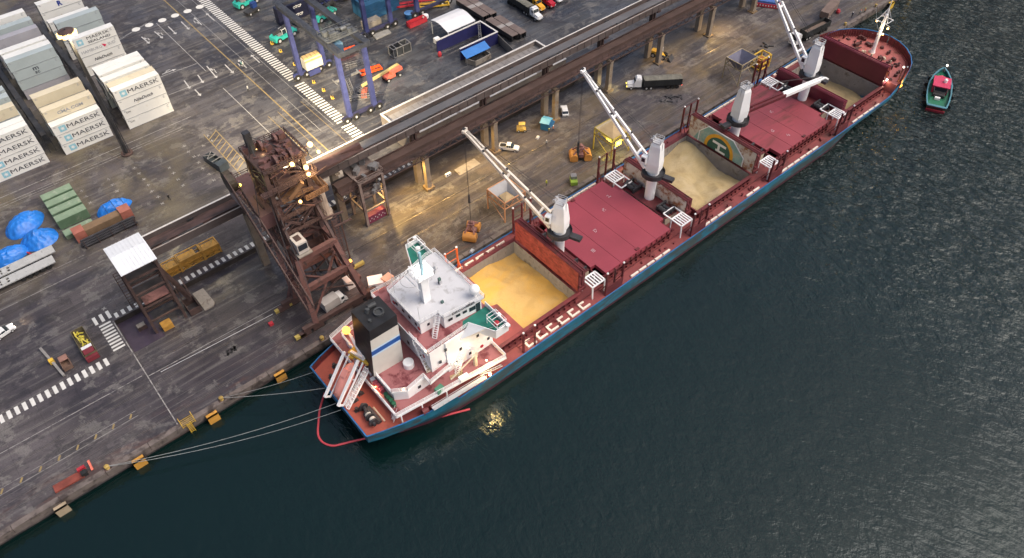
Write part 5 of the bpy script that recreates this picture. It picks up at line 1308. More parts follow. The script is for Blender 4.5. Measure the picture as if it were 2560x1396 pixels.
# ------------------------------------------------------------------ reception building behind the galleries
t = thing('grain_reception_building', 'long low open topped building with white parapet behind the conveyor galleries', 'building', (102, 43, 0))
BW = mat('grey_building_wall', (.22, .19, .175), .8, var=.15, stain=(.12, .1, .09), amt=.45, sscale=.4)
g = MB(); g.box(75.6, 128.2, 36.8, 37.1, 0, 4.9); g.box(75.6, 128.2, 49.3, 49.6, 0, 4.9); g.box(75.6, 75.9, 37.1, 49.3, 0, 4.9); g.box(127.9, 128.2, 37.1, 49.3, 0, 4.9); g.build('wall', BW, t)
g = MB(); g.box(75.5, 128.3, 49.2, 49.7, 4.9, 5.06); g.box(127.8, 128.3, 37.2, 49.2, 4.9, 5.06); g.box(75.5, 76., 44, 49.2, 4.9, 5.06); g.box(78, 90.5, 36.7, 37.2, 4.9, 5.06); g.box(91.5, 117.5, 36.7, 37.2, 4.9, 5.06); g.box(120, 128.3, 36.7, 37.2, 4.9, 5.06); g.build('white_coping', COPW, t)
g = MB(); g.box(75.9, 127.9, 37.1, 49.3, 3.4, 3.6); x = 77
while x < 127.5: g.box(x, x+.12, 43.5, 49, 3.6, 3.68); x += 1.9
g.build('roof', mat('grey_ribbed_roof', (.23, .22, .22), .7, var=.12, stain=(.13, .12, .12), amt=.45, sscale=.3), t)
g = MB(); g.box(75.9, 127.9, 40.8, 41.4, 3.6, 4.5); g.box(75.9, 127.9, 43.0, 43.3, 3.6, 3.9); g.build('roof_duct', RUST, t)
# ------------------------------------------------------------------ white roofed transfer tower
t = thing('transfer_tower', 'rusty open steel transfer tower with a white pitched roof at the left conveyor end', 'tower', (6.8, 26, 0))
g = MB()
for x in (3.6, 9.9):
    for y in (24.6, 31.0):
        g.bar((x, y, -1.3), (x, y, 19), .5); 
    g.bar((x, 27.8, -1.3), (x, 27.8, 19), .3)
    for z in (3, 7, 11, 15):
        g.bar((x, 24.6, z), (x, 31, z), .4); g.bar((x, 24.6, z-3.6), (x, 31, z), .16); g.bar((x, 31, z-3.6), (x, 24.6, z), .16)
for z in (3, 7, 11, 15, 18.6):
    for y in (24.6, 27.8, 31.0): g.bar((3.6, y, z), (9.9, y, z), .35)
g.build('frame', RUST, t)
g = MB(True); g.box(3.8, 9.7, 27.9, 30.8, 15.1, 15.25); g.box(3.8, 9.7, 27.9, 30.8, 11.1, 11.25); g.box(3.8, 9.7, 26.2, 30.8, 7.1, 7.2); g.build('grated_floor', mat('dark_grated_floor', (.05, .04, .04), .7, var=.4), t)
g = MB(); g.box(4.4, 9.4, 25.0, 27.4, 7.3, 7.6); g.build('pink_plate', RUSTL, t)
g = MB()
for k, (a, b) in enumerate(((22.2, 26.3), (26.3, 30.4))):
    pass
g._add([(3.2, 22.1, 19.3), (10.1, 22.1, 19.3), (10.1, 26.6, 20.4), (3.2, 26.6, 20.4), (10.1, 30.6, 19.8), (3.2, 30.6, 19.8)], [(0, 1, 2, 3), (3, 2, 4, 5)])
g._add([(3.2, 22.1, 19.2), (10.1, 22.1, 19.2), (10.1, 26.6, 20.3), (3.2, 26.6, 20.3), (10.1, 30.6, 19.7), (3.2, 30.6, 19.7)], [(3, 2, 1, 0), (5, 4, 2, 3)])
x = 3.5
while x < 10: g.bar((x, 22.1, 19.36), (x, 26.6, 20.46), .06); g.bar((x, 26.6, 20.46), (x, 30.6, 19.86), .06); x += .7
g.build('roof', mat('white_sheet_roof', (.70, .73, .77), .4, var=.04), t)
g = MB(); g.bar((9.9, 24.6, 15), (12.6, 26.2, 3), .5, .3); g.bar((10.2, 27, 12), (12.4, 27, 1), .8, .3); g.build('chute', RUST, t)
g = MB()
for i in range(14): g.bar((3.2, 25+i*.45, 18-i*1.15), (2.2, 25+i*.45, 18-i*1.15), .2, .05)
g.bar((3.2, 25, 18), (3.2, 31, 2.8), .12); g.bar((2.2, 25, 18), (2.2, 31, 2.8), .12); g.build('ladder', RUST, t)
lamp('tower_lamp', (6.8, 26.2, 5.5), 60, (1, .7, .3), .2, t)
m_ = MB(); m_.box(4.9, 7.0, 23.6, 25.4, -.4, .9); m_.build('yellow_motor', SPR, t)
# pit cover and rusty plant at the tower foot
t = thing('loading_ramp_box', 'rusty loading chute box with a pale concrete kerb beside the tower foot', 'chute', (12.4, 26.5, -.7))
g = MB(); g.wall([(10.9, 24.0), (13.2, 24.0), (13.2, 27.6), (10.9, 27.6)], -.8, 1.2, .14, True); g.bar((11, 27.6, 1.2), (11, 31, 4.4), .2); g.bar((13, 27.6, 1.2), (13, 31, 4.4), .2); g.build('box', RUST, t)
g = MB(); g.prism([(13.6, 23.4), (15.6, 23.4), (16.2, 24.2), (16.0, 29.4), (13.6, 29.4)], -1.1, -.1); g.build('kerb_pad', CONC, t)
m_ = MB(); m_.prism([(-1.9, 22.6), (4.6, 22.6), (4.6, 32.8), (-1.9, 32.8)], [-.36, -.36, -1.28, -1.28][:4] if False else -1.35, [-.35, -.35, -1.24, -1.24])
m_.build('sunken_purple_ramp', mat('purple_tinted_paving', (.050, .036, .056), .55, var=.2, stain=(.04, .03, .05), amt=.4), None, kind='structure')
m_ = MB(); m_.box(.9, 2.7, 27.4, 28.7, -.9, .2); m_.cm = 1; m_.box(1.0, 2.6, 27.5, 28.6, .2, .3); tag(m_.build('small_trolley', [RUST, CONC], None, origin=(1.8, 28, -.8)), 'small rusty trolley standing on the purple ramp', 'trolley')
# ------------------------------------------------------------------ stair / hopper tower beside the machine
t = thing('hopper_tower', 'grey brown four legged hopper tower over a maroon panelled base beside the first tall columns', 'tower', (56, 24, 0))
g = MB(); TG = mat('grey_brown_tower_steel', (.20, .155, .14), .7, var=.25, stain=(.10, .06, .05), amt=.45)
for x in (53.4, 59.2):
    for y in (22.3, 28.4): g.bar((x, y, -1), (x, y, 12.4), .6)
    for z in (4, 8, 12.4): g.bar((x, 22.3, z), (x, 28.4, z), .4)
    g.bar((x, 22.3, 4), (x, 28.4, 12), .3)
for z in (4, 8, 12.4):
    for y in (22.3, 28.4): g.bar((53.4, y, z), (59.2, y, z), .4)
g.bar((53.4, 28.4, 0), (59.2, 28.4, 8), .25)
g.build('frame', TG, t)
g = MB(True); g.box(53, 59.6, 24.4, 28.8, 12.5, 12.7); g.box(53.4, 59.2, 22.3, 28.4, 8.1, 8.2); g.auto = False; g.rail([(53, 22, 12.6), (59.6, 22, 12.6), (59.6, 24.4, 12.6)], 1.1, 2, .05, 1.2); g.build('platform', TG, t)
g = MB(True); rr = random.Random(3)
for _ in range(14): g.rbox(rr.uniform(53.6, 59), rr.uniform(22.4, 28), rr.choice((8.2, 12.7)), rr.uniform(.5, 2), rr.uniform(.4, 1.4), rr.uniform(.5, 1.8), rr.uniform(0, 1))
g.build('plant_machinery', STEELG, t)
g = MB(); g.box(53.9, 58.8, 22.6, 24.2, -.5, 1.8); g.cm = 1
for i in range(9): g.box(54.2+i*.5, 54.4+i*.5, 22.55, 22.6, .3+(i % 2)*.5, .6+(i % 2)*.5)
g.build('maroon_panel', [mat('maroon_panel_paint', (.16, .025, .06), .6, var=.2), GALV], t)
MB().rbox(56.6, 27.4, 7.2, .5, .3, .2).build('lamp', G_WARM, t); lamp('tower_work_light', (56.6, 26.6, 6.6), 900, (1, .66, .22), .3, t)
# ================================================================== RUSTY SHIP UNLOADER
t = thing('ship_unloader', 'huge rust brown travelling grain unloader with glaring lamps straddling both crane rails', 'harbour machine', (35, 10, 0))
SU = mat('unloader_rust_steel', (.085, .050, .046), .7, var=.3, scale=.5, stain=(.06, .036, .034), amt=.48, sscale=.5, fine=.5)
SUL = mat('unloader_pink_red_steel', (.15, .072, .064), .65, var=.25, scale=.5, stain=(.07, .042, .038), amt=.5, sscale=.5, fine=.4)
g = MB()
for y in (3.5, 12.3):
    g.cut(); g.bar((26.2, y, 1.9), (43.6, y, 1.9), .9, .9)
    for x in (26.4, 29.4, 38.8, 42.0): g.rbox(x, y, .35, 2.4, .8, 1.1)
g.build('sill_beam', SU, t)
g = MB(True); g.bar((24.4, 12.3, .9), (31.4, 12.3, .9), .7, .7); g.bar((41.8, 12.3, .9), (46, 12.3, .9), .7, .7); g.bar((24.2, 3.5, .9), (26.4, 3.5, .9), .8, .7); g.build('yellow_bogie_guard', mat('dirty_yellow_guard', (.42, .33, .09), .6, var=.2, stain=(.2, .12, .05), amt=.45), t)
g = MB(True)
for x in (26.0, 27.6, 29.4, 30.6, 39, 40.6, 42.2, 43.6):
    for y in (3.5, 12.3): g.tube((x, y-.25, .45), (x, y+.25, .45), .42, n=12)
g.build('rail_wheel', DARK, t)
g = MB()
for x, xt in ((29.2, 31.6), (40.8, 39.6)):
    g.bar((x, 3.5, 2), (xt-.4, 8.6, 15), 1.1, 1.1); g.bar((x, 12.3, 2), (xt, 13.2, 15), 1.0, 1.0)
    g.bar((x+.3, 4.8, 5.6), (x+.3, 12.4, 5.6), .8, .9); g.bar((x, 4.4, 4), (xt, 12.6, 13.5), .4)
    g.bar((x, 12.3, 1.5), (xt+(1.2 if x > 35 else 0), 21.6, 13.5), .9, 1.1)
g.bar((29.4, 12.5, 8.6), (40.6, 12.5, 8.6), .9, 1.3); g.bar((29.8, 6.2, 9), (40.2, 6.2, 9), .9, 1.3); g.bar((31.4, 8.4, 15), (39.6, 8.4, 15), 1., 1.2); g.bar((31.5, 14, 15), (39.6, 14, 15), 1., 1.2)
g.bar((31.4, 8.4, 15), (31.4, 21, 15), .9); g.bar((39.6, 8.4, 15), (39.6, 21, 15), .9)
g.bar((29.6, 12.4, 8.6), (35, 6.2, 9), .4); g.bar((40.4, 12.4, 8.6), (35, 6.2, 9), .4); g.bar((29.4, 3.8, 3.2), (35.2, 6.2, 9), .35)
g.build('portal_frame', SUL, t)
# tower lattice
g = MB(); tw = [(31.8, 13.2), (39.4, 13.2), (39.4, 20.2), (31.8, 20.2)]
for x, y in tw: g.bar((x, y, 14), (x, y, 33.5), .85)
for z in (18, 22, 26, 30, 33.5):
    for a, b in zip(tw, tw[1:]+tw[:1]): g.bar((*a, z), (*b, z), .4)
for z0, z1 in ((14, 18), (18, 22), (22, 26), (26, 30), (30, 33.5)):
    for a, b in zip(tw, tw[1:]+tw[:1]): g.bar((*a, z0), (*b, z1), .24); g.bar((*b, z0), (*a, z1), .2)
g.build('tower_lattice', SU, t)
g = MB(); g.box(32.4, 33.6, 19.4, 20.6, 14, 38.2); g.build('black_column', DARK, t)
g = MB(); g.box(28.6, 33.2, 14.4, 28.0, 20.2, 23.6); bx = g.build('machinery_house', mat('pink_rust_roofing', (.17, .09, .088), .7, var=.2, scale=.4, stain=(.14, .06, .055), amt=.46, sscale=.4, fine=.4), t)
g = MB(); g.box(28.3, 28.58, 14.4, 28.0, 20.2, 23.5); g.build('pale_side', mat('grey_pink_side', (.27, .21, .20), .7, var=.15), bx)
g = MB(); g.rail([(28.6, 14.4, 23.6), (28.6, 28, 23.6), (33.2, 28, 23.6)], 1.0, 2, .05, 2); g.build('roof_rail', SU, bx)
g = MB(); g.box(34.4, 37.6, 15.2, 21.6, 24.6, 27.4); g.lathe((36, 21.6, 24.6), [(1.6, 0), (1.6, 2.8), (1.0, 3.2)], 14); g.build('gear_house', mat('pink_rust_roofing2', (.15, .085, .08), .7, var=.25, stain=(.13, .06, .05), amt=.45), t)
g = MB(); g.box(31.4, 40.2, 12.4, 21.0, 33.6, 33.8); g.rail([(31.2, 12.2, 33.8), (40.4, 12.2, 33.8), (40.4, 21.2, 33.8), (31.2, 21.2, 33.8)], 1.2, 3, .05, 1.0, True); g.box(31.4, 40.2, 12.4, 13.4, 29.6, 29.75)
g.rail([(29.8, 11.6, 29.7), (41, 11.6, 29.7), (41, 13.4, 29.7)], 1.1, 3, .05, 1.0); g.box(29.8, 41, 11.6, 13.2, 29.5, 29.65); g.build('top_platform', SU, t)
g = MB(True); rr = random.Random(9)
for _ in range(46): g.rbox(rr.uniform(32, 39.8), rr.uniform(12.8, 20.6), 33.8, rr.uniform(.3, 1.6), rr.uniform(.3, 1.2), rr.uniform(.2, 1.3), rr.uniform(0, 1.5))
for _ in range(30):
    x, y, z = rr.uniform(31, 40), rr.uniform(12, 20), rr.uniform(24, 34); g.auto = False; g.bar((x, y, z), (x+rr.uniform(-3, 3), y+rr.uniform(-2, 2), z+rr.uniform(-1, 2)), .14)
for yy in (13.8, 19.6): g.tube((34.4, yy, 34.6), (34.9, yy, 34.6), 1.1, n=16); g.tube((37.4, yy, 34.6), (37.9, yy, 34.6), 1.1, n=16)
g.build('hoist_machinery', SUL, t)
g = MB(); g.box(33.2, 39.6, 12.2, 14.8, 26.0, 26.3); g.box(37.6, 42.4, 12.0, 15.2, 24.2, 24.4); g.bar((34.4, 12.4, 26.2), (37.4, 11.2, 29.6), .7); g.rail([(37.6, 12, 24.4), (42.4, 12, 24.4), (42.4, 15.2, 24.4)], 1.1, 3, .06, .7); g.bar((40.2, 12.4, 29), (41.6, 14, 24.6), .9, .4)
g.build('lit_platform', mat('lamplit_ochre_plate', (.22, .12, .065), .6, var=.3, stain=(.2, .09, .04), amt=.4), t)  # orange lamplight put into the platform's own colour
g = MB(); g.tube((41.7, 15.6, 16.0), (41.7, 15.6, 21.6), 1.25, 1.0, n=14); g.tube((41.7, 15.6, 21.6), (41.7, 15.6, 23.4), .6, n=12); g.lathe((41.9, 15.8, 14.6), [(.9, 0), (1.5, .4), (1.5, 1.6)], 14); g.build('dust_collector', mat('dusty_beige_drum', (.36, .29, .23), .7, var=.25, stain=(.2, .12, .08), amt=.42), t)
g = MB(); q = [Vector((36.2, 20.6, 14.4)), Vector((37.4, 13.4, 3.6))]; g.bar(q[0], q[1], 2.3, 1.0, 2.0); g.build('hanging_chute', mat('dark_slate_chute', (.035, .04, .048), .6, var=.3), t)
g = MB(); g.box(33.4, 40.2, 13.0, 14.0, .4, 5.4) if False else g.box(34.6, 39.6, 14.4, 16.2, 9.6, 12.2); g.bar((39.0, 20.4, 13.6), (39.0, 13.2, 3.0), .3); g.bar((35.4, 20.4, 13.6), (35.4, 13.2, 3.0), .3); g.build('chute_frame', SU, t)
g = MB(); rr = random.Random(17)
for _ in range(70):
    x, y, z = rr.uniform(30, 41), rr.uniform(9, 20), rr.uniform(9, 30); k_ = rr.randrange(3); l_ = rr.uniform(1.5, 5)
    g.bar((x, y, z), (x+(l_ if k_ == 0 else 0), y+(l_ if k_ == 1 else 0), z+(l_ if k_ == 2 else rr.uniform(-1, 1))), rr.choice((.12, .18, .3)))
g.cut()
for z in (18.1, 22.1, 26.1): g.box(31.6, 39.6, 12.2, 13.2, z, z+.08); g.rail([(31.6, 12.0, z), (39.6, 12.0, z)], 1.1, 2, .04, 1.3); g.box(39.5, 40.6, 12.2, 20, z, z+.08); g.rail([(40.7, 12.2, z), (40.7, 20, z)], 1.1, 2, .04, 1.3)
g.cut()
for (a, b) in (((31.8, 13.2, 15), (39.4, 13.2, 22)), ((39.4, 13.2, 15), (31.8, 13.2, 22)), ((31.4, 8.4, 15), (31.8, 13.2, 22)), ((39.6, 8.4, 15), (39.4, 13.2, 22))): g.bar(a, b, .5)
for x in (30.2, 40.2):
    for z in (4, 8, 12): g.bar((x, 4.6+z*.25, z), (x, 12.4, z), .28); g.bar((x, 4.6+z*.25, z), (x, 12.4, z+3.6), .2)
for y in (6.4, 12.4):
    g.bar((30, y, 3), (40, y, 8.6), .25); g.bar((40, y, 3), (30, y, 8.6), .25)
g.build('bracing_and_walkways', SU, t)
# operator cab
g = MB(); g.box(31.7, 33.9, 8.1, 11.2, 16.4, 19.0); cb = g.build('operator_cab', mat('dirty_white_cab', (.50, .47, .44), .55, var=.12, stain=(.25, .2, .17), amt=.42, sscale=.6), t)
g = MB(); g.box(31.85, 33.75, 8.05, 8.12, 17.2, 18.6); g.box(33.88, 33.95, 8.3, 10.8, 17.2, 18.6); g.build('window', GLASS, cb)
g = MB(); g.box(32.2, 33.4, 9.0, 10.6, 19.0, 19.06); g.build('roof_patch', RUST, cb)
g = MB(); g.box(31.3, 34.3, 7.6, 11.4, 15.9, 16.2); g.build('cab_platform', CONC, cb)
# left inclined truss with cable reel
g = MB(); A, B = Vector((28.6, 1.6, 7.5)), Vector((27.6, 21.0, 29.5)); 
for k in (-.7, .7):
    for h in (0, 1.4): g.bar(A+Vector((k, 0, h)), B+Vector((k, 0, h)), .2)
n = 34
for i in range(n):
    p = A+(B-A)*i/n; p2 = A+(B-A)*(i+1)/n
    g.bar(p+Vector((-.7, 0, 0)), p+Vector((.7, 0, 0)), .1)
    for k in (-.7, .7): g.bar(p+Vector((k, 0, 0)), p+Vector((k, 0, 1.4)), .1); g.bar(p+Vector((k, 0, 0)), p2+Vector((k, 0, 1.4)), .08)
g.build('inclined_walkway', SU, t)
g = MB(); g.tube((26.9, 21.6, 28.6), (28.3, 21.6, 28.6), 2.1, n=20); g.build('cable_reel', mat('dark_cable_reel', (.06, .045, .03), .6, var=.5), t)
MB().ball((28.8, 20.2, 27.9), .3).build('lamp_head', G_YEL, t); lamp('reel_lamp', (29.1, 19.6, 28.6), 260, (1, .85, .3), .2, t)
g = MB()       # stair tower at the right
for x in (42.3, 44.2):
    for y in (14.8, 17.2): g.bar((x, y, 0), (x, y, 14), .22)
for i in range(28): z = i*.5; g.bar((42.4, 15+2*((i % 8)/8), z), (44.1, 15+2*((i % 8)/8), z), .3, .06)
g.build('stair_tower', SU, t)
g = MB(); g._add([(27.6, 13.9, .4), (33.4, 13.4, .4), (30.4, 14.2, 6.2), (28.0, 13.2, .4), (33.2, 12.9, .4), (30.4, 13.8, 6.2)], [(0, 1, 2), (5, 4, 3), (0, 2, 5, 3), (1, 4, 5, 2)]); g.build('triangular_plate', SUL, t)
MB().ball((30.6, 14.0, 6.8), .42).build('brass_beacon', YEL, t)
g = MB()
for a, b in (((33, 20, 38), (28.8, 14.6, 24)), ((33, 20, 38), (33, 27.8, 24)), ((33, 19.6, 37.6), (39.4, 13.2, 33.8)), ((30, 3, 10), (33, 19.6, 36)), ((33.2, 20.2, 37), (29.0, 6, 13)), ((38.5, 20, 33.5), (46, 26, 17.6))): g.bar(a, b, .1)
g.build('stay_cables', DARK, t)
g = MB(); g.box(40.2, 57.5, 26.2, 27.2, 17.7, 18.9); g._add([(40.2, 21.5, 21.5), (58, 25.9, 17.5), (58, 27.9, 17.5), (40.2, 24.6, 21.5), (40.2, 21.5, 20.3), (58, 25.9, 17.4), (58, 27.9, 17.4), (40.2, 24.6, 20.3)], [(0, 1, 2, 3), (7, 6, 5, 4), (0, 4, 5, 1), (3, 2, 6, 7)]); g.build('discharge_conveyor', mat('red_brown_conveyor', (.085, .045, .04), .75, var=.3, stain=(.06, .035, .03), amt=.48), t)
for (x, y, z, r_, e) in ((41.6, 13.4, 34.9, 1.1, 900), (42.0, 11.2, 34.3, .7, 350), (36.4, 10.8, 34.7, .9, 350), (38.8, 10.9, 32.6, 1.0, 500), (38.9, 10.9, 30.9, .8, 500), (36.0, 11.2, 25.6, .7, 260), (39.6, 13.0, 31.2, .26, 200), (33.6, 19, 34.6, .2, 60)):
    MB().ball((x, y, z), r_*.48, 10, 6).build('lamp_head', G_WARM, t)
    lamp('work_lamp', (x+.5, y-1.1, z-.7), e*.8, (1, .72, .34), .35, t)
lamp('flood', (41.2, 20.6, 36.4), 560000, (1, .80, .50), .5, t, 66, (64, 66, 0), 1.)
MB().rbox(41.6, 8.6, 7.2, .5, .5, .4).build('orange_floodlight', G_ORG, t); lamp('orange_flood', (42.6, 6.6, 6.0), 500, (1, .36, .08), .3, t)
# things under the unloader
t = thing('white_box_van_truck', 'small white truck with a boxy body parked under the unloader', 'truck', (0, 0, 0))
g = MB(); g.box(-2.6, 1.0, -1.1, 1.1, .7, 2.9); g.build('cargo_box', mat('grey_white_box', (.42, .40, .39), .6, var=.1), t)
g = MB(); g.ext([(1.1, -1.0, .5), (1.1, -1.0, 2.3), (2.2, -1.0, 2.3), (2.8, -1.0, 1.4), (2.9, -1.0, .5)], (0, 2.0, 0)); g.build('cab', CARW, t)
g = MB(); g.ext([(2.25, -.9, 2.2), (2.78, -.9, 1.45), (2.84, -.9, 1.45), (2.31, -.9, 2.22)], (0, 1.8, 0)); g.box(1.4, 2.1, -1.03, -1.0, 1.4, 2.1); g.build('window', GLASS, t)
wheels(t, [(-1.6, -.95), (-1.6, .95), (2.0, -.95), (2.0, .95)], .42, .3)
t.location = (35.0, 6.6, 0); t.rotation_euler = (0, 0, R(4))
t = thing('gatehouse_cabin', 'small white portable cabin standing in orange light near the ship stern', 'cabin', (40.4, 8.8, 0))
g = MB(); g.box(39.4, 41.4, 8.0, 9.8, .1, 2.4); g.build('wall', SHIPW, t); g = MB(); g.box(39.3, 41.5, 7.9, 9.9, 2.4, 2.55); g.build('roof', SHIPW, t)
t = thing('gangway_box', 'white and orange lit crew access box beside the stern rail', 'access box', (44.6, 4.0, 0))
g = MB(); g.rbox(44.4, 4.8, .1, 3.2, 2.6, 2.6, R(-25)); g.build('box', SHIPW, t); g = MB(); g.rbox(46.6, 3.4, .1, 2.2, 1.8, 3.0, R(10)); g.build('stair_box', mat('pale_salmon_box', (.72, .42, .3), .5), t)
g = MB(); g.rbox(43.6, 2.4, .1, 3.4, 1.2, 1.6, R(-5)); g.build('orange_crate', ORANGE, t)

# ================================================================== YARD BEHIND: rubber tyred gantries
def rtg(name_label, x0, x1, y0, y1, h, xb=None, lead='lilac'):
    t = thing('yard_gantry_crane', name_label, 'gantry crane', ((x0+x1)/2, (y0+y1)/2, 0), group='blue rubber tyred gantry cranes in the yard')
    for x in (x0, x1):
        for y in (y0, y1):
            g = MB(); g.bar((x, y, 1.9), (x, y, h), 1.25, 1.1, 1.1); g.build('leg', BLUEC, t)
    for y in (y0, y1):
        g = MB(); g.bar((x0-2.2, y, 1.7), (x1+2.2, y, 1.7), .8, .8); g.build('sill_beam', BLUEC if y == y1 else mat('dark_blue_steel', (.03, .03, .07), .5, var=.3), t)
        for xc in (x0-1.2, x0+1.6, x1-1.6, x1+1.2):
            g = MB(); g.tube((xc, y-.55, 1.0), (xc, y+.55, 1.0), 1.02, n=18); w_ = g.build('wheel', BLACK, t)
            g = MB(); g.tube((xc, y-.6, 1.0), (xc, y-.54, 1.0), .34, n=12); g.build('rim', GALV, w_)
    GB_ = mat('dark_girder_steel', (.045, .05, .065), .5, .1, var=.3, stain=(.2, .2, .22), amt=.38, sscale=.5)
    for x in (x0, x1):
        g = MB(); g.bar((x, y0-2.4, h+.5), (x, y1+3.2, h+.5), 1.5, 1.4); g.bar((x-.9, y0-2.4, h+1.25), (x-.9, y1+3.2, h+1.25), .3, .1); g.rail([(x+(1.1 if x == x1 else -1.1), y0-2.4, h+1.2), (x+(1.1 if x == x1 else -1.1), y1+3.2, h+1.2)], 1.1, 2, .04, 2.4); g.build('girder', GB_, t)
    g = MB(); g.bar((x0, y0-2.2, h+.5), (x1, y0-2.2, h+.5), .8, 1.0); g.cut(); g.bar((x0, y1+3, h+.5), (x1, y1+3, h+.5), .8, 1.0); g.build('end_tie', GB_, t)
    ym = y0+5.0; g = MB(); g.box(x0-.6, x1+.6, ym-2.2, ym+2.2, h+1.3, h+1.7); rr = random.Random(int(x0))
    for _ in range(16): g.rbox(rr.uniform(x0+.5, x1-.5), ym+rr.uniform(-1.8, 1.8), h+1.7, rr.uniform(.6, 2), rr.uniform(.5, 1.2), rr.uniform(.5, 1.5))
    for k in (-1.6, 1.6): g.tube(((x0+x1)/2+k-.8, ym, h+2.3), ((x0+x1)/2+k+.8, ym, h+2.3), .55, n=12)
    g.rail([(x0-.6, ym-2.2, h+1.7), (x1+.6, ym-2.2, h+1.7)], 1.1, 2, .04, 1.5); g.rail([(x0-.6, ym+2.2, h+1.7), (x1+.6, ym+2.2, h+1.7)], 1.1, 2, .04, 1.5)
    tr = g.build('trolley', mat('grey_trolley_steel', (.10, .11, .125), .55, .1, var=.35), t)
    g = MB(); g.box(x0+1.2, x0+3.2, ym-2.9, ym-1.0, h-1.6, h+.6); g.build('operator_cab', mat('steel_blue_cab', (.09, .17, .26), .5, var=.15), tr)
    zc = 9.5 if lead == 'lilac' else 12.; g = MB(); xm = (x0+x1)/2
    g.bar((xm-3.6, ym, zc), (xm+3.6, ym, zc), .5, .5)
    for sx_ in (-3.6, 3.6): g.bar((xm+sx_, ym-1.2, zc), (xm+sx_, ym+1.2, zc), .3)
    g.build('spreader', STEELG, t)
    g = MB()
    for sx_ in (-1.4, 1.4):
        for sy_ in (-.9, .9): g.tube((xm+sx_, ym+sy_, h+1.6), (xm+sx_*1.2, ym+sy_, zc), .035, n=4)
    g.build('hoist_cables', DARK, t)
    return t
rt = rtg('nearest blue gantry crane over the striped walkway, with a cream engine box at one foot', 71.2, 78.8, 58.2, 84.2, 20.5)
g = MB(); g.box(72.8, 78.0, 82.9, 85.6, 2.4, 5.4); eb = g.build('engine_house', mat('cream_engine_house', (.55, .55, .5), .5, var=.08, stain=(.4, .3, .18), amt=.38), rt)
g = MB()
for i in range(4): g.box(73.0+i*1.25, 74.1+i*1.25, 83.6, 85.3, 5.4, 5.9)
g.box(72.8, 78, 82.85, 82.88, 4.9, 5.4); g.build('ochre_vents', mat('ochre_vent_boxes', (.50, .36, .16), .6, var=.2), eb)
g = MB(); g.box(73.2, 76.6, 82.6, 84.4, .7, 2.1); g.build('blue_tank', BLUEC, rt)
rtg('second blue gantry crane behind, its legs cut by the top picture edge', 97.0, 105.6, 90.2, 113.5, 21, lead='b')
t3 = rtg('third blue gantry crane at the top edge beside the white roofed shed', 115.2, 126.0, 90.0, 113, 21, lead='b')
# reach stackers
TEAL = mat('teal_green_paint', (.035, .42, .36), .4, var=.12, stain=(.04, .24, .22), amt=.36)
def reach_stacker(label, x, y, rz, group=True):
    t = thing('reach_stacker', label, 'reach stacker', (0, 0, 0), group='teal reach stackers in the yard')
    g = MB(); g.ext([(-3.9, -1.5, .7), (-3.9, -1.5, 1.9), (-2.8, -1.5, 2.3), (-1, -1.5, 1.6), (3.6, -1.5, 1.5), (3.6, -1.5, .7)], (0, 3.0, 0)); g.box(2.2, 3.9, -1.9, 1.9, 1.2, 2.0); g.build('body', TEAL, t)
    g = MB(); g.box(-.6, .9, -.75, .75, 1.7, 3.2); c = g.build('cab', GLASS, t); g = MB()
    for p, q in (((-.6, -.75), (.9, -.75)), ((.9, -.75), (.9, .75)), ((.9, .75), (-.6, .75)), ((-.6, .75), (-.6, -.75))): g.bar((*p, 3.2), (*q, 3.2), .12); g.bar((*p, 1.7), (*p, 3.2), .1)
    g.build('cab_frame', WHITE, c)
    g = MB(); g.bar((-3.2, .1, 2.7), (4.8, .1, 3.6), .7, .75); g.bar((4.6, 0, 3.6), (5.2, 0, 2.5), .6); g.build('boom', DARK, t)
    g = MB(); g.box(4.8, 5.6, -2.9, 2.9, 1.9, 2.3); g.build('spreader', DARK, t)
    g = MB(); g.box(-2.4, -.9, -1.2, -.3, 2.0, 2.5); g.box(1.4, 2.4, .5, 1.3, 1.5, 2.0); g.build('service_box', STEELG, t)
    wheels(t, [(2.8, -1.6), (2.8, 1.6), (-2.6, -1.35), (-2.6, 1.35)], .85, .6)
    t.location = (x, y, 0); t.rotation_euler = (0, 0, rz); return t
reach_stacker('teal reach stacker framed by the lilac lit crane legs', 77.8, 106.6, R(12))
reach_stacker('teal reach stacker cut by the top edge, beside the dark tractor', 78.6, 132.2, R(10))
reach_stacker('teal reach stacker seen under the crane trolley beams', 93.0, 108.6, R(15))
t = thing('terminal_tractor', 'dark blue terminal tractor next to the striped walkway at the top', 'tractor', (0, 0, 0))
g = MB(); g.box(-2.4, 2.4, -1.1, 1.1, .6, 1.2); g.build('chassis', DARK, t); g = MB(); g.box(.6, 2.3, -.2, 1.2, 1.2, 2.8); g.build('cab', mat('deep_blue_paint', (.02, .05, .2), .4), t)
wheels(t, [(-1.6, -1), (-1.6, 1), (1.6, -1), (1.6, 1)], .55, .4); t.location = (77.6, 126.4, 0); t.rotation_euler = (0, 0, R(15))
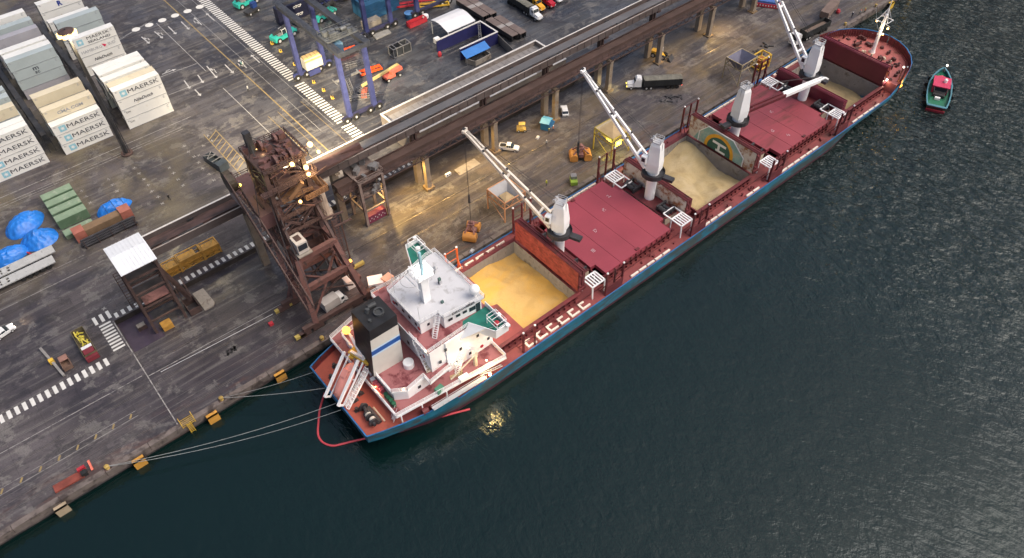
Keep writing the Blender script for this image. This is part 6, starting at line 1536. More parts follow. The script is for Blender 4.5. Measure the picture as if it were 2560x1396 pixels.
# containers with painted letters at the back
NVY = mat('dark_navy_container', (.012, .014, .04), .5, var=.2, stain=(.03, .025, .03), amt=.4); BLC = mat('mid_blue_container', (.03, .12, .24), .5, var=.2, stain=(.1, .16, .2), amt=.4); MRN = mat('maroon_container', (.08, .022, .03), .6, var=.25)
def dry(label, x, y, z, m, rz=0, L=12.19, txt=None, group='dark containers behind the gantry cranes'):
    t = thing('dry_container', label, 'container', (0, 0, 0), group=group)
    g = MB(); g.box(0, L, 0, 2.44, .05, 2.55); i = .3
    while i < L-.2: g.box(i, i+.14, -.035, -.002, .2, 2.4); i += .32
    g.build('container_body', m, t)
    g = MB()
    for a in (0, L-.16):
        for b in (-.04, 2.32): g.box(a, a+.16, b, b+.16, 0, 2.59)
    g.build('corner_post', m, t)
    if txt: text_obj(txt, 'lettering', WHITE, t, Matrix.Translation((L*.55, -.06, 1.35)) @ Matrix.Rotation(R(90), 4, 'X'), 1.1, .02)
    t.location = (x, y, z); t.rotation_euler = (0, 0, rz); return t
dry('dark navy container with white company letters behind the teal reach stacker', 80.5, 113.6, 0, NVY, 0, txt='OTCP')
dry('dark navy container on top of the lettered pair behind the reach stacker', 80.5, 113.6, 2.6, NVY, 0, txt='OTCP')
dry('black container with white company letters at the top picture edge', 92.5, 116.5, 0, NVY, 0, txt='OTCP')
dry('black container upper one of the pair at the top picture edge', 92.5, 116.5, 2.6, NVY, 0, txt='OTCP')
for i in range(3):
    for k in range(2): dry(f'mid blue container, {"lower" if k == 0 else "upper"} level, number {["one", "two", "three"][i]} back from the lone crane leg', 101.5, 97.6+i*2.7, 2.6*k, BLC)
for i in range(3): dry(f'maroon container on the ground, {["nearest", "middle", "farthest"][i]} of the three by the far crane', 106, 119+i*2.8, 0, MRN)
g = MB(); g.rbox(64.5, 127, 0, .3, .3, .3)
# attachments and machines on the wet yard
def spreader_frame(label, x, y, rz, m, L=6.2, W_=1.9, z=.5):
    t = thing('lifting_frame', label, 'lifting frame', (0, 0, 0), group='lifting frames lying on the yard')
    g = MB()
    for k in (-W_/2, W_/2): g.bar((-L/2, k, z+.3), (L/2, k, z+.3), .35, .5)
    for xx in (-L/2, -L/6, L/6, L/2): g.bar((xx, -W_/2-.3, z+.3), (xx, W_/2+.3, z+.3), .35, .4)
    g.bar((-L/2, 0, z+.7), (L/2, 0, z+.7), .4, .3); g.build('frame', m, t)
    g = MB()
    for xx in (-L/2, L/2):
        for k in (-W_/2, W_/2): g.rbox(xx, k, 0, .35, .35, z+.1)
    g.build('foot', DARK, t); g = MB(); g.rbox(0, 0, z+.6, 1.0, .9, .5); g.rbox(1.6, .2, z+.6, .6, .5, .4); g.build('hydraulic_box', m, t)
    t.location = (x, y, 0); t.rotation_euler = (0, 0, rz); return t
VORG = mat('vivid_orange_red', (.80, .10, .02), .4, var=.12)
spreader_frame('bright orange red lifting frame between the two near crane legs', 87.6, 74.0, R(-10), VORG)
spreader_frame('orange lifting frame farther back, right of the crane engine box', 87.4, 87.0, R(-6), VORG, 6.8)
spreader_frame('crimson lifting frame at the top edge behind the second crane', 118.4, 96.0, R(-28), REDP, 12, 2.2)
spreader_frame('mustard yellow lifting frame beside the crimson one', 122.6, 91.4, R(-30), YEL, 9, 2.2)
spreader_frame('small faded red frame lying flat among lattice parts', 80.6, 66.4, R(55), mat('faded_red_frame', (.36, .11, .08), .6, var=.2), 4.2, 1.1, .1)
t = thing('lattice_parts', 'grey lattice beam pieces lying on the ground between the crane legs', 'lattice beams', (80, 70, 0))
for (p, q) in (((76, 66.5), (84, 62.5)), ((80.5, 75), (78.0, 68)), ((83.5, 80.8), (88.5, 79.4))):
    g = MB(); a, b = Vector((*p, .2)), Vector((*q, .2)); d_ = (b-a).normalized(); n_ = Vector((-d_.y, d_.x, 0))*.5
    for k in (-1, 1): g.bar(a+n_*k, b+n_*k, .12); g.bar(a+n_*k+Vector((0, 0, .8)), b+n_*k+Vector((0, 0, .8)), .12)
    L = (b-a).length; i = 0
    while i < L: g.bar(a+d_*i-n_, a+d_*min(L, i+1)+n_, .07); g.bar(a+d_*i-n_, a+d_*i-n_+Vector((0, 0, .8)), .07); g.bar(a+d_*i+n_+Vector((0, 0, .8)), a+d_*min(L, i+1)-n_+Vector((0, 0, .8)), .07); i += 1
    g.build('lattice_beam', STEELG, t)
t = thing('boom_lift', 'salmon red boom lift with a long pale yellow telescopic arm', 'boom lift', (0, 0, 0))
SALM = mat('salmon_red_paint', (.66, .15, .10), .45, var=.12)
g = MB(); g.ext([(-1.5, -1.1, .8), (-1.5, -1.1, 1.5), (1.6, -1.1, 1.7), (1.7, -1.1, .8)], (0, 2.2, 0)); g.build('chassis', SALM, t)
g = MB(); g.ext([(.6, -.9, 1.7), (.6, -.9, 2.5), (4.2, -.9, 2.7), (4.4, -.9, 1.7)], (0, 1.2, 0)); g.build('turntable', SALM, t)
g = MB(); g.bar((4.0, .75, 2.7), (-8.6, .75, 1.7), .62, .62); g.bar((4.2, .75, 2.8), (3.2, .75, 1.8), .5); g.build('telescopic_arm', YBEAM, t)
g = MB(); g.rail([(-10, .1, .4), (-8.7, .1, .4), (-8.7, 1.5, .4), (-10, 1.5, .4)], 1.1, 2, .05, 1, True); g.box(-10, -8.7, .1, 1.5, .35, .42); g.build('basket', STEELG, t)
wheels(t, [(-1, -1.1), (-1, 1.1), (3.0, -1.1), (3.0, 1.1)], .6, .4); t.location = (89.6, 67.6, 0); t.rotation_euler = (0, 0, R(4))
t = thing('steel_cage', 'dark open topped steel cage container standing in the wet yard', 'cage', (99.6, 77, 0))
g = MB(); x0, x1, y0, y1 = 96.6, 102.6, 75.4, 78.0
for z in (.15, 2.8):
    for p, q in (((x0, y0), (x1, y0)), ((x1, y0), (x1, y1)), ((x1, y1), (x0, y1)), ((x0, y1), (x0, y0))): g.bar((*p, z), (*q, z), .2)
for x in (x0, x0+1.2, (x0+x1)/2+.4, x1):
    for y in (y0, y1): g.bar((x, y, 0), (x, y, 2.8), .2)
    g.bar((x, y0, 2.8), (x, y1, 2.8), .18)
g.build('frame', STEELG, t); g = MB(); g.box(x0+.05, x1-.05, y0+.05, y0+.1, .2, 2.6); g.box(x0+.05, x1-.05, y1-.1, y1-.05, .2, 2.6); g.box(x0, x1, y0+.1, y1-.1, .1, .16); g.build('panel', mat('dark_mesh_panel', (.03, .034, .04), .6, var=.4), t)
g = MB(); g.prism([(98.2, 87.2), (103.6, 87.4), (104, 89.8), (98.6, 90.0)], .02, .35); tag(g.build('steel_plate', mat('speckled_grey_plate', (.22, .22, .22), .6, var=.2), None, origin=(101, 88.6, 0)), 'speckled grey steel plate lying under the second gantry crane', 'plate')
g = MB(); g.box(98.3, 103.8, 92.6, 95.4, 0, 2.6); tag(g.build('stone_coloured_hut', CONC, None, origin=(101, 94, 0)), 'stone coloured hut between the second gantry crane legs', 'hut')
t = thing('blue_round_tank', 'round pale blue topped tank beside the yellow lifting frame', 'tank', (113, 91.4, 0)); g = MB(); g.lathe((113.1, 91.4, 0), [(1.4, 0), (1.4, 1.5)], 20); g.build('tank', BLC, t); g = MB(); g.lathe((113.1, 91.4, 1.5), [(1.55, 0), (.2, .35)], 20); g.build('lid', mat('light_blue_lid', (.12, .30, .62), .5), t)
t = thing('red_open_skip', 'long red open skip beside the dark crane foot', 'skip', (112.6, 86.6, 0)); g = MB(); g.wall([(109.4, 85.6), (115.6, 85.6), (115.6, 87.6), (109.4, 87.6)], .1, 1.5, .14, True); g.box(109.4, 115.6, 85.6, 87.6, .1, .2); g.build('tub', REDP, t); g = MB(); g.lathe((116.3, 87.4, .3), [(1.0, 0), (1.0, .9), (.6, .9)], 14); g.build('white_drum', WHITE, t)
for i, (x, y) in enumerate(((72.8, 80.2), (72.9, 75.0), (72.9, 70.3), (73.2, 91.7), (73.5, 100.6), (73.6, 106))):
    t = thing('yellow_floor_post', f'small yellow guard post, {["first", "second", "third", "fourth", "fifth", "sixth"][[2,1,0,3,4,5][i]]} from the conveyor along the striped walkway', 'guard post', (x, y, 0), group='yellow guard posts along the striped walkway')
    MB().rbox(x, y, 0, .7, .7, .15).build('base', YEL, t); g = MB(); g.bar((x-.5, y-.2, .15), (x-.2, y+.2, .9), .16); g.bar((x+.4, y+.3, .15), (x+.1, y-.2, .9), .16); g.build('post', YEL, t)
# blue walled shed compound
NB = mat('navy_blue_wall', (.018, .020, .10), .55, var=.15, stain=(.03, .03, .08), amt=.4)
t = thing('blue_walled_workshop', 'navy blue walled workshop with a white tent roof and a pale coping', 'building', (116, 68, 0))
g = MB(); g.box(107.9, 124.2, 69.6, 69.9, 0, 3.7); g.box(123.9, 124.2, 62, 69.6, 0, 3.7); g.box(110.4, 124.2, 61.7, 62.0, 0, 3.7); g.build('wall', NB, t)
g = MB(); g.box(107.8, 124.3, 69.5, 70.0, 3.7, 3.85); g.box(123.8, 124.3, 62.1, 69.5, 3.7, 3.85); g.box(110.3, 124.3, 61.6, 62.1, 3.7, 3.85); g.build('coping', COPW, t)
g = MB(); n = 14
for i in range(n):
    a, b = i/n, (i+1)/n; ya, yb = 70.4+8.6*a, 70.4+8.6*b; za, zb = 4.2+1.0*min(a*2.2, 1.0, (1-a)*2.4+.3), 4.2+1.0*min(b*2.2, 1.0, (1-b)*2.4+.3)
    g._add([(112.6, ya, za), (122.8, ya, za), (122.8, yb, zb), (112.6, yb, zb)], [(0, 1, 2, 3)]); g._add([(112.6, ya, za-.08), (122.8, ya, za-.08), (122.8, yb, zb-.08), (112.6, yb, zb-.08)], [(3, 2, 1, 0)])
g.build('tent_roof', mat('white_membrane', (.68, .69, .72), .45, var=.05), t)
g = MB()
for x in (112.8, 122.6):
    for y in (70.6, 78.8): g.bar((x, y, 0), (x, y, 3.9), .15)
g.build('tent_post', WHITE, t)
g = MB()
for i in range(12): g.bar((118.6+i*.35, 63.4+i*.5, .3+i*.32), (119.3+i*.35, 63.1+i*.5, .3+i*.32), .2, .05)
g.bar((118.6, 63.4, .3), (122.8, 69.3, 4), .1); g.bar((119.3, 63.1, .3), (123.4, 69, 4), .1); g.build('ladder', STEELG, t)
t = thing('blue_roof_kiosk', 'lean to kiosk with a bright blue roof against the navy wall', 'kiosk', (114, 60, 0))
g = MB(); g._add([(109.9, 58.2, 2.5), (118.5, 58.2, 2.5), (118.9, 61.3, 3.2), (110.3, 61.3, 3.2), (109.9, 58.2, 2.4), (118.5, 58.2, 2.4), (118.9, 61.3, 3.1), (110.3, 61.3, 3.1)], [(0, 1, 2, 3), (7, 6, 5, 4), (0, 4, 5, 1), (1, 5, 6, 2), (2, 6, 7, 3), (3, 7, 4, 0)]); g.build('roof', mat('bright_blue_roof', (.05, .20, .55), .4, var=.1), t)
g = MB()
for x in (110.2, 118.3): g.bar((x, 58.5, 0), (x, 58.5, 2.4), .14)
g.build('post', STEELG, t)
g = MB(); g.wall([(111.9, 56.8), (117.6, 57.0), (117.6, 60.6)], 0, 1.5, .2); g.wall([(111.9, 56.8), (110.8, 59.9)], 0, 1.5, .2); g.build('low_wall', CONC, t)
g = MB(); g.wall([(124.6, 62.4), (122.6, 52.0)], 0, 2.6, .15); tag(g.build('grey_panel_fence', mat('grey_fence_panel', (.17, .16, .15), .7, var=.2), None, origin=(123.6, 57, 0)), 'grey panel fence running from the navy wall to the grain building', 'fence')
t = thing('person', 'person in a red suit beside the navy wall corner', 'person', (107.2, 68.2, 0))
bpy.data.objects.remove(t)
g = MB(); g.lathe((107.2, 67.6, 0), [(.45, 0), (.6, .6), (.5, 1.2), (.3, 1.5)], 10); tag(g.build('red_canister', REDP, None, origin=(107.2, 67.6, 0)), 'red canister standing at the navy wall corner', 'canister')
g = MB(); g.box(108, 109.6, 70.2, 71.4, 2.4, 3.9) ; tag(g.build('white_wall_cabinet', WHITE, None, origin=(108.8, 70.8, 0)), 'white cabinet at the end of the navy workshop wall', 'cabinet')
# stacked flatbeds
FBM = mat('weathered_flatbed_boards', (.15, .115, .105), .7, var=.15, stain=(.22, .19, .18), amt=.42, sscale=.6)
for i, (x, y0, y1, lab) in enumerate(((128.6, 59.0, 71.6, 'stack of flatbed decks nearest the white cabbed truck, left one'), (131.2, 58.4, 70.9, 'stack of flatbed decks nearest the white cabbed truck, right one'), (129.0, 73.4, 87, 'stack of flatbed decks behind, left one at the top edge'), (131.6, 72.8, 87, 'stack of flatbed decks behind, right one at the top edge'))):
    t = thing('stacked_flatbeds', lab, 'trailer stack', (x, y0, 0), group='stacks of brown flatbed trailers')
    g = MB(); g.box(x-1.2, x+1.2, y0, y1, 2.0, 2.2); g.build('top_deck', FBM, t)
    g = MB(); g.box(x-1.2, x+1.2, y0+1, y1-1, 1.2, 1.35); g.box(x-1.1, x-.9, y0, y1, .5, 1.9); g.box(x+.9, x+1.1, y0, y1, .5, 1.9)
    for q in range(3):
        for s_ in (-1, 1): g.tube((x+s_*.7, y0+1+q*1.2, .5), (x+s_*1.1, y0+1+q*1.2, .5), .5, n=12)
    g.build('lower_deck', DARK, t)
    g = MB(); g.box(x-1.15, x+1.15, y0+(y1-y0)*.45, y0+(y1-y0)*.58, 2.2, 2.24); g.build('pale_patch', mat('pale_board_patch', (.30, .28, .27), .7), t)
# ------------------------------------------------------------------ trucks
TCOV = mat('grey_green_truck_cover', (.16, .155, .13), .8, var=.2, stain=(.24, .23, .2), amt=.42, sscale=.9); TDK = mat('black_truck_body', (.022, .024, .026), .55, var=.3)
def semi(label, loc, rz, cabm, snub=False, trailer=True, L=11.5, cover=TCOV, lights=False, artic=0., empty=False, group='lorries parked in a row at the top'):
    t = thing('truck', label, 'truck', (0, 0, 0), group=group)
    g = MB()
    if snub: g.ext([(-2.2, -1.2, .6), (-2.2, -1.2, 3.2), (-1.6, -1.2, 3.7), (-.2, -1.2, 3.5), (.05, -1.2, 1.8), (.1, -1.2, .5)], (0, 2.4, 0))
    else:
        g.ext([(-3.9, -1.1, .9), (-3.9, -1.1, 3.2), (-2.3, -1.1, 3.1), (-2.0, -1.1, 2.1), (-2.0, -1.1, .9)], (0, 2.2, 0)); g.ext([(-2.0, -.85, .7), (-2.0, -.85, 2.0), (-.2, -.8, 1.65), (0, -.8, .7)], (0, 1.7, 0)); g.box(-1.6, -.2, -1.15, 1.15, .8, 1.25); g.box(-3.6, -2.6, -.9, .9, 3.2, 3.5)
    cb = g.build('cab', cabm, t)
    g = MB()
    if snub: g.ext([(-.22, -1.05, 3.3), (.02, -1.05, 2.0), (.12, -1.05, 2.0), (-.12, -1.05, 3.3)], (0, 2.1, 0)); g.box(-1.7, -.7, -1.23, -1.2, 2.0, 2.8); g.box(.0, .13, -.9, .9, .9, 1.7); g.box(-1.9, -1.3, -.7, .1, 3.56, 3.62) if True else None
    else: g.ext([(-2.32, -.98, 3.0), (-1.99, -.98, 2.15), (-1.93, -.98, 2.15), (-2.26, -.98, 3.02)], (0, 1.96, 0)); g.box(-3.0, -2.3, -1.13, -1.1, 2.1, 2.8)
    g.build('window', GLASS, cb)
    for y in (-.8, .8): MB().box(-.02, .08, y-.18, y+.18, .85, 1.1).build('headlight', G_YEL if lights else GALV, cb)
    g = MB(); g.box(-7.0, -2, -.4, .4, .7, .95); g.tube((-4.6, -1.0, .8), (-3.0, -1.0, .8), .33, n=10); g.build('chassis', DARK, t)
    wheels(t, [(-1.2, -1.0), (-1.2, 1.0), (-5.4, -1.0), (-5.4, 1.0), (-6.6, -1.0), (-6.6, 1.0)], .5, .35)
    if trailer:
        x1 = -4.4; x0 = x1-L; c, s_ = math.cos(artic), math.sin(artic); T = Matrix.Translation((-5.6, 0, 0)) @ Matrix.Rotation(artic, 4, 'Z') @ Matrix.Translation((5.6, 0, 0))
        g = MB(); g.T = T; g.box(x0, x1, -1.25, -1.17, 1.2, 3.0); g.box(x0, x1, 1.17, 1.25, 1.2, 3.0); g.box(x0, x0+.08, -1.17, 1.17, 1.2, 3.0); g.box(x1-.08, x1, -1.17, 1.17, 1.2, 3.2); g.box(x0, x1, -1.17, 1.17, 1.1, 1.2); x = x0+.6
        while x < x1: g.box(x, x+.1, -1.31, -1.25, 1.2, 3.0); g.box(x, x+.1, 1.25, 1.31, 1.2, 3.0); x += .9
        tb = g.build('trailer_body', TDK, t)
        if not empty:
            g = MB(); g.T = T; n = 8
            for i in range(n):
                a, b = -1.22+2.44*i/n, -1.22+2.44*(i+1)/n; za, zb = 3.05+.25*math.cos(a*1.28), 3.05+.25*math.cos(b*1.28); g._add([(x0, a, za), (x1, a, za), (x1, b, zb), (x0, b, zb), (x0, a, 2.98), (x0, b, 2.98), (x1, a, 2.98), (x1, b, 2.98)], [(0, 1, 2, 3), (4, 0, 3, 5), (1, 6, 7, 2)])
            x = x0+.5
            while x < x1: g.bar((x, -1.2, 3.14), (x, 0, 3.34), .06); g.bar((x, 0, 3.34), (x, 1.2, 3.14), .06); x += 1.2
            g.build('cover', cover, tb)
        else:
            g = MB(); g.T = T; g.box(x0+.1, x1-.1, -1.1, 1.1, 1.25, 1.9); g.build('load', mat('brown_grain_load', (.15, .11, .09), .8, var=.2), tb)
        for q in range(3):
            for y in (-1.0, 1.0):
                g = MB(); g.T = T; g.tube((x0+1.2+q*1.25, y-.18, .5), (x0+1.2+q*1.25, y+.18, .5), .5, n=14); g.build('trailer_wheel', BLACK, t)
        if lights:
            g = MB(); g.T = T; g.box(x0-.08, x0-.02, -1.1, -.8, .9, 1.15); g.box(x0-.08, x0-.02, .8, 1.1, .9, 1.15); g.build('tail_lamp', G_RED, tb)
    t.location = loc; t.rotation_euler = (0, 0, rz)
    if lights:
        for y in (-.8, .8):
            c, s_ = math.cos(rz), math.sin(rz); p = Vector((loc[0]+c*.4-s_*y, loc[1]+s_*.4+c*y, 1.0)); lamp('truck_headlight_beam', p, 900, (1, .9, .45), .15, None, 60, p+Vector((c*9, s_*9, -1.3)))
    return t
TW = mat('truck_white', (.72, .73, .75), .3, var=.03)
semi('white long nosed lorry with black covered trailer, nearest of the parked row', (141.6, 62.6, 0), R(-92), TW)
semi('amber yellow long nosed lorry, second in the parked row', (145.8, 66.2, 0), R(-92), mat('amber_cab', (.72, .36, .03), .35, var=.05))
semi('crimson long nosed lorry, third in the parked row', (149.6, 65.6, 0), R(-92), mat('crimson_cab', (.42, .015, .035), .35, var=.05))
semi('white long nosed lorry with a striped bonnet, fourth in the parked row', (153.4, 66.4, 0), R(-92), TW)
semi('dark red lorry cut by the top edge, last in the parked row', (157.0, 66.6, 0), R(-92), mat('dark_red_cab', (.2, .015, .02), .35))
semi('white lorry with lit headlights and grey covered trailer driving past the gallery columns', (136.4, 21.1, 0), R(139), TW, artic=R(5), lights=True, L=10.5, group=None)
semi('white flat nosed lorry with brown loaded trailers under the last deck crane boom', (187.2, 4.2, 0), R(178), TW, snub=True, L=11, empty=True, artic=R(-2), group=None)
t = thing('brown_trailer', 'brown loaded trailer standing behind the flat nosed lorry', 'trailer', (0, 0, 0))
g = MB(); g.box(-4.5, 4.5, -1.3, 1.3, 1.0, 2.9); g.build('box', mat('dusty_brown_trailer', (.16, .115, .10), .8, var=.2), t); wheels(t, [(-3, -1), (-3, 1), (-1.6, -1), (-1.6, 1), (3.4, -1), (3.4, 1)], .5, .35); t.location = (209.5, 7.4, 0); t.rotation_euler = (0, 0, R(14))
t = thing('red_cargo_barge_box', 'red and blue painted open steel box at the top edge', 'steel box', (0, 0, 0)); g = MB(); g.box(-4, 4, -2, 2, .1, 1.2); g.build('tub', REDP, t); g = MB(); g.box(-3.7, 3.7, -1.7, 1.7, 1.2, 1.9); g.build('blue_top', mat('blue_stripe_box', (.06, .14, .4), .5), t); g = MB()
for i in range(9): g.box(-3.6+i*.85, -3.3+i*.85, -2.05, -2.0, .5, .9)
g.build('white_marks', WHITE, t); t.location = (200.5, 23.5, 0); t.rotation_euler = (0, 0, R(-58))
# ================================================================== QUAY: hoppers, grabs, small things
def hopper(label, x0, x1, y0, y1, zt, m, pm, full, lit=False, panel=False):
    t = thing('grain_hopper', label, 'hopper', ((x0+x1)/2, (y0+y1)/2, 0), group='square grain hoppers on legs along the quay'); g = MB()
    for x in (x0, x1):
        for y in (y0, y1): g.bar((x, y, 0), (x, y, zt), .24)
    for z in (zt-1.9, zt):
        for p, q in (((x0, y0), (x1, y0)), ((x1, y0), (x1, y1)), ((x1, y1), (x0, y1)), ((x0, y1), (x0, y0))): g.bar((*p, z), (*q, z), .2)
    for k in range(4):
        u, v = k/4, (k+1)/4; za, zb = (zt-1.9, zt) if k % 2 else (zt, zt-1.9)
        for y in (y0, y1): g.bar((x0+(x1-x0)*u, y, za), (x0+(x1-x0)*v, y, zb), .11)
        for x in (x0, x1): g.bar((x, y0+(y1-y0)*u, za), (x, y0+(y1-y0)*v, zb), .11)
    for (p, q) in (((x0, y0), (x0, y1)), ((x1, y0), (x1, y1))): g.bar((*p, .3), (*q, zt-2), .1)
    g.build('frame', m, t)
    cx, cy = (x0+x1)/2, (y0+y1)/2; a = .9
    g = MB(); T_ = [(x0+.1, y0+.1), (x1-.1, y0+.1), (x1-.1, y1-.1), (x0+.1, y1-.1)]; B_ = [(cx-a, cy-a), (cx+a, cy-a), (cx+a, cy+a), (cx-a, cy+a)]
    for sgn in (0, .07):
        vs = [(x, y, zt-sgn) for x, y in T_]+[(x, y, zt-3.4-sgn) for x, y in B_]; g._add(vs, [((i, (i+1) % 4, 4+(i+1) % 4, 4+i) if sgn else (4+i, 4+(i+1) % 4, (i+1) % 4, i)) for i in range(4)])
    g.build('funnel', pm, t)
    if full:
        g = MB(); k = full; zz = zt-3.4*(1-k)
        pts = [(cx+(x-cx)*k+(.18 if i % 2 else -.1), cy+(y-cy)*k) for i, (x, y) in enumerate(T_)]
        g._add([(*p, zz) for p in pts]+[(cx, cy, zz+1.2*k)], [(0, 1, 4), (1, 2, 4), (2, 3, 4), (3, 0, 4)])
        g.build('grain_pile', mat('hopper_grain', (.42, .31, .17), .9, var=.12), t)
    return t
OSAL = mat('pale_orange_frame', (.50, .25, .13), .55, var=.15)
hopper('open hopper on orange legs with a little grain inside, beside the golden hold', 77.7, 83.7, 2.2, 8.4, 6.0, OSAL, mat('bleached_steel_funnel', (.36, .36, .37), .5, var=.12), .45)
h2 = hopper('hopper glowing yellow from a lamp below its full funnel', 111.4, 117.6, 1.9, 8.2, 6.5, mat('mustard_frame', (.35, .27, .06), .55, var=.15), mat('dusty_tan_funnel', (.36, .30, .2), .7, var=.15), .86)
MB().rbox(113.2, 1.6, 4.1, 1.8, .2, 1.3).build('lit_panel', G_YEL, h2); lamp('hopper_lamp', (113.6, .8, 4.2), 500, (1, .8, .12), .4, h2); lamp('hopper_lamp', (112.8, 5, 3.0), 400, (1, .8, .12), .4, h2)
hopper('grey open hopper frame with an empty blue tinted funnel near the foremost crane', 159.6, 166, 1.5, 6.9, 6.5, mat('beige_frame', (.34, .28, .18), .6, var=.2), mat('blue_grey_funnel', (.16, .16, .22), .5, var=.2), .2)
def grab(label, x, y, rz, hang=None, m=None):
    m = m or mat('grab_orange_yellow', (.50, .22, .05), .5, var=.2, stain=(.4, .12, .03), amt=.4)
    t = thing('clamshell_grab', label, 'grab', (0, 0, 0), group='orange clamshell grabs of the ship cranes')
    for sg in (-1, 1):
        g = MB(); N = 10; pts = []
        for i in range(N+1):
            a = math.pi*i/N; pts.append((sg*(1.75+.95*math.cos(a)), 1.05+.95*math.sin(a)))
        pts += [(sg*.8, .2), (sg*1.9, .02), (sg*2.7, .3)]
        g.ext([(p[0], -1.5, p[1]) for p in pts], (0, 3.0, 0)); s_ = g.build('shell', m, t)
        g = MB()
        for yy in (-1.1, 1.1): g.bar((sg*1.9, yy, 2.0), (sg*.5, yy*.4, 3.3), .28)
        g.build('arm', RUSTL, t)
    g = MB(); g.box(-.6, .6, -1.1, 1.1, 1.0, 1.9); g.box(-.7, .7, -.7, .7, 3.0, 3.6); g.bar((-.4, 0, 1.8), (-.4, 0, 3.2), .3); g.bar((.4, 0, 1.8), (.4, 0, 3.2), .3); g.tube((0, -.5, 3.8), (0, .5, 3.8), .4, n=12); g.build('head', RUSTL, t)
    if hang:
        g = MB()
        for k in (-.25, .25): g.tube((k, 0, 3.8), (k, 0, hang-.5), .04, n=4)
        g.tube((0, 0, hang*.33), (0, 0, hang*.33+2.2), .3, .2, n=8); g.build('hoist_wire', DARK, t)
    t.location = (x, y, .05); t.rotation_euler = (0, 0, rz); return t
grab('orange yellow clamshell grab standing open beside the hold nearest the bridge', 69.6, 4.2, R(38), 29.6)
grab('rusty orange clamshell grab lying closed between the two nearer hoppers', 106.4, 7.6, R(-35))
t = thing('crane_hook', 'small hook block hanging on wires from the second deck crane boom', 'hook', (99.6, 1.8, 9)); g = MB(); g.tube((99.6, 1.8, 9), (99.6, 1.8, 12), .35, .25, n=10); g.bar((99.6, 1.8, 9), (99.9, 1.8, 7.6), .2); g.build('block', DARK, t); g = MB(); g.tube((99.45, 1.8, 12), (99.45, 1.8, 30.6), .04, n=4); g.tube((99.75, 1.8, 12), (99.75, 1.8, 30.6), .04, n=4); g.build('wire', DARK, t)
t = thing('yellow_platform_frame', 'yellow and orange service frame standing beside the far hopper', 'service frame', (172, 3.4, 0)); g = MB()
for x in (169.6, 173.6):
    for y in (2.0, 5.0): g.bar((x, y, 0), (x, y, 3.8), .35)
for z in (.4, 2, 3.8):
    for y in (2, 5): g.bar((169.6, y, z), (173.6, y, z), .3)
    for x in (169.6, 173.6): g.bar((x, 2, z), (x, 5, z), .3)
g.build('frame', YEL, t); g = MB(); g.rbox(171.6, 3.5, .4, 2.2, 1.8, 2.2); g.build('rusty_core', mat('rusty_orange_core', (.35, .12, .04), .7, var=.3), t)
t = thing('forklift', 'yellow forklift parked beneath the galleries', 'forklift', (0, 0, 0)); FKY = mat('forklift_yellow', (.68, .47, .12), .45, var=.1)
g = MB(); g.ext([(-1.5, -.7, .4), (-1.5, -.7, 1.3), (-.3, -.7, 1.2), (.9, -.7, .7), (.9, -.7, .35)], (0, 1.4, 0)); g.build('body', FKY, t)
g = MB()
for x in (-.9, .6):
    for y in (-.6, .6): g.bar((x, y, 1.0), (x, y, 2.3), .09)
g.box(-1.0, .7, -.65, .65, 2.28, 2.36); g.build('overhead_guard', FKY, t); g = MB()
for y in (-.35, .35): g.bar((1.1, y, .1), (1.1, y, 2.9), .13); g.bar((1.1, y, .12), (2.2, y, .1), .13, .06)
g.bar((1.1, -.5, 1), (1.1, .5, 1), .1); g.build('mast_and_forks', STEELG, t); wheels(t, [(-1.0, -.6), (-1, .6), (.6, -.65), (.6, .65)], .35, .28); t.location = (103.2, 26.0, -.6); t.rotation_euler = (0, 0, R(-40))
t = thing('blue_booth', 'sky blue sheet metal booth with a sloped roof near the second column pair', 'booth', (0, 0, 0)); BB_ = mat('sky_blue_sheet', (.03, .19, .38), .5, var=.12)
g = MB(); g.box(-1.4, 1.4, -1.1, 1.1, 0, 2.2); g.build('wall', BB_, t); g = MB(); g.ext([(-1.6, -1.3, 2.2), (0, -1.3, 2.7), (1.6, -1.3, 2.2), (1.6, -1.3, 2.1), (0, -1.3, 2.55), (-1.6, -1.3, 2.1)], (0, 2.6, 0)); g.build('roof', mat('pale_blue_roof', (.10, .33, .52), .5, var=.1), t); g = MB(); g._add([(-1.2, -1.12, 1.9), (1.2, -1.12, 1.9), (1.3, -2.0, 1.5), (-1.3, -2.0, 1.5)], [(0, 1, 2, 3), (3, 2, 1, 0)]); g.build('awning', BB_, t); t.location = (108.6, 22.8, -.35); t.rotation_euler = (0, 0, R(28))
t = thing('green_compressor', 'lime green compressor with a grey canopy beside the ship rail', 'compressor', (0, 0, 0)); g = MB(); g.box(-1.3, 1.3, -.8, .8, .3, 1.3); g.build('body', mat('lime_green_paint', (.25, .38, .05), .5, var=.15), t); g = MB(); g.box(-.2, 1.2, -.7, .7, 1.3, 2.1); g.build('canopy', STEELG, t); wheels(t, [(-.8, -.7), (-.8, .7), (.8, -.7), (.8, .7)], .3, .2); t.location = (98.8, 1.9, 0); t.rotation_euler = (0, 0, R(55))
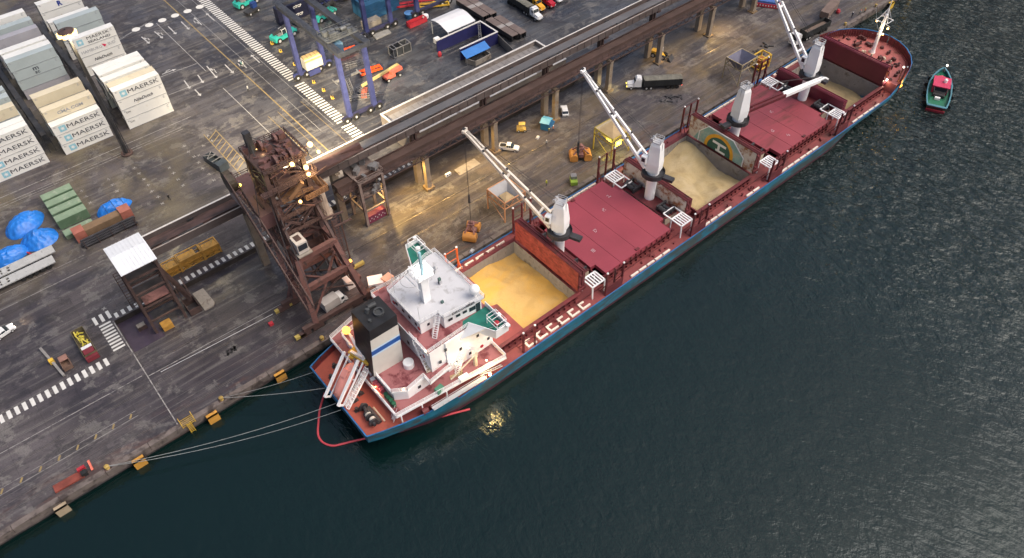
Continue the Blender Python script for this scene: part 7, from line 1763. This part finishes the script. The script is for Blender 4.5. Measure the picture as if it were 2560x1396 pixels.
t = thing('wheel_loader', 'orange and white wheel loader half hidden between gallery columns', 'loader', (0, 0, 0)); g = MB(); g.ext([(-2.6, -.9, .7), (-2.6, -.9, 1.9), (-.4, -.9, 1.9), (.6, -.9, 1.2), (1.4, -.9, .7)], (0, 1.8, 0)); g.build('body', YEL, t); g = MB(); g.box(-.9, .5, -.7, .7, 1.9, 3.1); g.build('cab', CARW, t); g = MB(); g.bar((1, -.6, 1.2), (3.0, -.6, .6), .25); g.bar((1, .6, 1.2), (3.0, .6, .6), .25); g.ext([(2.8, -1.3, .1), (2.8, -1.3, 1.2), (3.1, -1.3, 1.3), (3.9, -1.3, .1)], (0, 2.6, 0)); g.build('bucket', DARK, t); wheels(t, [(-1.7, -1), (-1.7, 1), (1.2, -1), (1.2, 1)], .75, .5); t.location = (154.4, 25.4, -.1); t.rotation_euler = (0, 0, R(-70))
g = MB(); g.prism([(80.0, 22.4), (86.6, 22.6), (86.6, 25.2), (80.2, 25.0)], -.7, -.28); tag(g.build('concrete_slab', CONC, None, origin=(83, 24, -.7)), 'flat pale concrete slab lying below the lower gallery', 'slab')
t = thing('white_barrier_block', 'small white barrier block on the apron under the gallery', 'barrier block', (78, 24.6, -.6)); MB().rbox(78, 24.6, -.6, 1.6, .6, .7).build('block', WHITE, t); g = MB(); g.box(77.5, 77.8, 24.28, 24.3, -.4, 0); g.box(78.2, 78.5, 24.28, 24.3, -.4, 0); g.build('reflector', DARK, t)
for (x, y, lab) in ((103.9, 20.8, 'pale sack bag lying beside the blue booth workers'), (66.2, -.1, 'pale timber chock on the quay edge behind the bridge')):
    g = MB(); g.rbox(x, y, -.2 if y > 14 else .2, 1.3, .8, .4, .4, .7); tag(g.build('pale_bundle', GALV, None, origin=(x, y, 0)), lab, 'bundle')
# orange lit crew gangway by the port quarter
# people
SKIN = mat('skin', (.36, .2, .14), .6); 
def person(label, x, y, z, rz, shirt, pants, hat=(.8, .8, .8), step=.18):
    me_v = [(0, 0, .95), (0, 0, 1.2), (0, 0, 1.42), (0, 0, 1.52), (0, .09, .9), (step, .1, .5), (step-.08, .1, .07), (step+.1, .1, .04), (0, -.09, .9), (-step+.06, -.1, .5), (-step-.06, -.1, .07), (-step+.12, -.1, .04), (0, .2, 1.4), (-.06, .27, 1.13), (.06, .26, .9), (0, -.2, 1.4), (.08, -.27, 1.14), (.2, -.24, .94)]
    me_e = [(0, 1), (1, 2), (2, 3), (0, 4), (4, 5), (5, 6), (6, 7), (0, 8), (8, 9), (9, 10), (10, 11), (2, 12), (12, 13), (13, 14), (2, 15), (15, 16), (16, 17)]
    rad = [.15, .14, .14, .06, .1, .075, .05, .05, .1, .075, .05, .05, .07, .05, .035, .07, .05, .035]
    b = MB()
    for (i, j) in me_e: b.tube(me_v[i], me_v[j], rad[i], rad[j], n=8)
    me = bpy.data.meshes.new('person'); me.from_pydata(me_v, me_e, []); o = bpy.data.objects.new('person', me); COL.objects.link(o)
    sk = o.modifiers.new('skin', 'SKIN')
    for i, r_ in enumerate(rad): me.skin_vertices[0].data[i].radius = (r_, r_)
    me.skin_vertices[0].data[0].use_root = True
    ss_ = o.modifiers.new('s', 'SUBSURF'); ss_.levels = 1; ss_.render_levels = 1
    bpy.context.view_layer.update()
    nm = bpy.data.meshes.new_from_object(o.evaluated_get(bpy.context.evaluated_depsgraph_get())); bpy.data.objects.remove(o)
    nm.materials.append(mat('cloth_%s' % shirt[0], shirt[1], .8)); nm.materials.append(mat('cloth_%s' % pants[0], pants[1], .8)); nm.materials.append(SKIN)
    for p in nm.polygons:
        z_ = p.center.z; p.material_index = 1 if z_ < .93 and abs(p.center.y) < .2 else 0
        p.use_smooth = True
    nm.name = 'person'; o = bpy.data.objects.new('person', nm); COL.objects.link(o); o.location = (x, y, z); o.rotation_euler = (0, 0, rz); tag(o, label, 'person')
    g = MB(); g.ball((0.01, 0, 1.64), .115, 10, 7, 1.15); h = g.build('head', SKIN); h.parent = o
    g = MB(); g.lathe((0, 0, 1.68), [(.15, 0), (.14, .05), (.09, .12), (.01, .15)], 10); h = g.build('hard_hat', mat('hat_%d' % int(hat[0]*100+hat[2]*10), hat, .4)); h.parent = o
    return o
DKB = ('navy', (.03, .035, .06)); GRY = ('grey', (.25, .26, .27)); BLK = ('black', (.02, .02, .02)); ORS = ('orange', (.6, .16, .04)); KHK = ('khaki', (.2, .17, .1)); PAL = ('pale', (.5, .5, .48))
def zg(x, y): return 0 if (y < 14 or x < PX or y > 33 or x > 126) else (-.35*(y-14)/8.2 if y < 22.2 else -.35-.95*(y-22.2)/10.8)
for (x, y, rz, s_, p_, h_, lab) in ((103.4, 16.9, 1.2, GRY, DKB, (.8, .8, .8), 'person in grey shirt walking on the open apron in front of the blue booth'),
    (107.2, 20.2, .4, KHK, BLK, (.75, .7, .1), 'person in khaki beside the blue booth, the one nearer the ship'), (108.8, 20.3, 2.4, ORS, DKB, (.8, .8, .8), 'person in orange shirt close to the blue booth door'),
    (22.1, 60.7, 1.7, BLK, BLK, (.1, .1, .1), 'person in black walking alone across the yard with painted crosses'), (61.6, 100.6, 1.6, PAL, GRY, (.8, .8, .8), 'person in pale clothes riding along the wide yard road by the arrows'),
    (57.0, 88.6, 1.6, GRY, BLK, (.6, .6, .6), 'person in grey walking on the wide yard road near the yellow line'), (213.5, 1.7, .3, DKB, BLK, (.8, .8, .8), 'person in navy on the far quay, leftmost of the three there'),
    (216.3, .9, 1.2, GRY, BLK, (.7, .1, .1), 'person in grey on the far quay, middle of the three there'), (218.4, .6, 2.2, ORS, BLK, (.75, .7, .1), 'person in orange on the far quay, rightmost of the three there'),
    (93.2, 5.4, 0, ('lime', (.4, .5, .05)), DKB, (.8, .8, .1), 'person in lime vest by the rail track below the second boom')):
    person(lab, x, y, zg(x, y), rz, s_, p_, h_)
t = thing('bicycle', 'bicycle under the pale clothed person on the yard road', 'bicycle', (0, 0, 0)); 
for x in (-.5, .5):
    g = MB(); pts = [(x+.33*math.cos(a), 0, .34+.33*math.sin(a)) for a in [math.pi*i/8 for i in range(17)]]; g.path(pts, .03, 5); g.build('wheel', BLACK, t)
g = MB(); g.path([(-.5, 0, .34), (-.15, 0, .8), (.4, 0, .8), (.5, 0, .34), (.4, 0, .8), (0, 0, .34), (-.15, 0, .8)], .03, 5); g.bar((.4, -.25, 1.0), (.4, .25, 1.0), .04); g.bar((-.25, 0, .88), (-.02, 0, .88), .14, .06); g.build('frame', TEAL, t); t.location = (61.6, 101.6, 0); t.rotation_euler = (0, 0, R(94))
# bollards, fenders, ladder, small quay parts
bz = mat('ochre_bollard', (.36, .25, .07), .6, var=.3, stain=(.15, .08, .04), amt=.42)
for i, x in enumerate((6.5, -15.4, -36, 28.4, 50, 208, 224)):
    t = thing('mooring_bollard', f'ochre mooring bollard on the quay edge, {["the one with two ropes left of the stern", "the one with ropes above the lower orange fender", "outside the lower left corner", "hidden beside the stern rail", "beside the bridge", "first past the bow", "second past the bow"][i]}', 'bollard', (x, .35, .22), group='mooring bollards along the quay edge')
    g = MB(); g.lathe((x, .35, .22), [(.42, 0), (.3, .15), (.26, .5), (.45, .6), (.4, .78), (.1, .85)], 14); g.build('post', bz, t); MB().rbox(x, .35, .2, 1.3, .8, .06).build('base_plate', RUST, t)
FEN = mat('orange_yellow_fender', (.55, .28, .05), .6, var=.15, stain=(.25, .12, .04), amt=.4)
for i, (x, m_, lab) in enumerate(((17.8, FEN, 'orange quay fender panel closest to the ship stern'), (3.6, FEN, 'orange quay fender panel beside the yellow ladder'), (-10.7, FEN, 'orange quay fender panel where the long rope passes'), (-24.5, mat('pale_wood_fender', (.36, .29, .2), .7, var=.2), 'pale beige quay fender panel at the lower left'), (231, YEL, 'yellow fender panel beyond the bow, first one'), (243, YEL, 'pale yellow fender panel beyond the bow, second one'), (226, YEL, 'yellow lit fender panel behind the foremast'))):
    if i == 6: continue
    t = thing('quay_fender', lab, 'fender', (x, -.9, -1.2), group='fender panels on the quay wall')
    g = MB(); g.box(x-1.05, x+1.05, -1.55, -1.25, -2.6, -.25); g.box(x-1.05, x+1.05, -1.55, -.6, -.42, -.25); g.build('panel', m_, t)
    g = MB(); g.tube((x-.5, -1.25, -1.3), (x-.5, -.3, -1.3), .4, n=12); g.tube((x+.5, -1.25, -1.3), (x+.5, -.3, -1.3), .4, n=12); g.build('rubber_buffer', BLACK, t)
    g = MB(); g.bar((x-.7, -.6, -.3), (x-.7, .1, .25), .06); g.bar((x+.7, -.6, -.3), (x+.7, .1, .25), .06); g.build('chain', DARK, t)
t = thing('quay_ladder', 'yellow railed ladder going down the quay wall to the water', 'ladder', (-.8, -.4, 0)); g = MB()
for x in (-1.7, -.9, -.1, .7): g.bar((x, 1.2, .25), (x, -.9, .25), .09) if x in (-1.7, .7) else g.bar((x, -.75, .9), (x, -.75, -2.6), .09)
for x in (-1.7, .7): g.bar((x, 1.2, 1.1), (x, -.8, 1.1), .09); g.bar((x, 1.2, .2), (x, 1.2, 1.1), .09); g.bar((x, -.8, .2), (x, -.8, 1.1), .09)
for i in range(8): g.bar((-.9, -.75, -2.4+i*.42), (-.1, -.75, -2.4+i*.42), .07)
for i in range(5): g.bar((-1.7, 1.0-i*.42, .3), (.7, 1.0-i*.42, .3), .07)
g.build('rails', YEL, t)
g = MB(); g.rbox(22.4, 10.6, 0, .9, .7, .7); tag(g.build('red_cable_box', REDP, None, origin=(22.4, 10.6, 0)), 'bright red cable box at the end of the crane rail slot', 'cable box')
g = MB(); g.tube((.2, 14.2, .08), (24, 12.9, .08), .06, n=5); g.tube((-2.2, .9, .1), (-2.2, 33, .1), .01, n=4) if False else None
tag(g.build('supply_pipe', GALV, None, origin=(12, 13.5, 0)), 'thin pale pipe running along the apron to the red cable box', 'pipe')
t = thing('red_rail_trolley', 'low red maintenance trolley on the quay edge rail at the lower left', 'trolley', (-19.5, 2.4, 0)); g = MB(); g.rbox(-21.6, 2.3, .05, 5.0, 1.6, .35, R(-2)); g.build('deck', mat('brick_red_deck', (.21, .05, .035), .7, var=.3), t); MB().rbox(-19.0, 3.0, .3, 1.3, .6, .7).build('red_motor', REDP, t); g = MB(); g.rbox(-18.9, 1.9, .1, 1.0, .9, .9); g.build('black_box', BLACK, t); g = MB(); g.bar((-17.6, 1.8, .2), (-17.4, 3.4, 1.2), .35); g.build('lever', SALM, t)
g = MB(); rr = random.Random(4)
for _ in range(16): g.rbox(13+rr.uniform(-1.2, 1.2), 10+rr.uniform(-.6, .6), 0, .5, .3, .15, rr.uniform(0, 3))
tag(g.build('debris', BLACK, None, origin=(13, 10, 0)), 'small black debris patch on the dark apron', 'debris', kind='stuff')
g = MB(); rr = random.Random(6)
for (cx_, cy_, n_) in ((176.6, 8.4, 26), (180.6, 8.6, 8), (169, 9.2, 7), (143, 8.8, 6), (140, 10.0, 8)):
    for _ in range(n_): g.rbox(cx_+rr.gauss(0, 1.0), cy_+rr.gauss(0, .7), 0, rr.uniform(.3, 1.6), rr.uniform(.2, .6), rr.uniform(.05, .4), rr.uniform(0, 3))
tag(g.build('debris', DARK, None, origin=(170, 9, 0)), 'dark grab debris scattered along the outer rail track', 'debris', kind='stuff')
t = thing('blue_pile_sheet', 'black rope coil and low dark plates beside the quay rail behind the bridge', 'rope coil', (52, 4.0, 0)); g = MB(); g.path([(50+3.4*math.cos(a), 3.2+.9*math.sin(a), .1) for a in [i*.35 for i in range(19)]], .12, 5); g.path([(52+4.4*math.cos(a), 3.4+1.1*math.sin(a), .1) for a in [i*.35 for i in range(19)]], .1, 5); g.build('coil', BLACK, t); g = MB(); g.prism([(44, 2.2), (60, 2.6), (60, 4.6), (45, 4.6)], .02, .07); g.build('dark_mat', mat('dark_mat', (.03, .032, .04), .5, var=.3), t)
for (x, y, lab) in ((212.6, 6.0, 'red buoy like canister on the far quay behind the people'),):
    g = MB(); g.lathe((x, y, 0), [(.5, 0), (.7, .6), (.4, 1.2)], 10); tag(g.build('red_canister', REDP, None, origin=(x, y, 0)), lab, 'canister')
# tarpaulins hung between ship rail and quay
def drape(pts, w_, label, n=24, seed=0, zr=2.3):
    (xa, xb) = pts; g = MB()
    def fn(u, v):
        x = xa+(xb-xa)*u; e = .35+.65*math.sin(math.pi*min(1, u*1.15+.05))
        y = CY+13.55+v*w_*e; z = zr-.15-(zr-.5)*v**1.3+.12*mnoise.noise(Vector((x*.7, v*3, seed)))
        return (x, y+.25*mnoise.noise(Vector((x*.5, v*2, seed+4))), z)
    g.grid(n, 6, fn); fs = list(g.f); vs = list(g.v); g._add([v-Vector((0, 0, .04)) for v in vs], [tuple(f[::-1]) for f in fs])
    tag(g.build('spill_tarpaulin', TARP, None, smooth=True, origin=((xa+xb)/2, -2, zr)), label, 'tarpaulin', 'blue tarpaulins bridging ship rail and quay')
drape((57.5, 71.5), 1.9, 'blue tarpaulin hung from the rail beside the golden grain hold', seed=1)
drape((84.0, 90.5), 1.2, 'short blue tarpaulin behind the first deck crane', seed=2)
drape((107.5, 130.5), 1.9, 'long blue tarpaulin along the rail behind the second deck crane', 40, 3)
drape((158.5, 172.0), 2.3, 'bright blue tarpaulin along the rail behind the foremost deck crane', seed=4)
drape((147, 157.5), 1.0, 'narrow blue tarpaulin between the two forward deck cranes', seed=5)
# mooring ropes
ROPE = mat('pale_rope', (.26, .27, .27), .8)
def rope(label, p, q, sag=1.2, r=.045):
    g = MB(); p, q = Vector(p), Vector(q); n = 14; g.path([p+(q-p)*i/n-Vector((0, 0, sag*4*(i/n)*(1-i/n))) for i in range(n+1)], r, 5)
    tag(g.build('mooring_rope', ROPE, None, origin=tuple((p+q)/2)), label, 'rope', 'mooring ropes of the bulk carrier')
rope('upper of the two short stern ropes to the near bollard', (22.6, -7.5, 2.9), (6.6, .4, .7), .5); rope('middle stern rope, bright and nearly level, to the near bollard', (22.3, -12.0, 2.8), (6.5, .35, .8), .4, .06)
rope('long stern rope to the far bollard, upper strand', (22.1, -16.2, 2.8), (-15.3, .4, .8), 1.6, .055); rope('long stern rope to the far bollard, lower strand', (22.1, -18.0, 2.8), (-15.3, .3, .8), 2.0, .055)
rope('bow rope to the first bollard past the bow', (199.2, -12.4, 6.6), (208, .3, .8), .6); rope('bow rope to the second bollard past the bow', (200, -14.0, 6.6), (224, .3, .8), 1.0)
# floating oil boom
g = MB(); pts = [(22.6, -9.4), (20.0, -12.0), (18.2, -14.5), (17.0, -16.4), (16.7, -18.0), (17.1, -19.4), (18.0, -20.5), (19.2, -21.1), (22.7, -22.7), (29.2, -25.9), (35.7, -28.0), (41.8, -30.6)]
fine = []
for i in range(len(pts)-1):
    p0, p1, p2, p3 = [Vector(pts[max(0, min(len(pts)-1, i+k))]) for k in (-1, 0, 1, 2)]
    for s_ in range(5):
        u = s_/5; fine.append(.5*((2*p1)+(p2-p0)*u+(2*p0-5*p1+4*p2-p3)*u*u+(3*p1-p0-3*p2+p3)*u**3))
fine.append(Vector(pts[-1])); g.path([(p.x, p.y, WZ+.1) for p in fine], .2, 8)
tag(g.build('floating_oil_boom', mat('coral_red_boom', (.5, .06, .08), .5, var=.12), None, origin=(20, -28, WZ)), 'coral red floating boom curving on the water round the ship stern', 'oil boom')
# ================================================================== LAUNCH
t = thing('harbour_launch', 'small wooden launch with red cabin and green deck motoring past the bow', 'boat', (0, 0, 0))
LB = [(-5.6, 1.75), (-3.5, 2.05), (-1, 2.2), (1.6, 2.1), (3.6, 1.6), (5.2, .85), (6.3, .08)]
DKG = mat('dark_green_hull', (.015, .10, .11), .5, var=.2); TRM = mat('pale_turquoise_trim', (.07, .22, .28), .5)
g = MB()
for sg in (-1, 1):
    for (a, b), (c, d_) in zip(LB[:-1], LB[1:]):
        g._add([(a, sg*b, 1.15+max(0, a)*.12), (c, sg*d_, 1.15+max(0, c)*.12), (c*.97, sg*d_*.8, -.4), (a*.97, sg*b*.8, -.4)], [(0, 1, 2, 3) if sg < 0 else (3, 2, 1, 0)])
g.build('hull', DKG, t)
g = MB(); g._add([(-5.6, -1.75, 1.15), (-5.6, 1.75, 1.15), (-5.2, 1.4, -.5), (-5.2, -1.4, -.5)], [(0, 1, 2, 3)]); g.box(-6.0, -5.6, -1.7, 1.7, -.1, .5); g.build('transom', mat('maroon_transom', (.22, .02, .035), .5), t)
g = MB(); g._add([(a, -b+.1, .62+max(0, a)*.1) for a, b in LB]+[(a, b-.1, .62+max(0, a)*.1) for a, b in LB[::-1]], [tuple(range(14))]); g.build('green_deck', mat('bright_green_deck', (.012, .15, .08), .5, var=.15), t)
g = MB()
for sg in (-1, 1):
    for (a, b), (c, d_) in zip(LB[:-1], LB[1:]): g.bar((a, sg*b, 1.2+max(0, a)*.12), (c, sg*d_, 1.2+max(0, c)*.12), .26, .16)
g.bar((-5.6, -1.75, 1.2), (-5.6, 1.75, 1.2), .5, .14); g.build('gunwale', TRM, t)
g = MB(True)
for a, b in ((-4.4, 1.98), (-1.2, 2.25), (1.4, 2.2), (3.6, 1.75)):
    for sg in (-1, 1): g.tube((a-.1, sg*(b+.2), .7), (a+.1, sg*(b+.2), .7), .45, n=12)
g.build('tyre_fender', BLACK, t)
g = MB(); g.box(-.9, 2.1, -1.45, 1.45, .6, 2.3); cbn = g.build('cabin', mat('maroon_cabin', (.35, .02, .07), .5, var=.1), t)
g = MB(); g.box(-1.1, 2.3, -1.6, 1.6, 2.3, 2.42); g.prism([(2.4, -1.5), (3.6, -1.3), (4.3, 0), (3.6, 1.3), (2.4, 1.5)], 1.25, 1.5); g.build('roof', mat('crimson_roof', (.52, .035, .10), .5, var=.1), t)
g = MB(); g.box(-.93, -.89, -1.2, 1.2, 1.3, 2.1); g.box(2.09, 2.12, -1.1, 1.1, 1.4, 2.1); g.build('window', GLASS, cbn)
g = MB(); g.lathe((.7, -.5, 2.42), [(.34, 0), (.34, .55), (.2, .7)], 12); g.cut(); g.rbox(-2.7, .1, .65, .5, 1.0, .5); g.build('white_liferaft', SHIPW, t)
g = MB(); g.box(-2.2, -.8, -1.1, 1.1, .65, 1.3); g.bar((-.8, -1.2, 2.2), (-2.4, -1.2, 2.2), .08); g.bar((-.8, 1.2, 2.2), (-2.4, 1.2, 2.2), .08); g.bar((-2.4, -1.2, .7), (-2.4, -1.2, 2.2), .08); g.bar((-2.4, 1.2, .7), (-2.4, 1.2, 2.2), .08); g.bar((-2.4, -1.2, 2.2), (-2.4, 1.2, 2.2), .08); g.build('awning_frame', DARK, t)
g = MB(); g.bar((5.4, -.2, 1.6), (5.4, -.2, 3.0), .08); g.build('bow_lamp_pole', GALV, t); MB().ball((5.4, -.2, 3.1), .16, 8, 5).build('bow_lamp', G_WHITE, t)
t.location = (200.4, -34.8, WZ-.1); t.rotation_euler = (0, 0, R(25)); t.scale = (1.5, 1.36, 1.4)
